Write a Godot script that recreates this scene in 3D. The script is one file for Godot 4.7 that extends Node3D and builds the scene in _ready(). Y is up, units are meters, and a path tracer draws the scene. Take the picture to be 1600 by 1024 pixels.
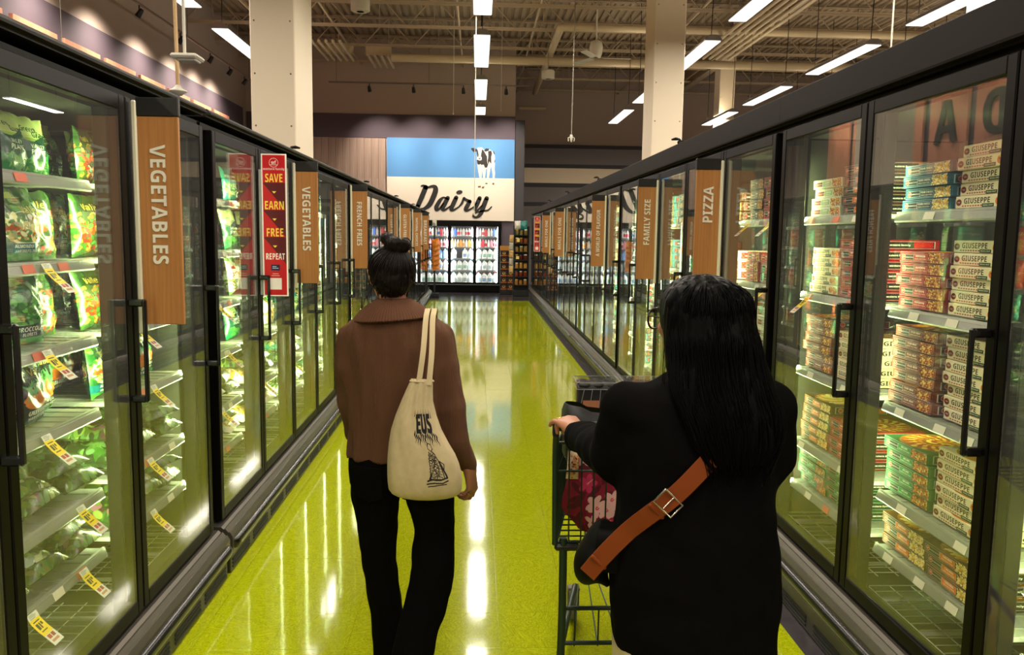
extends Node3D
# A supermarket freezer aisle: two facing runs of glass-door freezers on a lime tile floor, a dairy cooler at the end, two shoppers and a cart.

var rng := RandomNumberGenerator.new()
var mats := {}
var taken := {}
var font_bold: SystemFont
var ts: TextServer
var font_rids: Array
const XL := -1.225      # door plane of the west freezers
const XR := 1.45        # door plane of the east freezers

# ------------------------------------------------------------------ mesh builder
class MB:
	var v := PackedVector3Array()
	var n := PackedVector3Array()
	var t := PackedVector2Array()
	var idx := PackedInt32Array()
	var T := Transform3D()

	func tri(a: Vector3, b: Vector3, c: Vector3, nn: Vector3, ua := Vector2.ZERO, ub := Vector2.ZERO, uc := Vector2.ZERO) -> void:
		var i := v.size()
		var w: Vector3 = (T.basis * nn).normalized()
		v.push_back(T * a); v.push_back(T * b); v.push_back(T * c)
		n.push_back(w); n.push_back(w); n.push_back(w)
		t.push_back(ua); t.push_back(ub); t.push_back(uc)
		if ((b - a).cross(c - a)).dot(nn) > 0.0:
			idx.append_array(PackedInt32Array([i, i + 2, i + 1]))
		else:
			idx.append_array(PackedInt32Array([i, i + 1, i + 2]))

	# a quad whose corners go round; uv runs a(0,0) b(1,0) c(1,1) d(0,1) within the given rectangle
	func quad(a: Vector3, b: Vector3, c: Vector3, d: Vector3, nn: Vector3, uv := Rect2(0, 0, 1, 1)) -> void:
		var u0 := uv.position
		var u1 := uv.end
		tri(a, b, c, nn, u0, Vector2(u1.x, u0.y), u1)
		tri(a, c, d, nn, u0, u1, Vector2(u0.x, u1.y))

	# a box with chamfered edges; uvs: face number (0 +z, 1 -z, 2 +x, 3 -x, 4 +y, 5 -y) to rectangle
	func box(c: Vector3, s: Vector3, bev := 0.0, uvs := {}, bas := Basis()) -> void:
		var keep := T
		T = T * Transform3D(bas, c)
		var h := s * 0.5
		var b := minf(bev, minf(h.x, minf(h.y, h.z)) * 0.9)
		var full := Rect2(0, 0, 1, 1)
		var x := h.x; var y := h.y; var z := h.z
		var xi := x - b; var yi := y - b; var zi := z - b
		quad(Vector3(-xi, yi, z), Vector3(xi, yi, z), Vector3(xi, -yi, z), Vector3(-xi, -yi, z), Vector3(0, 0, 1), uvs.get(0, full))
		quad(Vector3(xi, yi, -z), Vector3(-xi, yi, -z), Vector3(-xi, -yi, -z), Vector3(xi, -yi, -z), Vector3(0, 0, -1), uvs.get(1, full))
		quad(Vector3(x, yi, zi), Vector3(x, yi, -zi), Vector3(x, -yi, -zi), Vector3(x, -yi, zi), Vector3(1, 0, 0), uvs.get(2, full))
		quad(Vector3(-x, yi, -zi), Vector3(-x, yi, zi), Vector3(-x, -yi, zi), Vector3(-x, -yi, -zi), Vector3(-1, 0, 0), uvs.get(3, full))
		quad(Vector3(-xi, y, -zi), Vector3(xi, y, -zi), Vector3(xi, y, zi), Vector3(-xi, y, zi), Vector3(0, 1, 0), uvs.get(4, full))
		quad(Vector3(-xi, -y, zi), Vector3(xi, -y, zi), Vector3(xi, -y, -zi), Vector3(-xi, -y, -zi), Vector3(0, -1, 0), uvs.get(5, full))
		if b > 0.0:
			var p := Rect2(0.02, 0.02, 0.01, 0.01)
			if uvs.has(9): p = uvs[9]
			for sx in [-1.0, 1.0]:
				for sy in [-1.0, 1.0]:
					quad(Vector3(sx * xi, sy * y, zi), Vector3(sx * x, sy * yi, zi), Vector3(sx * x, sy * yi, -zi), Vector3(sx * xi, sy * y, -zi), Vector3(sx, sy, 0), p)
				for sz in [-1.0, 1.0]:
					quad(Vector3(sx * xi, yi, sz * z), Vector3(sx * x, yi, sz * zi), Vector3(sx * x, -yi, sz * zi), Vector3(sx * xi, -yi, sz * z), Vector3(sx, 0, sz), p)
					for sy in [-1.0, 1.0]:
						tri(Vector3(sx * xi, sy * yi, sz * z), Vector3(sx * x, sy * yi, sz * zi), Vector3(sx * xi, sy * y, sz * zi), Vector3(sx, sy, sz), p.position, p.position, p.position)
			for sy in [-1.0, 1.0]:
				for sz in [-1.0, 1.0]:
					quad(Vector3(xi, sy * y, sz * zi), Vector3(xi, sy * yi, sz * z), Vector3(-xi, sy * yi, sz * z), Vector3(-xi, sy * y, sz * zi), Vector3(0, sy, sz), p)
		T = keep

	# a polygon in (z, y) swept along x, closed at both ends
	func extr(poly: PackedVector2Array, x0: float, x1: float, caps := true) -> void:
		var area := 0.0
		for i in poly.size():
			var p := poly[i]; var q := poly[(i + 1) % poly.size()]
			area += p.x * q.y - q.x * p.y
		var sg := 1.0 if area > 0.0 else -1.0
		for i in poly.size():
			var p := poly[i]; var q := poly[(i + 1) % poly.size()]
			var e := (q - p).normalized()
			var nn := Vector3(0, -e.x, e.y) * sg
			quad(Vector3(x0, p.y, p.x), Vector3(x1, p.y, p.x), Vector3(x1, q.y, q.x), Vector3(x0, q.y, q.x), nn)
		if caps:
			var tr := Geometry2D.triangulate_polygon(poly)
			for k in range(0, tr.size(), 3):
				var a := poly[tr[k]]; var b := poly[tr[k + 1]]; var c := poly[tr[k + 2]]
				tri(Vector3(x0, a.y, a.x), Vector3(x0, b.y, b.x), Vector3(x0, c.y, c.x), Vector3(-1, 0, 0))
				tri(Vector3(x1, a.y, a.x), Vector3(x1, b.y, b.x), Vector3(x1, c.y, c.x), Vector3(1, 0, 0))

	# a polygon in (x, y) given a thickness along z
	func prism(poly: PackedVector2Array, z0: float, z1: float) -> void:
		var area := 0.0
		for i in poly.size():
			var p := poly[i]; var q := poly[(i + 1) % poly.size()]
			area += p.x * q.y - q.x * p.y
		var sg := 1.0 if area > 0.0 else -1.0
		for i in poly.size():
			var p := poly[i]; var q := poly[(i + 1) % poly.size()]
			var e := (q - p).normalized()
			quad(Vector3(p.x, p.y, z0), Vector3(q.x, q.y, z0), Vector3(q.x, q.y, z1), Vector3(p.x, p.y, z1), Vector3(e.y, -e.x, 0) * sg)
		var tr := Geometry2D.triangulate_polygon(poly)
		for k in range(0, tr.size(), 3):
			var a := poly[tr[k]]; var b := poly[tr[k + 1]]; var c := poly[tr[k + 2]]
			tri(Vector3(a.x, a.y, z1), Vector3(b.x, b.y, z1), Vector3(c.x, c.y, z1), Vector3(0, 0, 1))
			tri(Vector3(a.x, a.y, z0), Vector3(b.x, b.y, z0), Vector3(c.x, c.y, z0), Vector3(0, 0, -1))

	# smooth grid of points, rows x cols; wrap joins the last column to the first; side +1 or -1 turns the faces
	func grid(pts: Array, uvs: Array, wrap := false, side := 1.0) -> void:
		var rows := pts.size()
		var cols: int = pts[0].size()
		var base := v.size()
		for r in rows:
			for c in cols:
				var c1: int = (c + 1) % cols if wrap else mini(c + 1, cols - 1)
				var c0: int = (c + cols - 1) % cols if wrap else maxi(c - 1, 0)
				var r1: int = mini(r + 1, rows - 1)
				var r0: int = maxi(r - 1, 0)
				var du: Vector3 = pts[r][c1] - pts[r][c0]
				var dv: Vector3 = pts[r1][c] - pts[r0][c]
				var nn := du.cross(dv) * side
				if nn.length_squared() < 1e-16:
					nn = Vector3.UP
				v.push_back(T * (pts[r][c] as Vector3))
				n.push_back((T.basis * nn).normalized())
				t.push_back(uvs[r][c] if uvs.size() else Vector2(float(c) / cols, float(r) / rows))
		for r in rows - 1:
			for c in (cols if wrap else cols - 1):
				var a: int = base + r * cols + c
				var b: int = base + r * cols + (c + 1) % cols
				var d: int = a + cols
				var e: int = b + cols
				if side > 0.0:
					idx.append_array(PackedInt32Array([a, e, b, a, d, e]))
				else:
					idx.append_array(PackedInt32Array([a, b, e, a, e, d]))

	func tube(path: Array, rad, sides := 8, caps := true) -> void:
		var up := Vector3.UP
		var d0: Vector3 = (path[1] - path[0]).normalized()
		if absf(d0.dot(up)) > 0.9: up = Vector3.RIGHT
		var side := d0.cross(up).normalized()
		var rows := []
		var last := d0
		for i in path.size():
			var d: Vector3
			if i == 0: d = d0
			elif i == path.size() - 1: d = (path[i] - path[i - 1]).normalized()
			else: d = ((path[i + 1] - path[i]).normalized() + (path[i] - path[i - 1]).normalized()).normalized()
			if d.length_squared() < 0.5: d = last
			if last.dot(d) < 0.9999 and last.dot(d) > -0.999:
				var q := Quaternion(last, d)
				side = q * side
			last = d
			var up2 := side.cross(d).normalized()
			var r: float = rad[i] if rad is Array or rad is PackedFloat32Array else rad
			var row := []
			for k in sides:
				var a := TAU * k / sides
				row.append(path[i] + side * cos(a) * r + up2 * sin(a) * r)
			rows.append(row)
		grid(rows, [], true, -1.0)
		if caps:
			for e in [0, path.size() - 1]:
				var d: Vector3 = (path[1] - path[0]).normalized() * -1.0 if e == 0 else (path[e] - path[e - 1]).normalized()
				for k in sides:
					tri(path[e], rows[e][k], rows[e][(k + 1) % sides], d)

	# profile of (radius, height) turned round the y axis
	func lathe(prof: Array, sides := 16) -> void:
		var rows := []
		for p in prof:
			var row := []
			for k in sides:
				var a := TAU * k / sides
				row.append(Vector3(cos(a) * p.x, p.y, sin(a) * p.x))
			rows.append(row)
		grid(rows, [], true, -1.0)

	func mesh() -> ArrayMesh:
		var a := []
		a.resize(Mesh.ARRAY_MAX)
		a[Mesh.ARRAY_VERTEX] = v
		a[Mesh.ARRAY_NORMAL] = n
		a[Mesh.ARRAY_TEX_UV] = t
		a[Mesh.ARRAY_INDEX] = idx
		var m := ArrayMesh.new()
		m.add_surface_from_arrays(Mesh.PRIMITIVE_TRIANGLES, a)
		return m

# ------------------------------------------------------------------ naming and tagging
func numbered(parent: Node, called: String) -> String:
	var key := str(parent.get_instance_id()) + called
	var k: int = taken.get(key, 0)
	taken[key] = k + 1
	return called if k == 0 else "%s_%03d" % [called, k]

func obj(called: String, m: Mesh, mat: Material, parent: Node = self, xf := Transform3D()) -> MeshInstance3D:
	var o := MeshInstance3D.new()
	o.name = numbered(parent, called)
	o.mesh = m
	o.material_override = mat
	o.transform = xf
	parent.add_child(o, true)
	return o

func thing(called: String, label: String, category: String, xf := Transform3D(), group := "") -> Node3D:
	var o := Node3D.new()
	o.name = numbered(self, called)
	o.transform = xf
	add_child(o, true)
	tag(o, label, category, group)
	return o

func tag(o: Node, label: String, category: String, group := "", kind := "") -> Node:
	o.set_meta("label", label)
	o.set_meta("category", category)
	if group: o.set_meta("group", group)
	if kind: o.set_meta("kind", kind)
	return o

func struct(called: String, m: Mesh, mat: Material, label: String, category: String, xf := Transform3D()) -> MeshInstance3D:
	var o := obj(called, m, mat, self, xf)
	tag(o, label, category, "", "structure")
	return o

func at(x: float, y: float, z: float, turn := 0.0) -> Transform3D:
	return Transform3D(Basis(Vector3.UP, turn), Vector3(x, y, z))

func cbox(s: Vector3, bev := 0.0, uvs := {}) -> ArrayMesh:
	var b := MB.new()
	b.box(Vector3.ZERO, s, bev, uvs)
	return b.mesh()

# ------------------------------------------------------------------ materials and textures
func mat(key: String, c: Color, rough := 0.6, metal := 0.0) -> StandardMaterial3D:
	if mats.has(key): return mats[key]
	var m := StandardMaterial3D.new()
	m.resource_name = key
	m.albedo_color = c
	m.roughness = rough
	m.metallic = metal
	mats[key] = m
	return m

func tex_mat(key: String, img: Image, rough := 0.5, tri := 0.0, world := false) -> StandardMaterial3D:
	var m := mat(key, Color.WHITE, rough)
	m.albedo_texture = ImageTexture.create_from_image(img)
	if tri > 0.0:
		m.uv1_triplanar = true
		m.uv1_world_triplanar = world
		m.uv1_scale = Vector3.ONE * tri
	return m

func glow(key: String, c: Color, e: float) -> StandardMaterial3D:
	if mats.has(key): return mats[key]
	var m := mat(key, c, 0.5)
	m.emission_enabled = true
	m.emission = c
	m.emission_energy_multiplier = e
	return m

func bump(m: StandardMaterial3D, img: Image, cm: float, scale := 1.0, world := false) -> void:
	m.heightmap_enabled = true
	m.heightmap_texture = ImageTexture.create_from_image(img)
	m.heightmap_scale = cm
	if scale > 0.0:
		m.uv1_triplanar = true
		m.uv1_world_triplanar = world
		m.uv1_scale = Vector3.ONE * scale

func noise_img(w: int, h: int, freq: float, seed_: int, sx := 1.0, sy := 1.0, oct := 3) -> Image:
	# a seamless grey noise
	var f := FastNoiseLite.new()
	f.seed = seed_
	f.noise_type = FastNoiseLite.TYPE_SIMPLEX_SMOOTH
	f.frequency = freq
	f.fractal_octaves = oct
	var im := Image.create_empty(w, h, false, Image.FORMAT_RGB8)
	for y in h:
		var ay := TAU * y / h
		for x in w:
			var ax := TAU * x / w
			var k := f.get_noise_3d((cos(ax) + sin(ax) * 1.7) * w * sx / TAU, (sin(ax) + cos(ay)) * w * sx / TAU, sin(ay) * h * sy / TAU) * 0.5 + 0.5
			im.set_pixel(x, y, Color(k, k, k))
	return im

func wood_img(a: Color, b: Color, w: int, h: int, seed_: int, fine := 1.0) -> Image:
	# long vertical grain
	var f := FastNoiseLite.new()
	f.seed = seed_
	f.frequency = 1.0
	f.fractal_octaves = 4
	var im := Image.create_empty(w, h, false, Image.FORMAT_RGB8)
	for y in h:
		for x in w:
			var u := float(x) / w
			var v := float(y) / h
			var warp := f.get_noise_2d(u * 2.0, v * 1.3 + 7.0) * 0.25
			var g := f.get_noise_2d((u + warp * 0.2) * 9.0 * fine, v * 0.9) * 0.5 + 0.5
			var s := f.get_noise_2d(u * 70.0 * fine, v * 4.0 + 31.0) * 0.5 + 0.5
			im.set_pixel(x, y, a.lerp(b, clampf(g * 0.75 + s * 0.35 - 0.1, 0, 1)))
	return im

# drawing on images
func ell(im: Image, cx: float, cy: float, rx: float, ry: float, c: Color, rot := 0.0) -> void:
	var r := maxf(rx, ry)
	var cs := cos(rot); var sn := sin(rot)
	for y in range(maxi(0, int(cy - r)), mini(im.get_height(), int(cy + r) + 2)):
		for x in range(maxi(0, int(cx - r)), mini(im.get_width(), int(cx + r) + 2)):
			var dx := x + 0.5 - cx; var dy := y + 0.5 - cy
			var a := (dx * cs + dy * sn) / rx
			var b := (-dx * sn + dy * cs) / ry
			var d := a * a + b * b
			if d < 1.0:
				im.set_pixel(x, y, c if c.a >= 1.0 else im.get_pixel(x, y).lerp(Color(c, 1.0), c.a))

func rect(im: Image, x: float, y: float, w: float, h: float, c: Color) -> void:
	im.fill_rect(Rect2i(int(x), int(y), int(w), int(h)), c)

func write(im: Image, s: String, cx: float, cy: float, size: int, c: Color, squeeze := 1.0, turned := false) -> void:
	# a line of lettering centred on (cx, cy)
	var sh := ts.create_shaped_text()
	ts.shaped_text_add_string(sh, s, font_rids, size)
	ts.shaped_text_shape(sh)
	var gl := ts.shaped_text_get_glyphs(sh)
	var total := 0.0
	for g in gl: total += float(g.advance)
	var pen := -total * 0.5
	for g in gl:
		var key := Vector2i(size, 0)
		ts.font_render_glyph(g.font_rid, key, g.index)
		var ti := ts.font_get_glyph_texture_idx(g.font_rid, key, g.index)
		if ti >= 0:
			var uv: Rect2 = ts.font_get_glyph_uv_rect(g.font_rid, key, g.index)
			var off: Vector2 = ts.font_get_glyph_offset(g.font_rid, key, g.index)
			var src: Image = ts.font_get_texture_image(g.font_rid, key, ti)
			for yy in int(uv.size.y):
				for xx in int(uv.size.x):
					var al: float = src.get_pixel(int(uv.position.x) + xx, int(uv.position.y) + yy).a
					if al < 0.2: continue
					var lx := (pen + off.x + xx) * squeeze
					var ly := off.y + yy + size * 0.36
					var px := int(round(cx + (ly * -1.0 if turned else lx)))
					var py := int(round(cy + (lx if turned else ly)))
					if px >= 0 and py >= 0 and px < im.get_width() and py < im.get_height():
						im.set_pixel(px, py, im.get_pixel(px, py).lerp(c, al))
		pen += float(g.advance)
	ts.free_rid(sh)

func text_mesh(s: String, height: float, depth := 0.004) -> TextMesh:
	var t := TextMesh.new()
	t.font = font_bold
	t.text = s
	t.font_size = 64
	t.pixel_size = height / 46.0
	t.depth = depth
	t.curve_step = 2.0
	return t

func nth_word(k: int) -> String:
	return ["first", "second", "third", "fourth", "fifth", "sixth", "seventh", "eighth", "ninth", "tenth", "eleventh", "twelfth"][k]

func pick(a: Array):
	return a[rng.randi() % a.size()]

func _ready() -> void:
	# ---- camera
	var cam := Camera3D.new()
	cam.name = "camera"
	cam.fov = rad_to_deg(2.0 * atan(512.0 / 1270.0))
	cam.near = 0.05
	cam.far = 80.0
	var fwd := Vector3(-54, 145, -1270).normalized()                 # world -z as the lens sees it
	var upv := Vector3(0.0139, 1.0, (145.0 - 54.0 * 0.0139) / 1270.0).normalized()
	var rgt := fwd.cross(upv)
	cam.transform = Transform3D(Basis(rgt, upv, -fwd).transposed(), Vector3(0, 1.65, 0))
	add_child(cam)
	cam.current = true
	# ---- environment: a closed room, so the sky is black
	var env := Environment.new()
	env.background_mode = Environment.BG_COLOR
	env.background_color = Color.BLACK
	env.tonemap_mode = Environment.TONE_MAPPER_LINEAR
	env.tonemap_exposure = 1.0
	env.sdfgi_enabled = true
	env.ssao_enabled = true
	env.ssil_enabled = true
	var we := WorldEnvironment.new()
	we.name = "environment"
	we.environment = env
	add_child(we)
	# ---- strengths of the lights that the builders below place
	lamp_power = 9.0          # hanging ceiling fixtures
	uplight_power = 1.6        # the slots on top of those fixtures
	spot_power = 22.0          # track heads washing the walls
	led_power = 1.0           # strips inside the freezers
	dairy_power = 2.2           # strips inside the dairy cooler

	rng.seed = 20240
	ts = TextServerManager.get_primary_interface()
	font_bold = SystemFont.new()
	font_bold.font_names = PackedStringArray(["Droid Sans"])
	font_bold.font_weight = 700
	font_rids = font_bold.get_rids()

	build_floor()
	build_walls()
	build_ceiling()
	build_ceiling_lights()
	build_wall_art()
	build_freezers()
	build_signs()
	build_products()
	build_dairy()
	build_far_displays()
	build_hanging_things()
	build_cart()
	build_woman_in_sweater()
	build_woman_in_coat()

var lamp_power := 1.0
var spot_power := 1.0
var uplight_power := 1.0
var led_power := 1.0
var dairy_power := 1.0

# ------------------------------------------------------------------ the room
func build_floor() -> void:
	var slab := MB.new()
	slab.box(Vector3(3.5, -0.103, -11.5), Vector3(21.0, 0.2, 34.0), 0.0)
	var fl := struct("floor", slab.mesh(), tex_mat("grey_floor", floor_grey(), 0.16, 0.8, true), "dark grey polished store floor seen at the far end of the aisle", "floor")
	# lime vinyl tiles, a grid of 305 mm squares
	var tones := []
	for k in 4:
		var m := tex_mat("lime_tile_%d" % k, tile_img(k), 0.07, 1.9, false)
		m.uv1_offset = Vector3(k * 0.31, 0, k * 0.17)
		var nb := noise_img(128, 128, 0.06, 50 + k)
		bump(m, nb, 0.008, 1.9, false)
		tones.append(m)
	var tm := cbox(Vector3(0.3043, 0.003, 0.3043), 0.0003)
	var singles := 0
	var rest := []
	var r2 := RandomNumberGenerator.new()
	r2.seed = 5
	for i in range(6, -64, -1):
		for j in range(-3, 7):
			var x := -0.508 - 0.1525 + j * 0.305
			var z := -3.10 + 0.1525 + i * 0.305
			var xf := at(x, -0.0015 + r2.randf() * 0.0004, z, PI / 2 * (r2.randi() % 4))
			var tone: int = r2.randi() % 4
			if z < -2.55 and singles < 290:
				singles += 1
				obj("floor_tile", tm, tones[tone], fl, xf)
			elif z > -20.35:
				rest.append(xf)
	var mm := MultiMesh.new()
	mm.transform_format = MultiMesh.TRANSFORM_3D
	mm.mesh = tm
	mm.instance_count = rest.size()
	for k in rest.size(): mm.set_instance_transform(k, rest[k])
	var mi := MultiMeshInstance3D.new()
	mi.name = "far_tiles"
	mi.multimesh = mm
	mi.material_override = tones[0]
	mi.set_meta("kind", "stuff")
	fl.add_child(mi)

func tile_img(k: int) -> Image:
	var im := Image.create_empty(192, 192, false, Image.FORMAT_RGB8)
	var f := FastNoiseLite.new()
	f.seed = 11 + k
	f.frequency = 1.0
	f.fractal_octaves = 3
	var a := Color(0.56, 0.60, 0.01)
	var b := Color(0.77, 0.81, 0.10)
	for y in 192:
		for x in 192:
			var w := sin(TAU * x / 192.0); var c := cos(TAU * x / 192.0)
			var w2 := sin(TAU * y / 192.0); var c2 := cos(TAU * y / 192.0)
			var s := f.get_noise_3d(w * 2.4 + c2 * 7.0, c * 2.4 + w2 * 7.0, w2 * 6.0) * 0.5 + 0.5
			var d := f.get_noise_3d(w * 9.0 + c2 * 26.0, c * 9.0 + w2 * 26.0, 9.0) * 0.5 + 0.5
			im.set_pixel(x, y, a.lerp(b, clampf(s * 0.5 + (d - 0.5) * 1.9 + 0.25, 0, 1)))
	return im

func floor_grey() -> Image:
	var im := Image.create_empty(128, 128, false, Image.FORMAT_RGB8)
	var f := FastNoiseLite.new()
	f.seed = 3
	f.frequency = 0.06
	for y in 128:
		for x in 128:
			var k := f.get_noise_2d(x, y) * 0.03
			im.set_pixel(x, y, Color(0.27 + k, 0.25 + k, 0.26 + k))
	return im

func build_walls() -> void:
	var grey := mat("wall_grey_brown", Color(0.68, 0.62, 0.57), 0.8)
	var plum := mat("wall_plum_band", Color(0.33, 0.29, 0.325), 0.75)
	bump(grey, noise_img(128, 128, 0.2, 8), 0.05, 0.7, true)
	# west wall with its dark band
	var w := MB.new()
	w.box(Vector3(-6.68, 3.6, -11.5), Vector3(0.3, 7.2, 34.0))
	struct("wall_west", w.mesh(), grey, "long grey brown side wall above the west freezers", "wall")
	var b := MB.new()
	b.box(Vector3(-6.518, 2.525, -11.0), Vector3(0.024, 5.05, 24.6))
	struct("trim_1", b.mesh(), plum, "dark plum band painted along the lower side wall", "wall band")
	# dairy wall
	w = MB.new()
	w.box(Vector3(-2.75, 4.63, -23.9), Vector3(7.6, 5.14, 0.5))
	w.box(Vector3(-4.42, 1.03, -23.9), Vector3(4.26, 2.06, 0.5))
	w.box(Vector3(0.87, 1.03, -23.9), Vector3(0.36, 2.06, 0.5))
	struct("wall_dairy", w.mesh(), grey, "grey brown end wall that carries the dairy board", "wall")
	b = MB.new()
	b.box(Vector3(-2.73, 4.67, -23.63), Vector3(7.55, 0.66, 0.04))
	b.box(Vector3(-4.42, 1.02, -23.63), Vector3(4.2, 2.04, 0.04))
	b.box(Vector3(0.87, 1.02, -23.63), Vector3(0.34, 2.04, 0.04))
	struct("trim_2", b.mesh(), plum, "dark plum band across the end wall above the blue board", "wall band")
	# return wall beside the opening and the further wall behind it
	w = MB.new()
	w.box(Vector3(0.9, 3.6, -25.8), Vector3(0.3, 7.2, 3.8))
	struct("wall_return", w.mesh(), grey, "short return wall behind the dairy wall edge", "wall")
	w = MB.new()
	w.box(Vector3(7.5, 3.6, -27.65), Vector3(13.0, 7.2, 0.3))
	struct("wall_far", w.mesh(), grey, "far brown wall with horizontal bands behind the east freezers", "wall")
	var dark := mat("band_dark", Color(0.20, 0.19, 0.20), 0.7)
	var mid := mat("band_mid", Color(0.43, 0.405, 0.40), 0.7)
	var cream := mat("band_cream", Color(0.86, 0.79, 0.67), 0.7)
	var bands := [[4.55, 4.66, dark, "uppermost dark rail"], [4.02, 4.55, mid, "upper grey board"], [3.90, 4.02, dark, "dark rail above the cream board"], [3.40, 3.90, cream, "cream board"], [3.27, 3.40, dark, "dark rail below the cream board"], [2.76, 3.27, mid, "lower grey board"], [2.64, 2.76, dark, "dark rail above the bottom board"], [0.0, 2.64, mid, "bottom grey board"]]
	for k in bands.size():
		var q: Array = bands[k]
		b = MB.new()
		var proud := 0.07 if q[2] == dark else 0.04
		b.box(Vector3(7.6, (q[0] + q[1]) * 0.5, -27.5 + proud * 0.5), Vector3(12.2, q[1] - q[0], proud), 0.005)
		struct("trim_%d" % (k + 3), b.mesh(), q[2], q[3] + " across the far wall right of the dairy sign", "wall board")
	b = MB.new()
	b.box(Vector3(1.19, 2.6, -23.75), Vector3(0.27, 4.6, 0.3), 0.01)
	struct("trim_11", b.mesh(), dark, "narrow dark post at the right edge of the dairy wall", "post")
	w = MB.new()
	w.box(Vector3(14.0, 3.6, -11.5), Vector3(0.3, 7.2, 34.0))
	struct("wall_east", w.mesh(), grey, "grey brown wall far to the east", "wall")
	w = MB.new()
	w.box(Vector3(3.5, 3.6, 5.4), Vector3(21.0, 7.2, 0.3))
	struct("wall_entry", w.mesh(), grey, "wall behind the shoppers", "wall")
	# boxed columns behind the freezer runs
	var paint := mat("column_paint", Color(0.90, 0.84, 0.74), 0.55)
	var screw := mat("column_screw", Color(0.62, 0.57, 0.5), 0.4, 0.5)
	var cols := [[-2.42, -10.45, 0.52, 1.02, "cream boxed column standing behind the west freezers"], [3.02, -13.55, 0.5, 0.72, "cream boxed column standing behind the east freezers"], [6.46, -21.7, 0.40, 0.5, "slim cream column far off between two hanging lamps"], [6.46, -10.4, 0.40, 0.42, "cream column cut off by the top right of the picture"]]
	for c in cols:
		var cb := MB.new()
		cb.box(Vector3(0, 3.05 + 0.25, 0), Vector3(c[2], 6.6, c[3]), 0.012)
		var col := obj("column", cb.mesh(), paint, self, at(c[0], 0.0, c[1]))
		tag(col, c[4], "column", "", "structure")
		for yy in [2.9, 3.5, 4.1, 4.7, 5.3]:
			for xx in [-0.2, 0.2]:
				var sb := MB.new()
				sb.lathe([Vector2(0, 0.004), Vector2(0.011, 0.003), Vector2(0.012, 0.0)], 8)
				obj("screw", sb.mesh(), screw, col, Transform3D(Basis(Vector3.RIGHT, PI / 2), Vector3(xx * c[2] * 2.0, yy, c[3] * 0.5)))

func build_ceiling() -> void:
	var deckm := mat("deck", Color(0.60, 0.53, 0.43), 0.7)
	var steel := mat("joist_steel", Color(0.66, 0.59, 0.49), 0.6)
	# ribbed steel deck, ribs along the aisle
	var poly := PackedVector2Array()
	var x := -6.7
	var top := PackedVector2Array()
	while x < 14.0:
		poly.append(Vector2(x, 7.05)); poly.append(Vector2(x + 0.09, 7.05))
		poly.append(Vector2(x + 0.105, 7.10)); poly.append(Vector2(x + 0.165, 7.10))
		x += 0.18
	poly.append(Vector2(x, 7.2)); poly.append(Vector2(-6.7, 7.2))
	var d := MB.new()
	d.prism(poly, -28.0, 5.6)
	struct("ceiling", d.mesh(), deckm, "ribbed brown steel roof deck over the store", "ceiling")
	# open-web joists across the aisle
	var chord := MB.new()
	for y in [6.32, 6.99]:
		for s in [-1.0, 1.0]:
			chord.box(Vector3(3.65, y, s * 0.035), Vector3(20.6, 0.05, 0.012))
			chord.box(Vector3(3.65, y + (0.022 if y < 6.5 else -0.022), s * 0.055), Vector3(20.6, 0.008, 0.045))
	var cm := chord.mesh()
	var web := MB.new()
	x = -6.6
	var up := false
	while x < 13.6:
		var a := Vector3(x, 6.33 if not up else 6.98, 0)
		var b2 := Vector3(x + 0.62, 6.98 if not up else 6.33, 0)
		web.tube([a, b2], 0.016, 5, false)
		if up: web.tube([Vector3(x, 6.33, 0), Vector3(x, 6.98, 0)], 0.010, 4, false)
		up = not up
		x += 0.62
	var wm := web.mesh()
	var z := -26.9
	var k := 0
	while z < 4.5:
		var j := obj("roof_joist", cm, steel, self, at(0, 0, z))
		tag(j, "open web steel roof joist crossing the aisle under the deck", "roof joist", "roof joists under the deck", "structure")
		obj("web_rods", wm, steel, j)
		z += 1.93
		k += 1
	# girders along the column rows, with conduits beside them
	for gx in [6.46]:
		var g := MB.new()
		g.box(Vector3(gx, 6.28, -11.3), Vector3(0.2, 0.03, 33.0))
		g.box(Vector3(gx, 6.62, -11.3), Vector3(0.02, 0.68, 33.0))
		g.box(Vector3(gx, 6.95, -11.3), Vector3(0.2, 0.03, 33.0))
		var names := {6.46: "steel girder over the distant slim columns"}
		struct("roof_girder", g.mesh(), steel, names[gx], "girder")
	# bridging angles along the aisle
	for bx in [-4.9, -3.3, -0.45, 1.25, 4.6, 6.2, 9.0, 11.0]:
		var g := MB.new()
		g.box(Vector3(bx, 6.36, -11.3), Vector3(0.035, 0.035, 33.0))
		var o := struct("roof_bridging", g.mesh(), steel, "thin steel bridging bar running along under the joists", "bridging bar")
		o.set_meta("group", "bridging bars under the roof joists")

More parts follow.
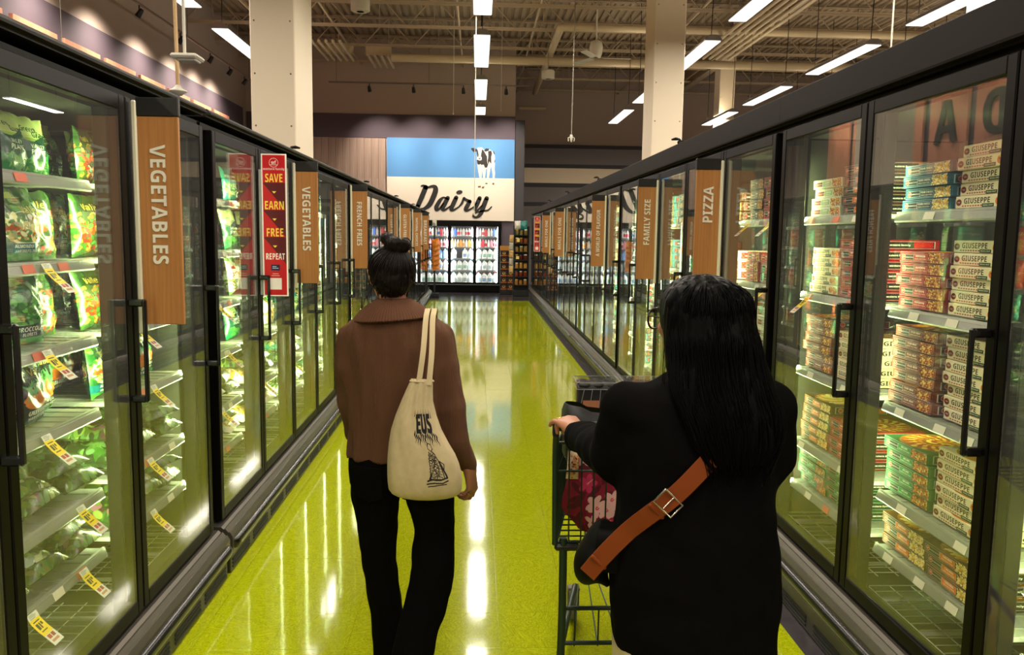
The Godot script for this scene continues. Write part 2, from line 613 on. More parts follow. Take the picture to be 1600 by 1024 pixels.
func build_ceiling_lights() -> void:
	var housing := mat("lamp_housing", Color(0.55, 0.54, 0.53), 0.5)
	var lens := glow("lamp_lens", Color(1.0, 0.985, 0.95), 1.5)
	var cord := mat("lamp_cord", Color(0.05, 0.05, 0.05), 0.6)
	var cb := MB.new()
	cb.tube([Vector3(0, 0.08, 0), Vector3(0.02, 1.0, 0), Vector3(0, 2.28, 0)], 0.008, 5)
	var cordm := cb.mesh()
	var hb := MB.new()
	hb.prism(PackedVector2Array([Vector2(-0.135, 0.0), Vector2(0.135, 0.0), Vector2(0.13, 0.03), Vector2(0.06, 0.085), Vector2(-0.06, 0.085), Vector2(-0.13, 0.03)]), -1.24, 1.24)
	var lb := MB.new()
	for s in [-0.607, 0.607]:
		lb.box(Vector3(0, -0.008, s), Vector3(0.255, 0.016, 1.19), 0.006)
	var hb2 := MB.new()
	hb2.prism(PackedVector2Array([Vector2(-0.135, 0.0), Vector2(0.135, 0.0), Vector2(0.13, 0.03), Vector2(0.06, 0.085), Vector2(-0.06, 0.085), Vector2(-0.13, 0.03)]), -0.63, 0.63)
	var lb2 := MB.new()
	lb2.box(Vector3(0, -0.008, 0), Vector3(0.255, 0.016, 1.2), 0.006)
	var hm := [hb.mesh(), hb2.mesh()]
	var lm := [lb.mesh(), lb2.mesh()]
	var um := [cbox(Vector3(0.11, 0.004, 2.4), 0.001), cbox(Vector3(0.11, 0.004, 1.2), 0.001)]
	var upl := glow("lamp_uplight", Color(1.0, 0.96, 0.88), 0.6)
	var rows := {-4.0: "over the west wall aisle", 0.045: "over the middle of the freezer aisle", 3.7: "just beyond the east freezers", 6.3: "in the row over the slim columns", 8.75: "in the row past the slim columns", 11.3: "in the row furthest to the east"}
	for rx in rows:
		for k in range(-2, 6):
			var zc := -14.37 - 3.65 * (k - 0) if k < 2 else (-18.05 if k == 2 else -21.1)
			zc = [-21.0, -18.05, -14.37, -10.75, -7.1, -3.45, 0.2, 3.85][k + 2]
			var short := 1 if k == -2 and rx < 1.0 else 0
			if k == -2 and rx < -1.0: continue
			if k == -2 and rx > 1.0: zc = -21.55
			var nth: String = ["nearest the dairy wall", "second from the dairy wall", "third from the dairy wall", "fourth from the dairy wall", "fifth from the dairy wall", "sixth from the dairy wall", "seventh from the dairy wall", "eighth from the dairy wall"][k + 2]
			var t := thing("ceiling_lamp", "hanging white tube fixture %s, %s" % [rows[rx], nth], "ceiling lamp", at(rx, 4.76, zc), "hanging tube fixtures")
			obj("housing", hm[short], housing, t)
			obj("diffuser", lm[short], lens, t)
			obj("uplight_slot", um[short], upl, t, at(0, 0.087, 0))
			var ul := AreaLight3D.new()
			ul.name = "uplight"
			ul.area_size = Vector2(0.10, 2.3 if not short else 1.1)
			ul.light_energy = uplight_power * (0.5 if short else 1.0)
			ul.light_color = Color(1.0, 0.93, 0.80)
			ul.area_range = 30.0
			ul.area_attenuation = 2.0
			ul.shadow_enabled = true
			ul.transform = Transform3D(Basis(Vector3.RIGHT, PI / 2), Vector3(0, 0.094, 0))
			t.add_child(ul)
			for s in ([-1.1, 1.1] if not short else [-0.5, 0.5]):
				obj("cord", cordm, cord, t, at(0, 0, s))
			var al := AreaLight3D.new()
			al.name = "lamp_light"
			al.area_size = Vector2(0.25, 2.4 if not short else 1.2)
			al.light_energy = lamp_power * (0.5 if short else 1.0)
			al.light_color = Color(1.0, 0.96, 0.89)
			al.area_range = 30.0
			al.area_attenuation = 2.0
			al.shadow_enabled = true
			al.transform = Transform3D(Basis(Vector3.RIGHT, -PI / 2), Vector3(0, -0.025, 0))
			t.add_child(al)

func spot_head(where: Vector3, target: Vector3, label: String, power := 1.0, angle := 26.0) -> void:
	var black := mat("track_head", Color(0.10, 0.10, 0.10), 0.35, 0.3)
	var t := thing("track_spotlight", label, "spotlight", Transform3D(Basis.looking_at(target - where, Vector3.UP), where), "track spotlights")
	var b := MB.new()
	b.T = Transform3D(Basis(Vector3.RIGHT, -PI / 2), Vector3.ZERO)
	b.lathe([Vector2(0.0, -0.09), Vector2(0.03, -0.09), Vector2(0.042, -0.05), Vector2(0.05, 0.05), Vector2(0.055, 0.06), Vector2(0.047, 0.06), Vector2(0.04, 0.03)], 12)
	obj("can", b.mesh(), black, t)
	var g := MB.new()
	g.T = Transform3D(Basis(Vector3.RIGHT, -PI / 2), Vector3(0, 0, -0.035))
	g.lathe([Vector2(0.041, 0.0), Vector2(0.03, 0.006), Vector2(0.0, 0.008)], 12)
	obj("bulb", g.mesh(), glow("track_bulb", Color(1, 0.93, 0.8), 6.0), t)
	var s := SpotLight3D.new()
	s.name = "spot_light"
	s.position = Vector3(0, 0, -0.08)
	s.spot_angle = angle
	s.spot_angle_attenuation = 1.0
	s.spot_range = 20.0
	s.light_energy = spot_power * power
	s.light_size = 0.04
	s.light_color = Color(1.0, 0.93, 0.86)
	s.shadow_enabled = true
	t.add_child(s)
	var st := MB.new()
	st.tube([Vector3.ZERO, t.transform.basis.inverse() * Vector3(0, 0.16, 0)], 0.012, 6)
	obj("stem", st.mesh(), black, t)

# ------------------------------------------------------------------ boards and lettering on the walls
func stroke(pts: Array, w: Array, steps := 14) -> PackedVector2Array:
	# outline of a brush stroke through pts with a width at each point
	var c := []
	var ww := []
	var n := pts.size()
	for i in n - 1:
		var p0: Vector2 = pts[maxi(i - 1, 0)]; var p1: Vector2 = pts[i]; var p2: Vector2 = pts[i + 1]; var p3: Vector2 = pts[mini(i + 2, n - 1)]
		for k in steps:
			var u := float(k) / steps
			c.append(p1.cubic_interpolate(p2, p0, p3, u))
			ww.append(lerpf(w[i], w[i + 1], u))
	c.append(pts[n - 1]); ww.append(w[n - 1])
	var l := PackedVector2Array()
	var r := PackedVector2Array()
	for i in c.size():
		var d: Vector2 = (c[mini(i + 1, c.size() - 1)] - c[maxi(i - 1, 0)]).normalized()
		var s: Vector2 = Vector2(-d.y, d.x) * ww[i] * 0.5
		l.append(c[i] + s)
		r.append(c[i] - s)
	r.reverse()
	l.append_array(r)
	return l

func stroke_mesh(b: MB, pts: Array, w: Array, z0: float, z1: float) -> void:
	var o := stroke(pts, w)
	var h := o.size() / 2
	for i in h - 1:
		var a := o[i]; var c := o[i + 1]; var d := o[o.size() - 2 - i]; var e := o[o.size() - 1 - i]
		b.quad(Vector3(a.x, a.y, z1), Vector3(c.x, c.y, z1), Vector3(d.x, d.y, z1), Vector3(e.x, e.y, z1), Vector3(0, 0, 1))
		var p := (c - a)
		b.quad(Vector3(a.x, a.y, z0), Vector3(c.x, c.y, z0), Vector3(c.x, c.y, z1), Vector3(a.x, a.y, z1), Vector3(-p.y, p.x, 0))
		p = d - e
		b.quad(Vector3(e.x, e.y, z0), Vector3(d.x, d.y, z0), Vector3(d.x, d.y, z1), Vector3(e.x, e.y, z1), Vector3(p.y, -p.x, 0))
	for q in [0, h - 1]:
		var a := o[q]; var e := o[o.size() - 1 - q]
		var m := (a + e) * 0.5
		var rad := a.distance_to(e) * 0.5
		var ring := PackedVector2Array()
		for k in 14: ring.append(m + Vector2(cos(TAU * k / 14), sin(TAU * k / 14)) * rad)
		b.prism(ring, z0, z1)

func build_wall_art() -> void:
	# wood boards left of the dairy sign, then the blue and cream board
	var wm := tex_mat("wall_wood", wood_img(Color(0.52, 0.44, 0.39), Color(0.72, 0.63, 0.56), 128, 256, 4, 1.2), 0.6, 1.0)
	wm.uv1_scale = Vector3(1.4, 0.35, 1.4)
	var pan := MB.new()
	pan.box(Vector3(-4.5, 2.1, -23.6), Vector3(3.8, 0.02, 0.02))
	var wood := thing("wood_wall_board", "pinkish brown wood plank cladding left of the blue board", "wall cladding", at(-4.5, 0, -23.58))
	for k in 19:
		var pb := cbox(Vector3(0.196, 2.25, 0.03), 0.004)
		var p := obj("plank", pb, wm, wood, at(-1.82 + k * 0.2, 3.20, 0.0 + 0.002 * (k % 2)))
	var board := thing("dairy_board", "large blue over cream board with the word Dairy above the cooler", "sign", at(-0.77, 0, -23.56))
	var bl := MB.new()
	bl.box(Vector3(0, 3.805, 0), Vector3(3.62, 1.09, 0.05), 0.004)
	obj("blue_panel", bl.mesh(), mat("dairy_blue", Color(0.30, 0.53, 0.74), 0.6), board)
	var cr := MB.new()
	cr.box(Vector3(0, 2.655, 0), Vector3(3.62, 1.21, 0.05), 0.004)
	obj("cream_panel", cr.mesh(), mat("dairy_cream", Color(0.86, 0.82, 0.755), 0.6), board)
	# the script word, traced in the strokes of a brush; units are the letter sheet, 1 unit = 1 px of a 1600 wide sheet
	var S := 0.001612
	var o := Vector2(-1.915, 3.265)
	var P := func(x: float, y: float) -> Vector2: return Vector2((x - 0.0) * S, -y * S) + Vector2(0.0, 0.0)
	var L := MB.new()
	L.T = Transform3D(Basis(), Vector3(-1.135, 3.245, 0.0))
	var z0 := 0.02
	var z1 := 0.04
	var D := func(pts: Array, w: Array) -> void:
		var q := []
		for p in pts: q.append(P.call(p.x, p.y))
		var ww := []
		for k in w: ww.append(k * S)
		stroke_mesh(L, q, ww, z0, z1)
	D.call([Vector2(185, 148), Vector2(225, 140), Vector2(300, 168), Vector2(370, 150), Vector2(425, 165), Vector2(435, 225), Vector2(395, 340), Vector2(330, 470), Vector2(235, 545), Vector2(140, 550), Vector2(85, 525)], [26, 34, 36, 44, 80, 92, 92, 88, 56, 36, 22])
	D.call([Vector2(262, 170), Vector2(200, 320), Vector2(120, 510)], [84, 88, 80])
	# a
	D.call([Vector2(625, 355), Vector2(570, 345), Vector2(510, 400), Vector2(450, 510), Vector2(455, 560), Vector2(505, 540), Vector2(570, 450)], [30, 34, 66, 76, 56, 36, 28])
	D.call([Vector2(650, 350), Vector2(600, 450), Vector2(560, 540), Vector2(600, 560), Vector2(700, 490)], [74, 80, 72, 40, 22])
	# i
	D.call([Vector2(800, 340), Vector2(755, 440), Vector2(715, 540), Vector2(755, 560), Vector2(850, 500)], [74, 80, 74, 40, 22])
	var dot := PackedVector2Array()
	for k in 20:
		var a := TAU * k / 20
		dot.append(P.call(857 + cos(a) * 54 + sin(a) * 8, 245 + sin(a) * 34 - cos(a) * 12))
	L.prism(dot, z0, z1)
	# r
	D.call([Vector2(845, 505), Vector2(900, 440), Vector2(935, 350), Vector2(960, 370), Vector2(1045, 405)], [20, 44, 40, 52, 50])
	D.call([Vector2(1040, 405), Vector2(1000, 480), Vector2(970, 545), Vector2(1010, 562), Vector2(1110, 500), Vector2(1165, 430)], [66, 78, 72, 42, 24, 22])
	# y
	D.call([Vector2(1215, 345), Vector2(1175, 440), Vector2(1140, 530), Vector2(1175, 560), Vector2(1260, 470)], [72, 80, 70, 40, 26])
	D.call([Vector2(1340, 345), Vector2(1295, 460), Vector2(1240, 610), Vector2(1170, 680), Vector2(1110, 665), Vector2(1130, 610), Vector2(1260, 570), Vector2(1360, 555), Vector2(1430, 490)], [76, 84, 74, 44, 40, 30, 30, 32, 18])
	obj("lettering", L.mesh(), mat("sign_black", Color(0.075, 0.065, 0.06), 0.6), board)
	# the cow painted on the board; the sheet is 843 x 1024
	var C := 0.001530
	var cow := MB.new()
	var cowb := MB.new()
	var cowt := MB.new()
	var org := Vector3(0.47, 4.375, 0.0)
	cow.T = Transform3D(Basis(), org); cowb.T = cow.T; cowt.T = cow.T
	var G := func(b: MB, pts: Array, zz: float) -> void:
		var q := PackedVector2Array()
		for p in pts: q.append(Vector2(p[0] * C, -p[1] * C))
		b.prism(q, 0.024, zz)
	# white body, legs
	G.call(cow, [[180, 175], [270, 170], [300, 210], [400, 200], [480, 245], [505, 310], [510, 440], [505, 560], [515, 640], [498, 800], [470, 800], [468, 650], [450, 560], [440, 500], [425, 560], [400, 720], [375, 820], [350, 820], [362, 700], [365, 560], [345, 560], [330, 700], [320, 880], [285, 890], [290, 700], [280, 560], [265, 700], [250, 870], [215, 880], [222, 720], [190, 540], [180, 470], [170, 380]], 0.028)
	# black patches
	G.call(cowb, [[60, 195], [90, 178], [150, 195], [175, 205], [160, 250], [100, 250]], 0.031)
	G.call(cowb, [[300, 225], [340, 185], [400, 190], [390, 230], [330, 245]], 0.031)
	G.call(cowb, [[168, 230], [185, 200], [205, 300], [200, 350], [180, 340]], 0.031)
	G.call(cowb, [[265, 205], [290, 215], [320, 260], [360, 330], [365, 420], [385, 480], [365, 535], [325, 540], [300, 480], [260, 490], [235, 470], [215, 490], [185, 470], [172, 400], [185, 395], [230, 410], [262, 395], [262, 350], [245, 330]], 0.031)
	G.call(cowb, [[380, 235], [440, 225], [455, 280], [440, 330], [442, 465], [425, 450], [405, 420], [395, 480], [370, 420], [385, 330]], 0.031)
	G.call(cowb, [[465, 235], [490, 240], [510, 300], [490, 290]], 0.031)
	G.call(cowb, [[500, 385], [512, 400], [508, 445], [497, 440]], 0.031)
	G.call(cowt, [[195, 880], [250, 870], [252, 905], [200, 908]], 0.030)
	G.call(cowt, [[272, 890], [318, 880], [310, 920], [270, 922]], 0.030)
	G.call(cowt, [[335, 815], [378, 818], [372, 842], [332, 838]], 0.030)
	G.call(cowt, [[465, 815], [502, 815], [500, 850], [468, 850]], 0.030)
	G.call(cowt, [[205, 365], [240, 362], [236, 388], [212, 390]], 0.033)
	obj("painted_cow", cow.mesh(), mat("cow_white", Color(0.84, 0.80, 0.75), 0.6), board)
	obj("painted_patches", cowb.mesh(), mat("cow_black", Color(0.07, 0.06, 0.06), 0.6), board)
	obj("painted_hooves", cowt.mesh(), mat("cow_tan", Color(0.42, 0.28, 0.18), 0.6), board)
	# track and its heads above the dairy sign
	var tr := MB.new()
	tr.box(Vector3(0, 0, 0), Vector3(5.2, 0.04, 0.04), 0.004)
	var rail := thing("light_track", "thin light track hung in front of the dairy wall", "light track", at(-1.3, 5.55, -21.9))
	obj("track_rail", tr.mesh(), mat("track_grey", Color(0.42, 0.38, 0.34), 0.5), rail)
	for hx in [-2.4, 0.0, 2.4]: obj("hanger", cbox(Vector3(0.012, 1.5, 0.012)), mat("track_grey", Color.WHITE), rail, at(hx, 0.76, 0))
	var px := [-2.85, -1.7, -0.4, 0.72]
	for k in 4:
		spot_head(Vector3(px[k], 5.39, -21.9), Vector3(px[k] + 0.1, 3.75, -23.6), "%s track spotlight from the left above the dairy board" % nth_word(k), 0.42, 33.0)
	tr = MB.new()
	tr.box(Vector3(0, 0, 0), Vector3(0.04, 0.04, 14.0), 0.004)
	rail = thing("light_track", "long light track hung along the west side wall", "light track", at(-5.7, 5.42, -14.5))
	obj("track_rail", tr.mesh(), mat("track_grey", Color.WHITE), rail)
	for hz in [-6.5, -2.2, 2.2, 6.5]: obj("hanger", cbox(Vector3(0.012, 1.63, 0.012)), mat("track_grey", Color.WHITE), rail, at(0, 0.83, hz))
	var hz2 := [-8.6, -10.5, -12.46, -14.4, -16.3, -18.05, -19.4, -20.6]
	for k in 8:
		spot_head(Vector3(-5.7, 5.26, hz2[k]), Vector3(-6.5, 4.15, hz2[k] - 0.1), "%s track spotlight along the side wall counting from the near end" % nth_word(k), 0.26, 66.0)
	# copper wood panels on the side wall, tops showing over the freezers; letters stand on three of them
	var cop := tex_mat("copper_wood", wood_img(Color(0.74, 0.47, 0.35), Color(0.88, 0.61, 0.47), 128, 256, 14, 1.0), 0.55, 0.8)
	var k := 0
	for z in [-9.6, -11.03, -12.47, -13.89, -15.33, -16.78, -18.22, -19.66, -21.1]:
		var p := thing("wall_sign_panel", "copper wood panel on the west side wall, %s from the near end" % nth_word(k), "sign panel", at(-6.46, 0, z, PI / 2), "copper wood panels on the side wall")
		obj("board", cbox(Vector3(1.2, 1.62, 0.06), 0.006), cop, p, at(0, 3.78, 0.02))
		k += 1
	var lz := {"D": -13.89, "A": -15.33, "I": -16.78}
	for s in lz:
		var tm := text_mesh(s, 0.78, 0.05)
		tag(obj("wall_letter", tm, mat("letter_dark", Color(0.16, 0.13, 0.13), 0.5), self, at(-6.385, 3.9, lz[s], PI / 2)), "big dark letter %s standing on the copper wall panels" % s, "letter")

# ------------------------------------------------------------------ freezers
# every case is built facing +z with its floor line at the origin and its doors along +x
var cases := []          # [root, number of doors, pitch, side]
const SHELF_W := [1.816, 1.548, 1.282, 1.022, 0.730, 0.508]
const SHELF_E := [1.755, 1.401, 1.041, 0.693, 0.478]

func make_case(n: int, pitch: float, top: float, bot: float, shelves: Array, seed_: int, glass_lean := 0.0) -> Node3D:
	var black := mat("case_black", Color(0.05, 0.044, 0.042), 0.45)
	black.metallic_specular = 0.22
	var frame := mat("door_frame", Color(0.045, 0.036, 0.033), 0.4)
	frame.metallic_specular = 0.22
	var inner := mat("case_liner", Color(0.20, 0.20, 0.18), 0.55)
	var steel := mat("case_sill", Color(0.42, 0.40, 0.36), 0.35, 0.7)
	var rub := mat("case_bumper", Color(0.055, 0.05, 0.05), 0.25)
	var slot := mat("case_slot", Color(0.02, 0.02, 0.02), 0.6)
	var glass := mat("door_glass", Color(1, 1, 1, 0.015), 0.0)
	glass.transparency = BaseMaterial3D.TRANSPARENCY_ALPHA
	var rail := mat("shelf_rail", Color(0.60, 0.61, 0.57), 0.3, 0.35)
	var shelfm := mat("shelf_sheet", Color(0.55, 0.56, 0.53), 0.4, 0.3)
	var wire := mat("rack_wire", Color(0.70, 0.70, 0.66), 0.35, 0.6)
	var led := glow("led_lens", Color(0.92, 1.0, 0.78), 1.2)
	var post := mat("mullion_post", Color(0.14, 0.14, 0.12), 0.55)
	var card := mat("price_card", Color(0.90, 0.88, 0.78), 0.6)
	var cardr := mat("price_card_red", Color(0.85, 0.42, 0.32), 0.6)
	var W := n * pitch + 0.08
	var dtop := 2.112 if top < 2.25 else 2.163
	var gap := 0.054 if top < 2.25 else 0.024
	var D := 0.95
	var r2 := RandomNumberGenerator.new()
	r2.seed = seed_
	var t := thing("freezer_case", "freezer", "freezer")
	# shell
	var b := MB.new()
	b.box(Vector3(W / 2, 1.1, -D + 0.03), Vector3(W, 2.1, 0.06))
	b.box(Vector3(0.018, 1.1, -D / 2 - 0.02), Vector3(0.034, 2.1, D - 0.06), 0.004)
	b.box(Vector3(W - 0.018, 1.1, -D / 2 - 0.02), Vector3(0.034, 2.1, D - 0.06), 0.004)
	b.box(Vector3(W / 2, dtop + 0.01, -D / 2 - 0.03), Vector3(W, 0.04, D - 0.02))
	b.box(Vector3(W / 2, 0.1, -D / 2 - 0.03), Vector3(W - 0.02, 0.18, D - 0.04))
	obj("cabinet", b.mesh(), black, t)
	b = MB.new()
	b.box(Vector3(W / 2, 1.17, -D + 0.075), Vector3(W - 0.08, 1.9, 0.02))
	b.box(Vector3(W / 2, dtop - 0.025, -D / 2 - 0.06), Vector3(W - 0.08, 0.02, D - 0.14))
	b.box(Vector3(W / 2, 0.205, -D / 2 - 0.04), Vector3(W - 0.08, 0.02, D - 0.12))
	for x in [0.042, W - 0.042]:
		b.box(Vector3(x, 1.17, -D / 2 - 0.06), Vector3(0.01, 1.9, D - 0.16))
	# rear air slots
	obj("liner", b.mesh(), inner, t)
	# canopy with a lip
	b = MB.new()
	b.extr(PackedVector2Array([Vector2(-0.9, dtop + gap), Vector2(-0.012, dtop + gap), Vector2(-0.012, dtop + gap + 0.008), Vector2(0.010, dtop + gap + 0.010), Vector2(0.012, dtop + gap + 0.018), Vector2(0.002, dtop + gap + 0.022), Vector2(0.002, top - 0.006), Vector2(-0.006, top), Vector2(-0.9, top)]), 0.001, W - 0.001)
	obj("canopy", b.mesh(), canopy_mat() if top > 2.25 else mat("canopy_west", Color(0.085, 0.075, 0.075), 0.5), t)
	# sill, bumper and kick plate
	b = MB.new()
	b.extr(PackedVector2Array([Vector2(-0.10, bot - 0.05), Vector2(-0.10, bot - 0.012), Vector2(0.006, bot - 0.016), Vector2(0.018, bot - 0.026), Vector2(0.026, bot - 0.024), Vector2(0.040, bot - 0.042), Vector2(0.047, bot - 0.040), Vector2(0.060, bot - 0.062), Vector2(0.060, bot - 0.15), Vector2(-0.10, bot - 0.15)]), 0.0, W)
	obj("sill", b.mesh(), steel, t)
	b = MB.new()
	var prof := []
	for k in 9:
		var a := -PI / 2 + PI * k / 8.0
		prof.append(Vector2(0.060 + cos(a) * 0.026, bot - 0.105 + sin(a) * 0.030))
	var rows := []
	var xs := [0.02, 0.024, 0.035, 0.06, W - 0.06, W - 0.035, W - 0.024, W - 0.02]
	var sc := [0.05, 0.5, 0.85, 1.0, 1.0, 0.85, 0.5, 0.05]
	for i in xs.size():
		var row := []
		for p in prof:
			row.append(Vector3(xs[i], bot - 0.105 + (p.y - bot + 0.105) * (0.55 + 0.45 * sc[i]), 0.058 + (p.x - 0.058) * sc[i]))
		rows.append(row)
	b.grid(rows, [], false, -1.0)
	obj("bumper", b.mesh(), rub, t)
	b = MB.new()
	b.box(Vector3(W / 2, (bot - 0.15) / 2, 0.0), Vector3(W - 0.01, bot - 0.15, 0.09), 0.004)
	var kp := obj("kick_plate", b.mesh(), mat("kick_plate", Color(0.26, 0.25, 0.20), 0.4, 0.3), t)
	var nslot := int(W / 0.34)
	var sm := MB.new()
	sm.box(Vector3(0, 0.0, 0), Vector3(0.30, 0.012, 0.008), 0.002)
	sm.box(Vector3(0, 0.018, 0), Vector3(0.30, 0.012, 0.008), 0.002)
	sm.box(Vector3(0, -0.018, 0), Vector3(0.30, 0.012, 0.008), 0.002)
	var smm := sm.mesh()
	for k in nslot:
		obj("grille_slot", smm, slot, kp, at((k + 0.5) * W / nslot, 0.042, 0.045))
	# mullion posts with light strips
	var ph := dtop - 0.26
	for k in n + 1:
		var x := 0.04 + k * pitch
		b = MB.new()
		var w := 0.085
		b.box(Vector3(0, 0, 0), Vector3(w, ph, 0.055), 0.006)
		var p := obj("mullion", b.mesh(), post, t, at(clampf(x, 0.075, W - 0.075), 0.22 + ph / 2, -0.072))
		for s in [-1.0, 1.0]:
			if (k == 0 and s < 0) or (k == n and s > 0): continue
			b = MB.new()
			b.box(Vector3.ZERO, Vector3(0.014, ph - 0.16, 0.003), 0.001)
			obj("light_strip", b.mesh(), led, p, at(s * 0.0105, 0, -0.0290))
			var al := AreaLight3D.new()
			al.name = "strip_light"
			al.area_size = Vector2(0.014, ph - 0.34)
			al.light_energy = led_power
			al.light_color = Color(0.90, 1.0, 0.70)
			al.area_range = 8.0
			al.area_attenuation = 2.0
			al.shadow_enabled = true
			al.transform = Transform3D(Basis(Vector3.UP, -s * deg_to_rad(22.0)), Vector3(s * 0.0105, 0.06, -0.0345))
			p.add_child(al)
	# doors
	var dh := dtop - bot
	var fw := 0.046
	var db := MB.new()
	var dw := pitch - 0.008
	db.box(Vector3(-dw / 2 + fw / 2, 0, 0), Vector3(fw, dh, 0.042), 0.004)
	db.box(Vector3(dw / 2 - fw / 2, 0, 0), Vector3(fw, dh, 0.042), 0.004)
	db.box(Vector3(0, dh / 2 - 0.026, 0), Vector3(dw - 2 * fw, 0.052, 0.042), 0.003)
	db.box(Vector3(0, -dh / 2 + 0.026, 0), Vector3(dw - 2 * fw, 0.052, 0.042), 0.003)
	var dm := db.mesh()
	var gm := cbox(Vector3(dw - 2 * fw - 0.002, dh - 0.106, 0.004))
	var hb := MB.new()
	hb.box(Vector3(0, 0, 0.052), Vector3(0.020, 0.37, 0.014), 0.005)
	for s in [-1.0, 1.0]:
		hb.box(Vector3(0, s * 0.172, 0.025), Vector3(0.024, 0.026, 0.052), 0.005)
	var hm := hb.mesh()
	for k in n:
		var d := obj("door", dm, frame, t, at(0.04 + (k + 0.5) * pitch, bot + dh / 2, -0.022))
		obj("glass_pane", gm, glass, d, at(0, 0, 0.010 if k == 1 and glass_lean != 0.0 else 0.016, glass_lean if k == 1 else 0.0))
		obj("handle", hm, rub, d, at(dw / 2 - 0.024, 1.222 - bot - dh / 2, 0.0215))
	# shelves
	var sw := pitch - 0.10
	var sb := MB.new()
	sb.box(Vector3(0, -0.010, -0.45), Vector3(sw, 0.016, 0.68), 0.003)
	for k in 9:
		sb.box(Vector3(-sw / 2 + 0.06 + k * (sw - 0.12) / 8.0, -0.001, -0.45), Vector3(0.014, 0.004, 0.64))
	var shm := sb.mesh()
	var rb := MB.new()
	rb.extr(PackedVector2Array([Vector2(-0.012, -0.036), Vector2(0.006, -0.036), Vector2(0.010, -0.030), Vector2(-0.001, 0.002), Vector2(-0.008, 0.004), Vector2(-0.012, 0.0)]), -sw / 2, sw / 2)
	var rlm := rb.mesh()
	var cbm := MB.new()
	cbm.box(Vector3.ZERO, Vector3(0.062, 0.027, 0.002), 0.0)
	var cm := cbm.mesh()
	var wb := MB.new()
	var gx := -sw / 2
	while gx <= sw / 2:
		wb.tube([Vector3(gx, 0, -0.10), Vector3(gx, 0, -0.78)], 0.0022, 4, false)
		gx += 0.052
	for kz in 9:
		wb.tube([Vector3(-sw / 2, -0.004, -0.10 - kz * 0.085), Vector3(sw / 2, -0.004, -0.10 - kz * 0.085)], 0.0026, 4, false)
	for kz in [-0.35, 0.0, 0.33]:
		wb.box(Vector3(kz * sw, -0.006, -0.44), Vector3(0.03, 0.004, 0.68))
	var wm := wb.mesh()
	for k in n:
		var cx := 0.04 + (k + 0.5) * pitch
		for i in shelves.size():
			var s := obj("shelf", shm, shelfm, t, at(cx, shelves[i] - 0.002, 0.0))
			var rl := obj("price_rail", rlm, rail, s, at(0, 0, -0.112))
			var nc := 1 + r2.randi() % 3
			for c in nc:
				obj("price_card", cm, cardr if r2.randf() < 0.25 else card, s, Transform3D(Basis(Vector3.RIGHT, -0.32), Vector3(-sw / 2 + 0.07 + (c + r2.randf() * 0.5) * (sw - 0.1) / nc, -0.016, -0.1035)))
		obj("wire_rack", wm, wire, t, at(cx, 0.30, 0.0))
	return t

func canopy_mat() -> StandardMaterial3D:
	var m := mat("canopy", Color(0.115, 0.095, 0.097), 0.6)
	m.metallic_specular = 0.2
	return m

func build_freezers() -> void:
	# west run: near end, then along the aisle
	var west := [[-1.29, 3, 0.80667, "nearest west freezer, ending just past the first VEGETABLES sign"], [-3.83, 5, 0.798, "west freezer with the red savings sign on its doors"], [-7.90, 4, 0.80, "west freezer that begins at the FRENCH FRIES sign"], [-11.18, 4, 0.80, "west freezer behind the head of the shopper with a bun"], [-14.46, 4, 0.80, "second to last west freezer towards the dairy wall"], [-17.74, 4, 0.80, "last west freezer, its end rack of orange bags beside it"]]
	var k := 0
	for w in west:
		var c := make_case(w[1], w[2], 2.20, 0.25, SHELF_W, 100 + k)
		c.transform = Transform3D(Basis(Vector3.UP, PI / 2), Vector3(XL, 0, w[0]))
		tag(c, "black glass door " + w[3], "freezer", "")
		cases.append([c, w[1], w[2], "west"])
		k += 1
	var east := [[-3.94, 3, 0.8533, "nearest east freezer full of boxed pizza"], [-8.29, 5, 0.854, "east freezer with the PIZZA and FAMILY SIZE signs"], [-11.79, 4, 0.855, "east freezer with the A WORLD OF FLAVOUR sign"], [-15.26, 4, 0.8475, "east freezer with the nearer MEALS FOR ONE sign"], [-18.70, 4, 0.84, "east freezer with the further MEALS FOR ONE sign"], [-21.9, 4, 0.78, "last east freezer beside the tall rack of jars"]]
	k = 0
	for w in east:
		var c := make_case(w[1], w[2], 2.33, 0.285, SHELF_E, 200 + k, 0.014 if k == 0 else 0.0)
		c.transform = Transform3D(Basis(Vector3.UP, -PI / 2), Vector3(XR, 0, w[0]))
		tag(c, "black glass door " + w[3], "freezer", "")
		cases.append([c, w[1], w[2], "east"])
		k += 1
	# small black clips on top of the canopies
	var cb := MB.new()
	cb.box(Vector3(0, 0.012, 0), Vector3(0.03, 0.024, 0.05), 0.006)
	cb.tube([Vector3(0, 0.012, 0.0), Vector3(0, 0.034, 0.01), Vector3(0, 0.036, 0.04), Vector3(0, 0.030, 0.07)], [0.010, 0.010, 0.011, 0.006], 8)
	var m := cb.mesh()
	var west_z := [-5.8, -9.45, -12.9, -16.3]
	var i := 0
	for z in west_z:
		tag(obj("canopy_clip", m, mat("case_bumper", Color.BLACK), self, at(XL - 0.08, 2.2, z, PI / 2)), "%s black clip along the top of the west freezers" % nth_word(i), "clip", "black clips on the freezer tops")
		i += 1
	i = 0
	for z in [-6.0, -10.0, -13.3, -16.6]:
		tag(obj("canopy_clip", m, mat("case_bumper", Color.BLACK), self, at(XR + 0.03, 2.33, z, -PI / 2)), "%s black clip along the top of the east freezers" % nth_word(i), "clip", "black clips on the freezer tops")
		i += 1

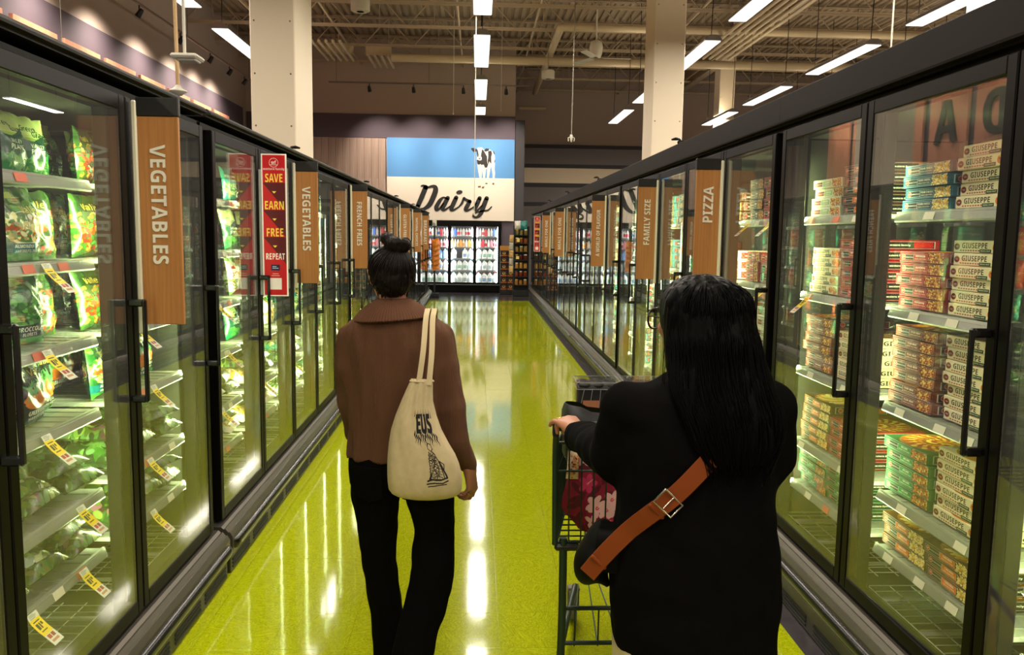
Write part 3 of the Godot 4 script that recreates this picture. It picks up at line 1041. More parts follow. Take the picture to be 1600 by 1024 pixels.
# ------------------------------------------------------------------ blade signs on the freezer doors
func build_signs() -> void:
	var wimg := wood_img(Color(0.58, 0.37, 0.17), Color(0.74, 0.51, 0.27), 96, 384, 21, 1.0)
	var oak := tex_mat("sign_oak", wimg, 0.5)
	var capm := mat("sign_cap", Color(0.05, 0.045, 0.045), 0.5)
	var strip := mat("sign_strip", Color(0.86, 0.84, 0.74), 0.35, 0.25)
	var white := mat("sign_white", Color(0.86, 0.84, 0.78), 0.5)
	# [west?, z, words, label extra]
	var list := [[true, -2.96, "VEGETABLES", "first VEGETABLES sign, in front of the near bags"], [true, -5.47, "VEGETABLES", "second VEGETABLES sign, beyond the red savings sign"], [true, -7.90, "FRENCH FRIES", "FRENCH FRIES sign on the west doors"], [true, -12.84, "GLUTEN FREE", "GLUTEN FREE sign above the shopper's bun"], [true, -15.32, "NATURAL CHOICES", "third from last wooden sign of the west doors"], [true, -17.78, "BREAKFAST", "last wooden sign of the west doors"],
		[false, -4.82, "PIZZA", "PIZZA sign above the long black hair"], [false, -6.55, "FAMILY SIZE", "FAMILY SIZE sign on the east doors"], [false, -9.19, "A WORLD OF FLAVOUR", "A WORLD OF FLAVOUR sign"], [false, -13.52, "MEALS FOR ONE", "nearer MEALS FOR ONE sign"], [false, -16.11, "MEALS FOR ONE", "further MEALS FOR ONE sign"]]
	var wid := 0.142
	var ht := 0.735
	for s in list:
		var west: bool = s[0]
		var t := thing("blade_sign", "upright oak blade reading " + s[3] if not west else "upright oak blade, " + s[3], "sign", at((XL + 0.004) if west else (XR - 0.004), 1.68, s[1] + (-0.022 if west else 0.022)), "wooden blade signs on the freezer doors")
		var d := 1.0 if west else -1.0
		var fx := d * (0.022 + wid / 2)
		var y0 := 0.0
		obj("oak_blade", cbox(Vector3(wid, ht, 0.016), 0.002), oak, t, at(fx, y0, 0.002))
		obj("top_cap", cbox(Vector3(wid + 0.006, 0.065, 0.022), 0.003), capm, t, at(fx, y0 + ht / 2 + 0.033, 0.002))
		var sb := MB.new()
		sb.box(Vector3(0.0, -0.01, 0.0), Vector3(0.020, ht + 0.09, 0.026), 0.005)
		obj("mounting_strip", sb.mesh(), strip, t, at(d * 0.012, y0 + 0.02, 0.004))
		var n: int = s[2].length()
		var tm := text_mesh(s[2], 0.058 if n < 15 else 0.05, 0.004)
		var bb := tm.get_aabb()
		var turn := -PI / 2 if west else PI / 2
		var xf := Transform3D(Basis(Vector3(0, 0, 1), turn), Vector3(fx + d * -0.004, 0, 0.0125))
		var span := bb.size.x
		# west words hang from near the top, east words climb to near the top
		var hi := ht / 2 - 0.10
		var target := 0.42 if n == 10 and west else (0.415 if n == 12 else (0.21 if n == 5 else (0.36 if n == 11 else 0.52)))
		var k := target / span
		xf.basis = xf.basis.scaled(Vector3.ONE)
		xf = xf.scaled_local(Vector3(k, clampf(k, 0.8, 1.1), 1.0))
		xf.origin.y = hi - target / 2
		obj("lettering", tm, white, t, xf)
	# red savings signs
	var img := red_sign_img()
	var red := tex_mat("red_sign", img, 0.45)
	for q in [[true, -4.66, "tall red sign SAVE EARN FREE REPEAT between the wooden blades"], [false, -18.7, "small distant red savings sign by the last east doors"]]:
		var west: bool = q[0]
		var d := 1.0 if west else -1.0
		var t := thing("savings_sign", q[2], "sign", at((XL + 0.004) if west else (XR - 0.004), 1.685, q[1]))
		var b := MB.new()
		var pw := 0.140
		var ph := 0.795
		var bd := Rect2(0.005, 0.002, 0.01, 0.002)
		b.box(Vector3(0, 0, 0), Vector3(pw, ph, 0.006), 0.0008, {0: Rect2(0, 0, 1, 1), 1: Rect2(0, 0, 1, 1), 2: bd, 3: bd, 4: bd, 5: bd, 9: bd})
		obj("printed_panel", b.mesh(), red, t, at(d * (0.012 + pw / 2), 0, 0))
		obj("mounting_strip", cbox(Vector3(0.012, 0.70, 0.03), 0.003), mat("sign_clear_strip", Color(0.6, 0.62, 0.6), 0.3, 0.3), t, at(d * 0.004, -0.04, 0))

func red_sign_img() -> Image:
	var w := 180
	var h := 1024
	var im := Image.create_empty(w, h, false, Image.FORMAT_RGB8)
	var red := Color(0.78, 0.04, 0.09)
	var dk := Color(0.36, 0.03, 0.08)
	var yel := Color(0.98, 0.87, 0.30)
	var wh := Color(0.97, 0.93, 0.90)
	im.fill(wh)
	rect(im, 9, 8, w - 18, h - 16, red)
	# dark wedges stepping down between the words
	for s in 3:
		var y0 := 205 + s * 195
		for y in range(0, 195):
			var x0 := 9 + int(y * (w - 18) / 195.0)
			rect(im, x0, y0 + y, w - 9 - x0, 1, dk)
	rect(im, 9, 190, w - 18, 15, red)
	for y in range(118, 205):
		rect(im, 9, y, w - 18, 1, red)
	# ring emblem and name
	for r in [[46, wh], [42, red]]:
		ell(im, w / 2, 62, r[0] * 0.72, r[0] * 0.72, r[1])
	write(im, "wf", w / 2, 60, 34, wh, 0.9)
	rect(im, 62, 76, 56, 3, wh)
	write(im, "western family", w / 2, 106, 22, wh, 0.98)
	var words := ["SAVE", "EARN", "FREE"]
	for k in 3:
		write(im, words[k], w / 2, 170 + k * 195, 82, yel, 0.68)
		for y in 16:
			rect(im, w / 2 - (16 - y), 265 + k * 195 + y, (16 - y) * 2, 1, yel)
	write(im, "REPEAT", w / 2, 735, 62, wh, 0.64)
	rect(im, 58, 795, 64, 42, Color(0.10, 0.10, 0.28))
	rect(im, 68, 806, 30, 5, Color(0.75, 0.78, 0.9))
	rect(im, 68, 818, 44, 5, Color(0.75, 0.78, 0.9))
	rect(im, 68, 858, 44, 5, Color(0.95, 0.7, 0.7))
	rect(im, 60, 872, 60, 5, Color(0.95, 0.7, 0.7))
	rect(im, 46, 892, 88, 84, wh)
	return im

# ------------------------------------------------------------------ goods in the freezers
func bag_mesh(w: float, h: float, th: float, seed_: int, lying := false) -> ArrayMesh:
	var f := FastNoiseLite.new()
	f.seed = seed_
	f.frequency = 9.0
	f.fractal_type = FastNoiseLite.FRACTAL_RIDGED
	f.fractal_octaves = 2
	var g := FastNoiseLite.new()
	g.seed = seed_ + 9
	g.frequency = 4.0
	var R := 16
	var C := 13
	var b := MB.new()
	for s in [1.0, -1.0]:
		var rows := []
		var uvs := []
		for r in R:
			var v := float(r) / (R - 1)          # 0 top, 1 bottom
			var row := []
			var uvr := []
			for c in C:
				var u := float(c) / (C - 1)
				var e := u * 2.0 - 1.0
				var vv := v * 2.0 - 1.0
				var crimp := clampf(minf(v, 1.0 - v) / 0.10, 0.0, 1.0)
				var p := pow(maxf(0.0, 1.0 - pow(absf(e), 2.6)), 0.55) * pow(maxf(0.0, 1.0 - pow(absf(vv), 3.5)), 0.75)
				if not lying: p *= 0.55 + 0.45 * smoothstep(0.05, 0.6, v)
				var x := e * w * 0.5 * (1.0 - 0.10 * p * (1.0 - absf(e)) - 0.05 * sin(PI * v) * absf(e))
				var y := h * (1.0 - v)
				var wr := f.get_noise_3d(x, y, s * 3.0) * (0.020 if lying else 0.012) + g.get_noise_3d(x * 1.3, y, s * 5.0) * 0.014
				var z: float = s * (p * th * 0.5 + 0.0012) + wr * (0.25 + crimp * 0.75) * (1.0 if p > 0.02 else 0.15)
				z += (1.0 - v) * (1.0 - v) * g.get_noise_2d(x * 0.7, 3.0) * 0.05 * (0.0 if lying else 1.0)
				if v < 0.09: y += g.get_noise_2d(x * 2.5, 9.0) * 0.012
				if lying and s < 0: z = maxf(z, -th * 0.30)
				row.append(Vector3(x, y, z))
				uvr.append(Vector2(u, v))
			rows.append(row)
			uvs.append(uvr)
		b.grid(rows, uvs, false, -s)
	return b.mesh()

func leaf_fill(im: Image, cols: Array, n: int, seed_: int, r := Rect2(0, 0, 160, 224), sz := 12.0) -> void:
	var q := RandomNumberGenerator.new()
	q.seed = seed_
	for k in n:
		var c: Color = cols[q.randi() % cols.size()]
		c = c.lightened(q.randf() * 0.25) if q.randf() < 0.5 else c.darkened(q.randf() * 0.35)
		ell(im, r.position.x + q.randf() * r.size.x, r.position.y + q.randf() * r.size.y, sz * (0.4 + q.randf()), sz * (0.25 + q.randf() * 0.6), c, q.randf() * PI)

func bag_imgs() -> Array:
	var W := 160
	var H := 224
	var out := []
	var new_img := func(c: Color) -> Image:
		var im := Image.create_empty(W, H, false, Image.FORMAT_RGB8)
		im.fill(c)
		return im
	var deep := Color(0.05, 0.25, 0.10)
	var green := Color(0.10, 0.52, 0.18)
	var pale := Color(0.80, 0.86, 0.55)
	var cream := Color(0.93, 0.92, 0.80)
	# 0 pale top over emerald, lettered panel
	var im: Image = new_img.call(Color(0.05, 0.48, 0.24))
	for y in 96: rect(im, 0, y, W, 1, pale if y < 70 + 20 * sin(y * 0.03) else Color(0.62, 0.75, 0.32))
	for x in W: rect(im, x, 78 + int(18 * sin(x * 0.03)), 1, 70, Color(0.04, 0.30, 0.20))
	write(im, "Green", 54, 50, 26, Color(0.06, 0.34, 0.14))
	write(im, "Giant", 106, 68, 28, Color(0.06, 0.34, 0.14))
	write(im, "VALLEY", 80, 112, 20, cream)
	write(im, "PLANT", 80, 132, 24, cream)
	leaf_fill(im, [Color(0.16, 0.5, 0.16), Color(0.35, 0.62, 0.2)], 60, 1, Rect2(10, 160, 140, 50), 10)
	out.append([im, "emerald and pale green bag"])
	# 1 pale corn bag
	im = new_img.call(Color(0.86, 0.90, 0.62))
	rect(im, 0, 0, W, 34, Color(0.35, 0.68, 0.25))
	leaf_fill(im, [Color(0.95, 0.80, 0.15), Color(0.98, 0.88, 0.3)], 160, 2, Rect2(10, 140, 140, 70), 7)
	write(im, "Green", 80, 66, 32, deep)
	write(im, "Giant", 80, 96, 32, deep)
	out.append([im, "pale bag with yellow kernels"])
	# 2 medley bag with a plate of vegetables
	im = new_img.call(Color(0.09, 0.30, 0.10))
	leaf_fill(im, [Color(0.16, 0.45, 0.12), Color(0.3, 0.55, 0.12)], 40, 3, Rect2(0, 0, 160, 120), 18)
	ell(im, 50, 26, 26, 11, Color(0.75, 0.78, 0.2))
	ell(im, 80, 128, 76, 52, Color(0.85, 0.83, 0.68))
	ell(im, 80, 124, 70, 46, Color(0.25, 0.42, 0.12))
	leaf_fill(im, [Color(0.88, 0.86, 0.62), Color(0.80, 0.34, 0.08), Color(0.9, 0.85, 0.5), Color(0.22, 0.5, 0.14), Color(0.93, 0.91, 0.75)], 90, 4, Rect2(18, 88, 124, 72), 11)
	rect(im, 0, 172, W, 30, Color(0.05, 0.34, 0.36))
	rect(im, 0, 202, W, 22, Color(0.20, 0.55, 0.16))
	write(im, "Valle", 108, 70, 30, Color(0.82, 0.68, 0.28))
	write(im, "ALMONDS", 64, 181, 14, cream)
	write(im, "and CAULIFLOWER", 80, 195, 13, cream, 0.85)
	out.append([im, "dark green vegetable medley bag"])
	# 3 white pea bag
	im = new_img.call(Color(0.88, 0.90, 0.76))
	rect(im, 0, 0, W, 40, Color(0.30, 0.55, 0.25))
	write(im, "ORGANIC", 80, 76, 30, Color(0.12, 0.25, 0.10), 0.9)
	write(im, "PEAS", 80, 104, 30, Color(0.12, 0.25, 0.10))
	leaf_fill(im, [Color(0.25, 0.62, 0.12), Color(0.35, 0.72, 0.2)], 60, 5, Rect2(86, 130, 50, 50), 9)
	rect(im, 0, 192, W, 32, Color(0.20, 0.62, 0.20))
	out.append([im, "white pea bag"])
	# 4 broccoli bag with navy foot
	im = new_img.call(Color(0.07, 0.32, 0.12))
	leaf_fill(im, [Color(0.12, 0.48, 0.14), Color(0.25, 0.6, 0.2), Color(0.1, 0.36, 0.12)], 130, 6, Rect2(0, 60, 160, 110), 13)
	ell(im, 50, 32, 30, 13, Color(0.5, 0.68, 0.18))
	rect(im, 0, 165, W, 38, Color(0.05, 0.09, 0.22))
	rect(im, 0, 203, W, 21, Color(0.18, 0.62, 0.22))
	write(im, "BROCCOLI", 80, 178, 20, cream)
	write(im, "FLORETS", 80, 194, 15, cream)
	out.append([im, "broccoli bag with navy foot"])
	# 5 mixed bag with orange and yellow
	im = new_img.call(Color(0.20, 0.34, 0.10))
	leaf_fill(im, [Color(0.85, 0.35, 0.08), Color(0.92, 0.72, 0.15), Color(0.2, 0.5, 0.12), Color(0.8, 0.2, 0.1)], 150, 7, Rect2(0, 70, 160, 130), 12)
	rect(im, 0, 30, W, 34, Color(0.14, 0.28, 0.08))
	write(im, "Valle", 80, 46, 30, Color(0.9, 0.75, 0.3))
	out.append([im, "orange and yellow mixed bag"])
	# 6 white bean bag
	im = new_img.call(Color(0.86, 0.90, 0.74))
	leaf_fill(im, [Color(0.45, 0.7, 0.3), Color(0.3, 0.6, 0.2)], 50, 8, Rect2(0, 0, 160, 50), 12)
	rect(im, 20, 66, 90, 16, Color(0.60, 0.08, 0.10))
	write(im, "green", 80, 104, 40, Color(0.35, 0.08, 0.10))
	for k in 18: ell(im, 20 + (k * 37) % 120, 140 + (k * 23) % 55, 30, 4, Color(0.35, 0.62, 0.22).darkened(0.02 * k), 0.3 * sin(k * 2.1))
	rect(im, 0, 204, W, 20, Color(0.22, 0.60, 0.2))
	out.append([im, "white green bean bag"])
	# 7 black bag with a bowl of beans
	im = new_img.call(Color(0.05, 0.07, 0.04))
	leaf_fill(im, [Color(0.12, 0.3, 0.08), Color(0.08, 0.2, 0.06)], 30, 9, Rect2(0, 0, 160, 60), 16)
	write(im, "Valle", 100, 56, 28, Color(0.82, 0.66, 0.25))
	ell(im, 80, 138, 70, 30, Color(0.78, 0.42, 0.10))
	for k in 26: ell(im, 80 + 46 * sin(k * 1.7), 112 + 12 * cos(k * 2.3), 4, 30, Color(0.12, 0.48, 0.12).lightened(0.012 * k), 0.9 * sin(k * 1.1))
	ell(im, 80, 150, 68, 22, Color(0.80, 0.42, 0.12))
	rect(im, 0, 172, W, 40, Color(0.07, 0.14, 0.08))
	write(im, "GREEN BEANS", 80, 182, 17, cream)
	write(im, "HARICOTS VERTS", 80, 198, 14, cream)
	rect(im, 0, 210, W, 14, Color(0.2, 0.5, 0.15))
	out.append([im, "black bag with orange bowl"])
	# 8, 9, 10 clear bags of leaves
	im = new_img.call(Color(0.05, 0.14, 0.04))
	leaf_fill(im, [Color(0.07, 0.24, 0.06), Color(0.14, 0.34, 0.09), Color(0.30, 0.46, 0.18), Color(0.05, 0.13, 0.05)], 240, 10, Rect2(0, 0, 160, 224), 15)
	rect(im, 30, 20, 100, 44, Color(0.08, 0.42, 0.16))
	write(im, "SPINACH", 80, 42, 20, cream)
	out.append([im, "clear bag of dark leaves"])
	im = new_img.call(Color(0.10, 0.20, 0.05))
	leaf_fill(im, [Color(0.34, 0.46, 0.12), Color(0.16, 0.34, 0.10), Color(0.34, 0.08, 0.20), Color(0.48, 0.56, 0.24), Color(0.08, 0.18, 0.06)], 260, 11, Rect2(0, 0, 160, 224), 14)
	out.append([im, "clear bag of greens with purple"])
	im = new_img.call(Color(0.14, 0.30, 0.07))
	leaf_fill(im, [Color(0.36, 0.50, 0.12), Color(0.18, 0.40, 0.12), Color(0.55, 0.58, 0.24), Color(0.08, 0.20, 0.06)], 220, 12, Rect2(0, 0, 160, 224), 13)
	rect(im, 24, 120, 112, 60, Color(0.06, 0.28, 0.46))
	write(im, "KALE", 80, 150, 34, cream)
	out.append([im, "green bag with blue label"])
	# 11 fries, 12 teal, 13 red
	im = new_img.call(Color(0.80, 0.20, 0.08))
	for k in 40: ell(im, 20 + (k * 53) % 120, 110 + (k * 31) % 80, 26, 4, Color(0.93, 0.74, 0.28).darkened(0.008 * k), sin(k * 1.3))
	write(im, "FRIES", 80, 60, 42, Color(0.98, 0.9, 0.6))
	out.append([im, "red and golden fries bag"])
	im = new_img.call(Color(0.10, 0.50, 0.42))
	leaf_fill(im, [Color(0.85, 0.8, 0.5), Color(0.6, 0.7, 0.25)], 90, 13, Rect2(10, 110, 140, 80), 9)
	rect(im, 14, 36, 132, 46, Color(0.04, 0.36, 0.32))
	write(im, "RICE BLEND", 80, 60, 22, cream)
	out.append([im, "teal rice blend bag"])
	im = new_img.call(Color(0.90, 0.88, 0.74))
	leaf_fill(im, [Color(0.90, 0.78, 0.40), Color(0.78, 0.55, 0.2)], 120, 14, Rect2(10, 100, 140, 100), 10)
	rect(im, 0, 0, W, 70, Color(0.18, 0.55, 0.18))
	write(im, "CUT", 80, 44, 36, cream)
	out.append([im, "white and golden bag"])
	return out

var bag_mats := []
var bag_names := []
var bag_stand := []
var bag_lie := []
const WEST_SPOT := ["behind the nearest cut-off door", "door before first VEGETABLES sign", "door past first VEGETABLES sign", "door before red savings sign", "door past red savings sign", "door past second VEGETABLES sign", "second past second VEGETABLES sign", "door before FRENCH FRIES sign", "door past FRENCH FRIES sign", "second past FRENCH FRIES sign"]
const SHELF_NAME := ["top", "second", "third", "fourth", "fifth", "bottom"]

func build_products() -> void:
	var k := 0
	for q in bag_imgs():
		var m := tex_mat("bag_%d" % k, q[0], 0.26)
		m.metallic_specular = 0.6
		bag_mats.append(m)
		bag_names.append(q[1])
		k += 1
	for s in 4:
		bag_stand.append(bag_mesh(0.21, 0.25, 0.075, 300 + s))
		bag_lie.append(bag_mesh(0.225, 0.32, 0.115, 400 + s, true))
	var stand_plan := [[1, 0, 0, 0], [2, 2, 2, 5], [3, 4, 4, 5], [6, 7, 7, 7]]
	var lie_plan := [[8, 9, 8, 9], [9, 10, 9, 10]]
	var far_bags := []
	var spot := 0
	var west_count := 0
	for c in cases:
		if c[3] != "west": continue
		for bay in int(c[1]):
			if spot < 9:
				for sh in 6:
					var y: float = SHELF_W[sh] + 0.001
					var cx: float = 0.04 + (bay + 0.5) * c[2]
					if sh < 4:
						for i in 4:
							var x := cx - 0.255 + i * 0.172 + rng.randf_range(-0.008, 0.008)
							var dsg: int = stand_plan[sh][i] if spot < 3 else (pick([0, 0, 1, 3, 6, 13, 12]) if spot < 6 else pick([11, 13, 5, 12, 6, 11]))
							
							if spot == 2: dsg = pick([0, 4, 7, 2, 5, 3])
							place_bag(c[0], spot, sh, i, dsg, Transform3D(Basis(Vector3.UP, rng.randf_range(-0.2, 0.2)) * Basis(Vector3.RIGHT, rng.randf_range(-0.12, -0.05)), Vector3(x, y, -0.210 - 0.045 * (i % 2) + rng.randf_range(-0.012, 0.010))), bag_stand[rng.randi() % 4], 0.80 if sh == 0 else rng.randf_range(0.88, 0.94))
						if spot == 1 or spot == 2:
							for i in 4:
								place_bag(c[0], spot, sh, i + 4, stand_plan[sh][(i + 1) % 4], Transform3D(Basis(Vector3.UP, rng.randf_range(-0.2, 0.2)) * Basis(Vector3.RIGHT, -0.08), Vector3(cx - 0.245 + i * 0.168, y + 0.004, -0.385 - 0.04 * (i % 2))), bag_stand[rng.randi() % 4], 0.86 if sh == 0 else 0.95)
					else:
						for i in 3:
							var x := cx - 0.235 + i * 0.235 + rng.randf_range(-0.008, 0.008)
							var dsg: int = lie_plan[sh - 4][i] if spot < 3 else pick([8, 9, 10, 13, 12, 6])
							place_bag(c[0], spot, sh, i, dsg, Transform3D(Basis(Vector3.UP, rng.randf_range(-0.12, 0.12)) * Basis(Vector3.RIGHT, -PI / 2 + rng.randf_range(0.05, 0.12)), Vector3(x, y + 0.050 + 0.008 * (i % 2), -0.112 - 0.012 * (i % 2))).scaled_local(Vector3(1.22, 1.0, 0.95)), bag_lie[rng.randi() % 4], rng.randf_range(0.82, 0.88))
						for i in 2:
							place_bag(c[0], spot, sh, i + 3, pick([8, 9, 10]) if spot < 3 else pick([9, 10, 13, 12, 5]), Transform3D(Basis(Vector3.UP, rng.randf_range(-0.25, 0.25)) * Basis(Vector3.RIGHT, -PI / 2 + rng.randf_range(0.02, 0.08)), Vector3(cx - 0.14 + i * 0.30, y + 0.124, -0.122)).scaled_local(Vector3(1.45, 1.0, 0.85)), bag_lie[rng.randi() % 4], rng.randf_range(0.78, 0.84))
						if sh == 4 and (spot == 1 or spot == 2):
							place_bag(c[0], spot, sh, 5, 10, Transform3D(Basis(Vector3.UP, 0.5) * Basis(Vector3.RIGHT, -PI / 2 + 0.04), Vector3(cx - 0.05, y + 0.185, -0.15)).scaled_local(Vector3(1.3, 1.0, 0.8)), bag_lie[2], 0.72)
			else:
				for sh in 6:
					for i in 3:
						var cx: float = 0.04 + (bay + 0.5) * c[2]
						far_bags.append(c[0].transform * Transform3D(Basis(Vector3.UP, rng.randf_range(-0.3, 0.3)), Vector3(cx - 0.235 + i * 0.232, SHELF_W[sh] + 0.001, -0.19)).scaled_local(Vector3(1, 0.75 if sh > 3 or sh == 0 else 0.9, 1)))
			spot += 1
	# the far bags are past counting
	far_mass("far_frozen_bags", "rows of frozen food bags in the far west freezers", "frozen bags", bag_stand[0], far_bags, [bag_mats[11], bag_mats[13], bag_mats[12], bag_mats[5]])
	build_boxes()
	build_tags()

func far_mass(called: String, label: String, cat: String, m: Mesh, xs: Array, ms: Array) -> void:
	var root := thing(called, label, cat)
	root.set_meta("kind", "stuff")
	for k in ms.size():
		var mine := []
		for i in xs.size():
			if (i * 7 + i / 3) % ms.size() == k: mine.append(xs[i])
		var mm := MultiMesh.new()
		mm.transform_format = MultiMesh.TRANSFORM_3D
		mm.mesh = m
		mm.instance_count = mine.size()
		for i in mine.size(): mm.set_instance_transform(i, mine[i])
		var mi := MultiMeshInstance3D.new()
		mi.name = numbered(root, "row")
		mi.multimesh = mm
		mi.material_override = ms[k]
		root.add_child(mi)

func place_bag(root: Node3D, spot: int, sh: int, i: int, dsg: int, xf: Transform3D, m: Mesh, k: float) -> void:
	var o := obj("frozen_bag", m, bag_mats[dsg], self, root.transform * xf.scaled_local(Vector3.ONE * k))
	var how: String
	if sh < 4:
		how = ["leftmost", "second", "third", "rightmost", "rear leftmost", "rear second", "rear third", "rear rightmost"][i] + " on %s shelf" % SHELF_NAME[sh]
	else:
		how = ["lower left", "lower middle", "lower right", "upper left", "upper right", "topmost"][i] + ", %s shelf" % SHELF_NAME[sh]
	tag(o, "%s, %s, %s" % [bag_names[dsg], how, WEST_SPOT[spot]], "frozen bag", "frozen vegetable bags in the west freezers")

# ------------------------------------------------------------------ boxed pizza
func box_img(base: Color, panel: Color, mid: Color, words: String, sub: String, food: Array, seed_: int) -> Image:
	var im := Image.create_empty(512, 256, false, Image.FORMAT_RGB8)
	im.fill(base)
	var line := base.lightened(0.55)
	rect(im, 0, 0, 512, 3, line)
	rect(im, 0, 86, 512, 3, line)
	# long side, 512 x 90
	rect(im, 22, 20, 150, 54, line)
	rect(im, 25, 23, 144, 48, panel)
	ell(im, 52, 47, 20, 20, Color(0.90, 0.60, 0.50))
	ell(im, 52, 47, 16, 16, Color(0.62, 0.12, 0.14))
	write(im, "wf", 52, 46, 18, Color(0.95, 0.85, 0.8))
	write(im, "western family", 120, 47, 15, Color(0.92, 0.90, 0.85), 0.86)
	rect(im, 172, 16, 156, 62, line)
	rect(im, 175, 19, 150, 56, mid)
	write(im, words, 250, 36, 25, Color(0.97, 0.94, 0.86), 0.85)
	write(im, sub, 250, 60, 15, Color(0.95, 0.90, 0.80), 0.9)
	leaf_fill(im, food, 150, seed_, Rect2(340, 8, 165, 76), 12)
	# short end, 170 x 90 below it
	rect(im, 10, 108, 150, 60, line)
	rect(im, 13, 111, 144, 54, panel)
	ell(im, 26, 138, 7.5, 20, Color(0.90, 0.60, 0.50))
	ell(im, 26, 138, 6.0, 16, Color(0.62, 0.12, 0.14))
	write(im, "western family", 66, 138, 19, Color(0.92, 0.90, 0.85), 0.42)
	rect(im, 104, 114, 50, 48, mid)
	# lid picture
	ell(im, 330, 178, 74, 74, Color(0.62, 0.38, 0.15))
	for k in 150:
		var a := k * 2.399
		var r := 66.0 * sqrt(k / 150.0)
		ell(im, 330 + cos(a) * r, 178 + sin(a) * r, 7, 5, food[k % food.size()], a)
	return im

func giuseppe_img() -> Image:
	var im := Image.create_empty(512, 256, false, Image.FORMAT_RGB8)
	im.fill(Color(0.86, 0.82, 0.66))
	ell(im, 30, 44, 26, 26, Color(0.40, 0.08, 0.08))
	write(im, "THE", 30, 44, 15, Color(0.9, 0.8, 0.6))
	write(im, "GIUSEPPE", 196, 34, 60, Color(0.22, 0.17, 0.12), 0.86)
	for k in 9: ell(im, 70 + k * 24, 74, 9, 5, Color(0.62, 0.14, 0.10))
	rect(im, 246, 62, 104, 26, Color(0.10, 0.24, 0.15))
	write(im, "RISING CRUST", 298, 75, 14, Color(0.9, 0.88, 0.75), 0.9)
	ell(im, 390, 46, 30, 34, Color(0.80, 0.45, 0.15))
	ell(im, 462, 50, 42, 38, Color(0.78, 0.40, 0.12))
	leaf_fill(im, [Color(0.85, 0.60, 0.2), Color(0.7, 0.2, 0.08), Color(0.92, 0.78, 0.4)], 60, 71, Rect2(370, 18, 130, 60), 8)
	rect(im, 0, 88, 512, 4, Color(0.30, 0.22, 0.15))
	rect(im, 6, 100, 150, 76, Color(0.86, 0.82, 0.66))
	write(im, "GIUSEPPE", 82, 136, 52, Color(0.22, 0.17, 0.12), 0.42)
	ell(im, 330, 178, 74, 74, Color(0.70, 0.42, 0.16))
	leaf_fill(im, [Color(0.85, 0.60, 0.2), Color(0.7, 0.2, 0.08), Color(0.92, 0.78, 0.4)], 90, 72, Rect2(280, 128, 100, 100), 9)
	return im

const EAST_SPOT := ["nearest cut-off door", "nearest whole east door", "second whole east door", "door before PIZZA sign", "door past PIZZA sign", "door before FAMILY SIZE sign", "door past FAMILY SIZE sign"]
const COUNT_UP := ["bottom box", "second box up", "third box up", "fourth box up", "fifth box up", "sixth box up", "seventh box up", "eighth box up", "ninth box up"]
var box_mats := []
var box_names := ["blue pizza box", "red pizza box", "brown pizza box", "green pizza box", "orange pizza box", "cream pizza box", "white meal box", "dark meal box", "teal meal box"]
var box_long: ArrayMesh
var box_flat: ArrayMesh
var box_count := 0
var far_boxes := []

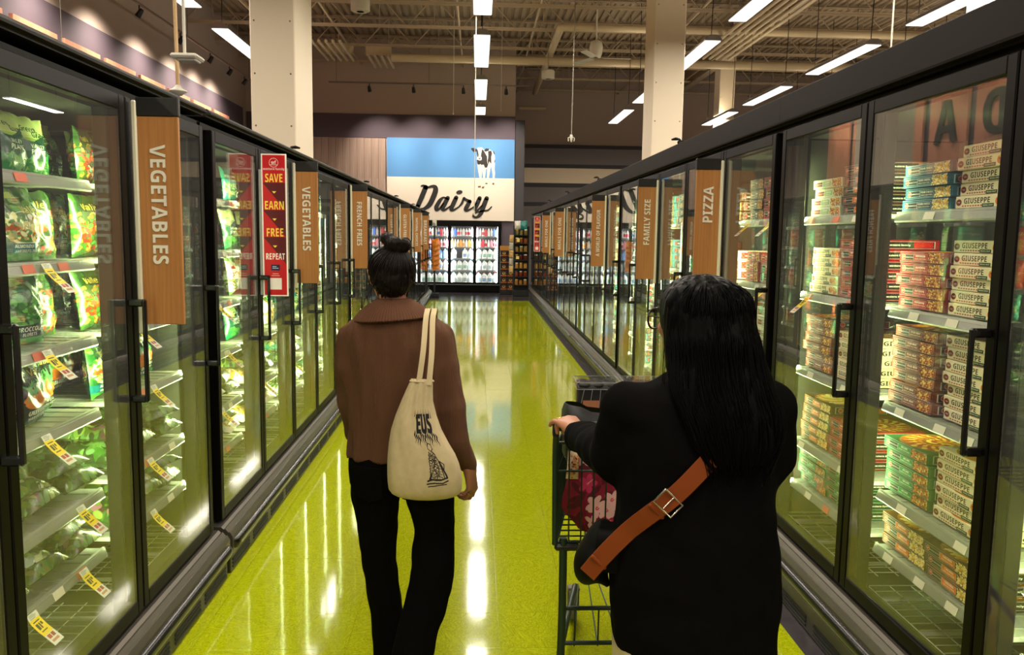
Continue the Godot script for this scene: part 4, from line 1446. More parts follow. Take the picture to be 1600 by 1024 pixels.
func build_boxes() -> void:
	var pz := [Color(0.86, 0.58, 0.18), Color(0.72, 0.22, 0.08), Color(0.94, 0.78, 0.38), Color(0.55, 0.26, 0.08)]
	var ch := [Color(0.93, 0.80, 0.40), Color(0.86, 0.62, 0.2), Color(0.96, 0.88, 0.55)]
	var imgs := [box_img(Color(0.05, 0.28, 0.38), Color(0.05, 0.09, 0.14), Color(0.07, 0.16, 0.22), "FOUR CHEESE", "RISING CRUST PIZZA", ch, 61),
		box_img(Color(0.55, 0.07, 0.07), Color(0.13, 0.11, 0.09), Color(0.70, 0.10, 0.08), "PEPPERONI", "RISING CRUST PIZZA", pz, 62),
		box_img(Color(0.36, 0.14, 0.07), Color(0.13, 0.09, 0.07), Color(0.45, 0.17, 0.08), "FOUR MEAT", "RISING CRUST PIZZA", pz, 63),
		box_img(Color(0.05, 0.33, 0.16), Color(0.06, 0.13, 0.10), Color(0.12, 0.52, 0.26), "DELUXE", "RISING CRUST PIZZA", pz, 64),
		box_img(Color(0.30, 0.17, 0.07), Color(0.10, 0.11, 0.09), Color(0.85, 0.42, 0.10), "CHICKEN", "THIN CRUST PIZZA", ch, 65),
		giuseppe_img(),
		box_img(Color(0.82, 0.83, 0.72), Color(0.50, 0.12, 0.10), Color(0.60, 0.68, 0.52), "LASAGNA", "MEAT SAUCE", pz, 67),
		box_img(Color(0.16, 0.12, 0.10), Color(0.06, 0.06, 0.06), Color(0.36, 0.15, 0.08), "DINNER", "WITH BEEF", pz, 68),
		box_img(Color(0.12, 0.42, 0.48), Color(0.06, 0.16, 0.24), Color(0.85, 0.86, 0.78), "FISH STICKS", "FAMILY PACK", ch, 69)]
	for k in imgs.size():
		box_mats.append(tex_mat("food_box_%d" % k, imgs[k], 0.6))
		box_mats[k].metallic_specular = 0.15
	var u := {0: Rect2(0, 0, 1, 0.35), 1: Rect2(0, 0, 1, 0.35), 2: Rect2(0, 0.40, 0.33, 0.27), 3: Rect2(0, 0.40, 0.33, 0.27), 4: Rect2(0.5, 0.4, 0.29, 0.58), 5: Rect2(0.36, 0.4, 0.1, 0.1), 9: Rect2(0.36, 0.37, 0.01, 0.01)}
	var b := MB.new()
	b.box(Vector3(0, 0.021, -0.14), Vector3(0.295, 0.0405, 0.28), 0.0018, u)
	# the glued end flaps stand a hair proud of the sleeve
	for s in [-1.0, 1.0]:
		b.box(Vector3(s * 0.1478, 0.0205, -0.14), Vector3(0.0012, 0.034, 0.27), 0.0, u)
	box_long = b.mesh()
	b = MB.new()
	b.box(Vector3(0, 0.029, -0.09), Vector3(0.215, 0.056, 0.18), 0.0018, u)
	for s in [-1.0, 1.0]:
		b.box(Vector3(s * 0.1078, 0.0285, -0.09), Vector3(0.0012, 0.048, 0.17), 0.0, u)
	box_flat = b.mesh()
	var c0: Array
	var c1: Array
	for c in cases:
		if c[3] == "east":
			if c0.is_empty(): c0 = c
			elif c1.is_empty(): c1 = c
			else:
				for bay in int(c[1]):
					for sh in 5:
						for i in 3:
							for q in 4:
								far_boxes.append(c[0].transform * Transform3D(Basis(), Vector3(0.04 + (bay + 0.5) * c[2] - 0.235 + i * 0.236, SHELF_E[sh] + 0.001 + q * 0.0572, -0.125 - rng.randf() * 0.02)))
	# nearest whole door: the five stacks of the photograph
	var plan := [[[-0.245, 0, 4], [0.085, 5, 5]], [[-0.245, 1, 5], [0.085, 5, 6]], [[-0.245, 2, 7], [0.085, 5, 7]], [[-0.245, 3, 5], [0.085, 5, 6]], [[-0.245, 4, 3], [0.07, 4, 3]]]
	for sh in 5:
		var st := 0
		for s in plan[sh]:
			stack(c0, 1, 1, sh, st, s[0], s[1], s[2], box_long)
			st += 1
	plan = [[[-0.22, 6, 4], [0.10, 4, 5]], [[-0.22, 5, 5], [0.10, 1, 6]], [[-0.22, 2, 6], [0.10, 5, 5]], [[-0.22, 4, 5], [0.10, 1, 4]], [[-0.22, 3, 4], [0.10, 3, 4]]]
	for sh in 5:
		var st := 0
		for s in plan[sh]:
			stack(c0, 0, 2, sh, st, s[0], s[1], s[2], box_long)
			st += 1
	for sh in 5:
		stack(c0, 2, 0, sh, 0, -0.19, [7, 1, 6, 5, 1][sh], [4, 5, 4, 5, 3][sh], box_long)
	for q in [[4, 3], [3, 4], [2, 5], [1, 6]]:
		for sh in 5:
			for st in 3:
				var dsg: int = pick([6, 6, 7, 1]) if q[1] == 3 else (pick([8, 6, 7, 4]) if q[1] == 4 else pick([8, 6, 7, 6, 8]))
				stack(c1, q[0], q[1], sh, st, -0.24 + st * 0.24, dsg, 3 + rng.randi() % 2 if sh < 4 else 2, box_flat)
	for bay in 1:
		for sh in 5:
			for i in 3:
				for q in 3:
					far_boxes.append(c1[0].transform * Transform3D(Basis(), Vector3(0.04 + 0.5 * c1[2] - 0.235 + i * 0.236, SHELF_E[sh] + 0.001 + q * 0.0572, -0.13)))
	far_mass("far_meal_boxes", "stacks of boxed frozen meals in the far east freezers", "meal boxes", box_flat, far_boxes, [box_mats[6], box_mats[8], box_mats[7]])

func stack(c: Array, bay: int, spot: int, sh: int, st: int, dx: float, dsg: int, count: int, m: ArrayMesh) -> void:
	var cx: float = 0.04 + (bay + 0.5) * c[2]
	var h := 0.0418 if m == box_long else 0.0575
	var where: String = (["left stack", "right stack"] if m == box_long else ["left stack", "middle stack", "right stack"])[st]
	for k in count:
		var xf := Transform3D(Basis(Vector3.UP, rng.randf_range(-0.02, 0.02)), Vector3(cx + dx + rng.randf_range(-0.009, 0.009), SHELF_E[sh] + 0.002 + k * h, -0.140 - (0.012 if dsg == 5 else 0.0) + rng.randf_range(-0.012, 0.006)))
		var o := obj("food_box", m, box_mats[dsg], self, c[0].transform * xf)
		tag(o, "%s, %s of %s, %s shelf, %s" % [box_names[dsg], COUNT_UP[k], where, SHELF_NAME[sh] if sh < 4 else "bottom", EAST_SPOT[spot]], "food box", "boxed meals in the east freezers")

# ------------------------------------------------------------------ yellow sale tags hanging from the shelf rails
func build_tags() -> void:
	var im := Image.create_empty(64, 160, false, Image.FORMAT_RGB8)
	im.fill(Color(0.92, 0.92, 0.84))
	rect(im, 0, 46, 64, 74, Color(0.97, 0.84, 0.06))
	for k in 4: rect(im, 8, 8 + k * 10, 30 + (k * 13) % 18, 4, Color(0.45, 0.5, 0.4))
	rect(im, 12, 62, 40, 5, Color(0.15, 0.14, 0.1))
	rect(im, 12, 74, 14, 24, Color(0.12, 0.11, 0.08)); rect(im, 30, 74, 8, 24, Color(0.12, 0.11, 0.08)); rect(im, 42, 74, 10, 12, Color(0.12, 0.11, 0.08))
	rect(im, 12, 104, 36, 4, Color(0.3, 0.25, 0.1))
	rect(im, 10, 122, 20, 14, Color(0.72, 0.20, 0.15)); rect(im, 34, 122, 18, 14, Color(0.62, 0.14, 0.12))
	rect(im, 10, 142, 42, 8, Color(0.8, 0.55, 0.4))
	var m := tex_mat("sale_tag", im, 0.5)
	var b := MB.new()
	# a card with a bent clip at the top
	var rows := []
	var uvs := []
	var ys := [0.0, -0.010, -0.024, -0.044, -0.066, -0.088]
	var zs := [0.0, 0.006, 0.013, 0.031, 0.056, 0.080]
	for side in [0.0, 0.0008]:
		rows = []
		uvs = []
		for i in 6:
			rows.append([Vector3(-0.026, ys[i], zs[i] - side), Vector3(0.026, ys[i], zs[i] - side)])
			uvs.append([Vector2(0, i / 5.0), Vector2(1, i / 5.0)])
		b.grid(rows, uvs, false, -1.0 if side == 0.0 else 1.0)
	var tm := b.mesh()
	# west: [spot, shelf, place across the bay]
	var wt := [[1, 1, 0.02], [1, 2, 0.0], [1, 3, -0.03], [1, 4, 0.16], [1, 5, 0.16], [1, 5, -0.16], [2, 1, -0.16], [2, 2, -0.12], [2, 3, 0.0], [2, 4, -0.06], [2, 5, -0.05], [3, 2, -0.05], [3, 3, 0.08], [3, 4, -0.04], [4, 2, -0.05], [4, 4, 0.0], [5, 2, 0.0], [5, 4, 0.02]]
	for q in wt:
		var ci := 0
		var bay: int = q[0]
		var ws := cases.filter(func(c): return c[3] == "west")
		while bay >= int(ws[ci][1]):
			bay -= int(ws[ci][1])
			ci += 1
		var c: Array = ws[ci]
		var o := obj("sale_tag", tm, m, self, c[0].transform * at(0.04 + (bay + 0.5) * c[2] + q[2], SHELF_W[q[1]] - 0.004, -0.100))
		var extra := ""
		if q[0] == 1 and q[1] == 5: extra = " right part," if q[2] > 0 else " left part,"
		tag(o, "yellow sale tag hanging from %s shelf,%s %s" % [SHELF_NAME[q[1]], extra, WEST_SPOT[q[0]]], "price tag", "yellow sale tags on the freezer shelves")
	var es := cases.filter(func(c): return c[3] == "east")
	for q in [[0, 0, 2, 1, -0.25], [1, 4, 3, 0, -0.2], [1, 4, 3, 0, 0.15], [1, 4, 3, 1, 0.1], [1, 3, 4, 0, 0.1], [1, 3, 4, 1, 0.0], [1, 2, 5, 1, 0.0]]:
		var c: Array = es[q[0]]
		var o := obj("sale_tag", tm, m, self, c[0].transform * at(0.04 + (q[1] + 0.5) * c[2] + q[4], SHELF_E[q[3]] - 0.004, -0.100))
		var extra := ""
		if q[2] == 3 and q[3] == 0: extra = " near part," if q[4] > 0 else " far part,"
		tag(o, "yellow sale tag hanging from %s shelf,%s %s" % [SHELF_NAME[q[3]], extra, EAST_SPOT[q[2]]], "price tag", "yellow sale tags on the freezer shelves")

# ------------------------------------------------------------------ dairy cooler
func build_dairy() -> void:
	var black := mat("case_black", Color.BLACK)
	var n := 4
	var pitch := 0.718
	var W := n * pitch + 0.08
	var t := thing("dairy_cooler", "black glass door dairy cooler full of milk jugs below the Dairy board", "cooler", at(-2.27, 0, -23.40))
	var b := MB.new()
	b.box(Vector3(W / 2, 1.02, -0.83), Vector3(W, 2.02, 0.06))
	b.box(Vector3(0.018, 1.02, -0.42), Vector3(0.034, 2.02, 0.8), 0.004)
	b.box(Vector3(W - 0.018, 1.02, -0.42), Vector3(0.034, 2.02, 0.8), 0.004)
	b.box(Vector3(W / 2, 1.99, -0.42), Vector3(W, 0.10, 0.84), 0.004)
	b.box(Vector3(W / 2, 0.12, -0.40), Vector3(W, 0.22, 0.86), 0.01)
	obj("cabinet", b.mesh(), black, t)
	b = MB.new()
	b.box(Vector3(W / 2, 1.05, -0.79), Vector3(W - 0.08, 1.76, 0.02))
	b.box(Vector3(W / 2, 1.925, -0.44), Vector3(W - 0.08, 0.02, 0.7))
	b.box(Vector3(W / 2, 0.242, -0.44), Vector3(W - 0.08, 0.02, 0.7))
	obj("liner", b.mesh(), mat("dairy_liner", Color(0.30, 0.31, 0.33), 0.5), t)
	b = MB.new()
	b.box(Vector3(W / 2, 0.215, 0.04), Vector3(W, 0.03, 0.06), 0.012)
	obj("bumper", b.mesh(), mat("dairy_bumper", Color(0.45, 0.45, 0.45), 0.3, 0.8), t)
	var fb := MB.new()
	var dw := pitch - 0.008
	var dh := 1.70
	for s in [-1.0, 1.0]:
		fb.box(Vector3(s * (dw / 2 - 0.022), 0, 0), Vector3(0.044, dh, 0.04), 0.004)
		fb.box(Vector3(0, s * (dh / 2 - 0.025), 0), Vector3(dw - 0.088, 0.05, 0.04), 0.004)
	var fm := fb.mesh()
	var gm := cbox(Vector3(dw - 0.09, dh - 0.104, 0.006))
	var led := glow("dairy_led", Color(0.95, 1.0, 1.0), 4.0)
	var heights := [1.61, 1.29, 0.965, 0.635, 0.26]
	var shm := cbox(Vector3(pitch - 0.06, 0.02, 0.55), 0.004)
	var rlm := cbox(Vector3(pitch - 0.06, 0.035, 0.01), 0.002)
	for k in n:
		var cx := 0.04 + (k + 0.5) * pitch
		var d := obj("door", fm, mat("door_frame", Color.BLACK), t, at(cx, 1.085, -0.02))
		obj("glass_pane", gm, mats["door_glass"], d)
		obj("handle", cbox(Vector3(0.02, 0.4, 0.03), 0.006), mat("case_bumper", Color.BLACK), d, at(dw / 2 - 0.02, 0, 0.035))
		for i in 4:
			var s := obj("shelf", shm, mat("dairy_shelf", Color(0.35, 0.36, 0.37), 0.4), t, at(cx, heights[i] - 0.011, -0.36))
			obj("price_rail", rlm, mat("dairy_rail", Color(0.5, 0.5, 0.5), 0.4), s, at(0, 0.0, 0.281))
	for k in n + 1:
		var x := clampf(0.04 + k * pitch, 0.07, W - 0.07)
		var p := obj("mullion", cbox(Vector3(0.05, 1.68, 0.03), 0.004), mat("mullion_post", Color.BLACK), t, at(x, 1.085, -0.062))
		for s in [-1.0, 1.0]:
			if (k == 0 and s < 0) or (k == n and s > 0): continue
			obj("light_strip", cbox(Vector3(0.012, 1.6, 0.018), 0.002), led, p, at(s * 0.031, 0, -0.004))
			var al := AreaLight3D.new()
			al.name = "strip_light"
			al.area_size = Vector2(0.02, 1.6)
			al.light_energy = dairy_power
			al.light_color = Color(0.95, 1.0, 0.98)
			al.area_range = 6.0
			al.area_attenuation = 2.0
			al.shadow_enabled = true
			al.transform = Transform3D(Basis(Vector3.UP, -s * deg_to_rad(50.0)), Vector3(s * 0.042, 0, -0.012))
			p.add_child(al)
	# milk jugs
	var jb := MB.new()
	var secs := [[0.0, 0.058, 0.058], [0.006, 0.068, 0.068], [0.15, 0.070, 0.070], [0.185, 0.064, 0.064], [0.215, 0.045, 0.045], [0.238, 0.024, 0.024], [0.25, 0.019, 0.019]]
	var rows := []
	for s in secs:
		var row := []
		for k in 20:
			var a := TAU * k / 20
			var q := pow(pow(absf(cos(a)), 4.0) + pow(absf(sin(a)), 4.0), -0.25)
			row.append(Vector3(cos(a) * s[1] * q, s[0], sin(a) * s[2] * q))
		rows.append(row)
	jb.grid(rows, [], true, -1.0)
	jb.tube([Vector3(0.02, 0.225, 0.035), Vector3(0.045, 0.215, 0.055), Vector3(0.062, 0.17, 0.066), Vector3(0.066, 0.12, 0.066)], 0.011, 8)
	var jm := jb.mesh()
	var cap := MB.new()
	cap.lathe([Vector2(0.0, 0.268), Vector2(0.018, 0.268), Vector2(0.020, 0.264), Vector2(0.020, 0.248), Vector2(0.0, 0.246)], 12)
	var capm := cap.mesh()
	var lab := cbox(Vector3(0.085, 0.085, 0.004), 0.001)
	var milk := mat("milk_jug", Color(0.93, 0.94, 0.92), 0.35)
	var caps := [mat("cap_white", Color(0.9, 0.9, 0.88), 0.4), mat("cap_blue", Color(0.2, 0.45, 0.75), 0.4), mat("cap_green", Color(0.2, 0.6, 0.35), 0.4), mat("cap_red", Color(0.75, 0.2, 0.2), 0.4)]
	var labs := [mat("jug_label_grey", Color(0.62, 0.68, 0.70), 0.5), mat("jug_label_blue", Color(0.50, 0.62, 0.78), 0.5), mat("jug_label_green", Color(0.5, 0.68, 0.6), 0.5)]
	var dn := ["leftmost cooler door", "second cooler door", "third cooler door", "rightmost cooler door"]
	for k in n:
		for i in range(2, 5):
			for j in 4:
				if k == 2 and i == 2 and j == 1: continue
				if k == 1 and i == 2: continue
				var x := -2.27 + 0.04 + (k + 0.5) * pitch + (j - 1.5) * 0.158
				var sz := 1.08 if i < 4 else 1.14
				var o := obj("milk_jug", jm, milk, self, Transform3D(Basis().scaled(Vector3.ONE * sz), Vector3(x, heights[i] + 0.002, -23.40 - 0.17)))
				tag(o, "white milk jug, %s from the left, %s row, %s" % [nth_word(j), ["upper jug", "middle jug", "bottom jug"][i - 2], dn[k]], "milk jug", "milk jugs in the dairy cooler")
				obj("cap", capm, caps[(i + k) % 4], o)
				obj("label", lab, labs[(i + k) % 3], o, at(0, 0.085, 0.070))
	# cartons and bottles on the two upper shelves
	var bot := MB.new()
	bot.lathe([Vector2(0.0, 0.0), Vector2(0.033, 0.0), Vector2(0.036, 0.01), Vector2(0.036, 0.13), Vector2(0.030, 0.16), Vector2(0.016, 0.19), Vector2(0.015, 0.215), Vector2(0.0, 0.216)], 12)
	var bm := bot.mesh()
	var sl := MB.new()
	sl.lathe([Vector2(0.0366, 0.03), Vector2(0.0368, 0.031), Vector2(0.0368, 0.115), Vector2(0.0366, 0.116)], 12)
	var slm := sl.mesh()
	var ct := MB.new()
	ct.box(Vector3(0, 0.09, 0), Vector3(0.072, 0.18, 0.072), 0.003)
	ct.prism(PackedVector2Array([Vector2(-0.034, 0.18), Vector2(0.034, 0.18), Vector2(0.004, 0.215), Vector2(0.004, 0.235), Vector2(-0.004, 0.235), Vector2(-0.004, 0.215)]), -0.034, 0.034)
	var ctm := ct.mesh()
	var hues := [Color(0.80, 0.25, 0.32), Color(0.88, 0.86, 0.84), Color(0.22, 0.36, 0.68), Color(0.90, 0.62, 0.28), Color(0.85, 0.55, 0.60), Color(0.93, 0.92, 0.9), Color(0.75, 0.16, 0.2), Color(0.92, 0.80, 0.30)]
	var hn := ["red", "white", "blue", "orange", "pink", "plain white", "dark red", "yellow"]
	for k in n:
		for i in 2:
			for j in 8:
				var x := -2.27 + 0.04 + (k + 0.5) * pitch + (j - 3.5) * 0.080
				var h: int = [0, 4, 1, 0, 6, 5, 1, 2][(j + k * 3) % 8] if i == 0 else ([0, 4, 6, 4][j % 4] if k < 2 else ([3, 5, 3, 3][j % 4] if k == 2 else [5, 4, 0, 6][j % 4]))
				if i == 0 and k == 3 and j == 7: h = 7
				var carton := (j + i + k) % 3 == 0
				var o := obj("drink_carton" if carton else "drink_bottle", ctm if carton else bm, mat("drink_%s" % hn[h], hues[h], 0.4) if carton else mat("drink_body", Color(0.88, 0.87, 0.85), 0.3), self, at(x, heights[i] + 0.002, -23.40 - 0.13))
				if not carton: obj("label", slm, mat("drink_%s" % hn[h], hues[h], 0.4), o)
				tag(o, "%s %s, %s from the left, %s shelf, %s" % [hn[h], "carton" if carton else "bottle", nth_word(j), ["top", "second"][i], dn[k]], "drink", "drinks on the upper dairy shelves")
	for i in 1:
		for j in 4:
			var x := -2.27 + 0.04 + 1.5 * pitch + (j - 1.5) * 0.15
			var o := obj("milk_jug", jm, mat("jug_sky", Color(0.50, 0.66, 0.86), 0.4), self, at(x, heights[2] + 0.002, -23.57))
			obj("cap", capm, caps[0], o)
			tag(o, "pale blue jug, %s from the left, behind the second cooler door" % nth_word(j), "milk jug", "milk jugs in the dairy cooler")

# ------------------------------------------------------------------ displays near the dairy wall
func build_far_displays() -> void:
	# tall rack of jars at the end of the east freezers
	var black := mat("rack_black", Color(0.06, 0.055, 0.055), 0.45)
	var t := thing("jar_rack", "tall narrow black rack of jars at the far end of the aisle", "display rack", at(1.19, 0, -22.2))
	var b := MB.new()
	for x in [-0.20, 0.20]:
		for z in [-0.16, 0.16]:
			b.box(Vector3(x, 0.95, z), Vector3(0.022, 1.9, 0.022), 0.003)
	b.box(Vector3(0, 0.95, -0.165), Vector3(0.40, 1.88, 0.01))
	obj("frame", b.mesh(), black, t)
	b = MB.new()
	b.box(Vector3(0, 0.08, 0.0), Vector3(0.44, 0.16, 0.36), 0.01)
	obj("base", b.mesh(), black, t)
	var shm := cbox(Vector3(0.38, 0.016, 0.31), 0.003)
	var jb := MB.new()
	jb.lathe([Vector2(0, 0), Vector2(0.040, 0.0), Vector2(0.046, 0.008), Vector2(0.046, 0.11), Vector2(0.036, 0.13), Vector2(0.036, 0.135), Vector2(0, 0.135)], 12)
	var jm := jb.mesh()
	var lid := MB.new()
	lid.lathe([Vector2(0.039, 0.128), Vector2(0.040, 0.13), Vector2(0.040, 0.15), Vector2(0.037, 0.154), Vector2(0, 0.154)], 12)
	var lm := lid.mesh()
	var cols := [Color(0.62, 0.42, 0.16), Color(0.45, 0.16, 0.08), Color(0.70, 0.50, 0.22), Color(0.30, 0.10, 0.08), Color(0.56, 0.44, 0.20), Color(0.50, 0.26, 0.10), Color(0.40, 0.36, 0.16)]
	var lids := [mat("lid_gold", Color(0.8, 0.62, 0.25), 0.3, 0.6), mat("lid_black", Color(0.1, 0.1, 0.1), 0.3), mat("lid_white", Color(0.85, 0.82, 0.75), 0.4)]
	for r in 7:
		var y := 0.30 + r * 0.225
		obj("shelf", shm, black, t, at(0, y, 0.0))
		for j in 3:
			var o := obj("jar", jm, mat("jar_%d" % r, cols[r], 0.2), self, at(1.19 - 0.115 + j * 0.115, y + 0.0085, -22.2 + 0.09))
			obj("lid", lm, lids[(r + j) % 3], o)
			tag(o, "small brown jar, %s on the %s shelf up of the tall black rack" % [["left one", "middle one", "right one"][j], nth_word(r)], "jar", "jars on the tall rack")
	for q in [[0.06, 1.80, "teal bag lying on top of the tall jar rack", Color(0.10, 0.48, 0.45)], [-0.10, 1.80, "white striped bag on top of the tall jar rack", Color(0.80, 0.78, 0.74)]]:
		var o := obj("snack_bag", bag_mesh(0.2, 0.24, 0.09, 31), mat("top_" + q[2].left(4), q[3], 0.35), self, at(1.19 + q[0], q[1] + 0.0, -22.15, -0.3 if q[0] > 0 else 0.4))
		tag(o, q[2], "snack bag")
	var flag := obj("shelf_flag", cbox(Vector3(0.08, 0.10, 0.003), 0.001), mat("flag_yellow", Color(0.92, 0.82, 0.45), 0.5), self, at(1.10, 1.52, -22.02))
	tag(flag, "upper small yellow price flag on the tall jar rack", "price tag")
	flag = obj("shelf_flag", cbox(Vector3(0.08, 0.08, 0.003), 0.001), mat("flag_yellow", Color.WHITE), self, at(1.09, 1.05, -22.02))
	tag(flag, "lower small yellow price flag on the tall jar rack", "price tag")
	# net of bread-coloured bags hanging on the side of the rack
	for k in 5:
		var o := obj("snack_bag", bag_mesh(0.13, 0.2, 0.07, 60 + k), mat("side_bag_%d" % (k % 2), [Color(0.80, 0.66, 0.40), Color(0.72, 0.70, 0.64)][k % 2], 0.35), self, at(0.925, 0.62 + k * 0.21, -22.13, -0.6))
		tag(o, "tan snack bag clipped to the side of the jar rack, %s up" % nth_word(k), "snack bag", "snack bags clipped to the rack side")
	# stacked display of dark and orange boxes beside the cooler
	var r2 := thing("box_display", "low stand of dark and orange snack boxes beside the dairy cooler", "display stand", at(0.84, 0, -22.85))
	b = MB.new()
	b.box(Vector3(0, 0.06, 0), Vector3(0.40, 0.12, 0.30), 0.006)
	b.box(Vector3(0, 0.62, -0.145), Vector3(0.40, 1.2, 0.01))
	for x in [-0.197, 0.197]: b.box(Vector3(x, 0.62, -0.02), Vector3(0.008, 1.2, 0.24))
	obj("stand", b.mesh(), mat("rack_black", Color.BLACK), r2)
	var header := cbox(Vector3(0.40, 0.16, 0.012), 0.003)
	obj("header_card", header, mat("header_orange", Color(0.72, 0.50, 0.16), 0.5), r2, at(0.0, 1.27, -0.13))
	var im := Image.create_empty(96, 96, false, Image.FORMAT_RGB8)
	im.fill(Color(0.12, 0.06, 0.05))
	rect(im, 0, 74, 96, 22, Color(0.66, 0.34, 0.10))
	ell(im, 50, 44, 24, 20, Color(0.86, 0.66, 0.30))
	ell(im, 50, 40, 16, 12, Color(0.25, 0.10, 0.07))
	var bm := tex_mat("snack_box", im, 0.4)
	var bx := cbox(Vector3(0.18, 0.165, 0.2), 0.004)
	for r in 6:
		if r > 0: obj("shelf", cbox(Vector3(0.385, 0.008, 0.23), 0.001), mat("rack_black", Color.BLACK), r2, at(0, 0.118 + r * 0.187, -0.02))
		for j in 2:
			var o := obj("snack_box", bx, bm, self, at(0.84 - 0.096 + j * 0.192, 0.123 + 0.0845 + r * 0.187, -22.85 + 0.0))
			tag(o, "dark snack box with orange band, %s, %s row up of the low stand" % [["left", "right"][j], nth_word(r)], "snack box", "snack boxes on the low stand")
	# strip of orange bags at the end of the west run
	var s := thing("bag_strip", "black hanging strip rack at the end of the west freezers", "display rack", at(-1.12, 0, -21.45))
	b = MB.new()
	b.box(Vector3(0, 1.05, -0.02), Vector3(0.05, 1.9, 0.02), 0.004)
	b.box(Vector3(0, 0.06, 0.0), Vector3(0.24, 0.10, 0.24), 0.01)
	for k in 6: b.tube([Vector3(0, 0.92 + k * 0.13, -0.01), Vector3(0, 0.93 + k * 0.13, 0.03)], 0.005, 5)
	obj("pole", b.mesh(), black, s)
	for k in 6:
		var o := obj("snack_bag", bag_mesh(0.2, 0.21, 0.04, 80 + k), mat("orange_bag", Color(0.80, 0.46, 0.14), 0.32), self, Transform3D(Basis(Vector3(0, 0, 1), 0.25) * Basis(Vector3.RIGHT, -0.45), Vector3(-1.06, 0.72 + k * 0.125, -21.27 - 0.004 * k)))
		tag(o, "orange snack bag on the strip rack ending the west freezers, %s up" % nth_word(k), "snack bag", "orange snack bags on the strip rack")
	var o2 := obj("snack_bag", bag_mesh(0.12, 0.16, 0.05, 99), mat("side_bag_1", Color.WHITE), self, at(-1.12, 1.86, -21.37))
	tag(o2, "pale bag at the top of the strip rack", "snack bag")

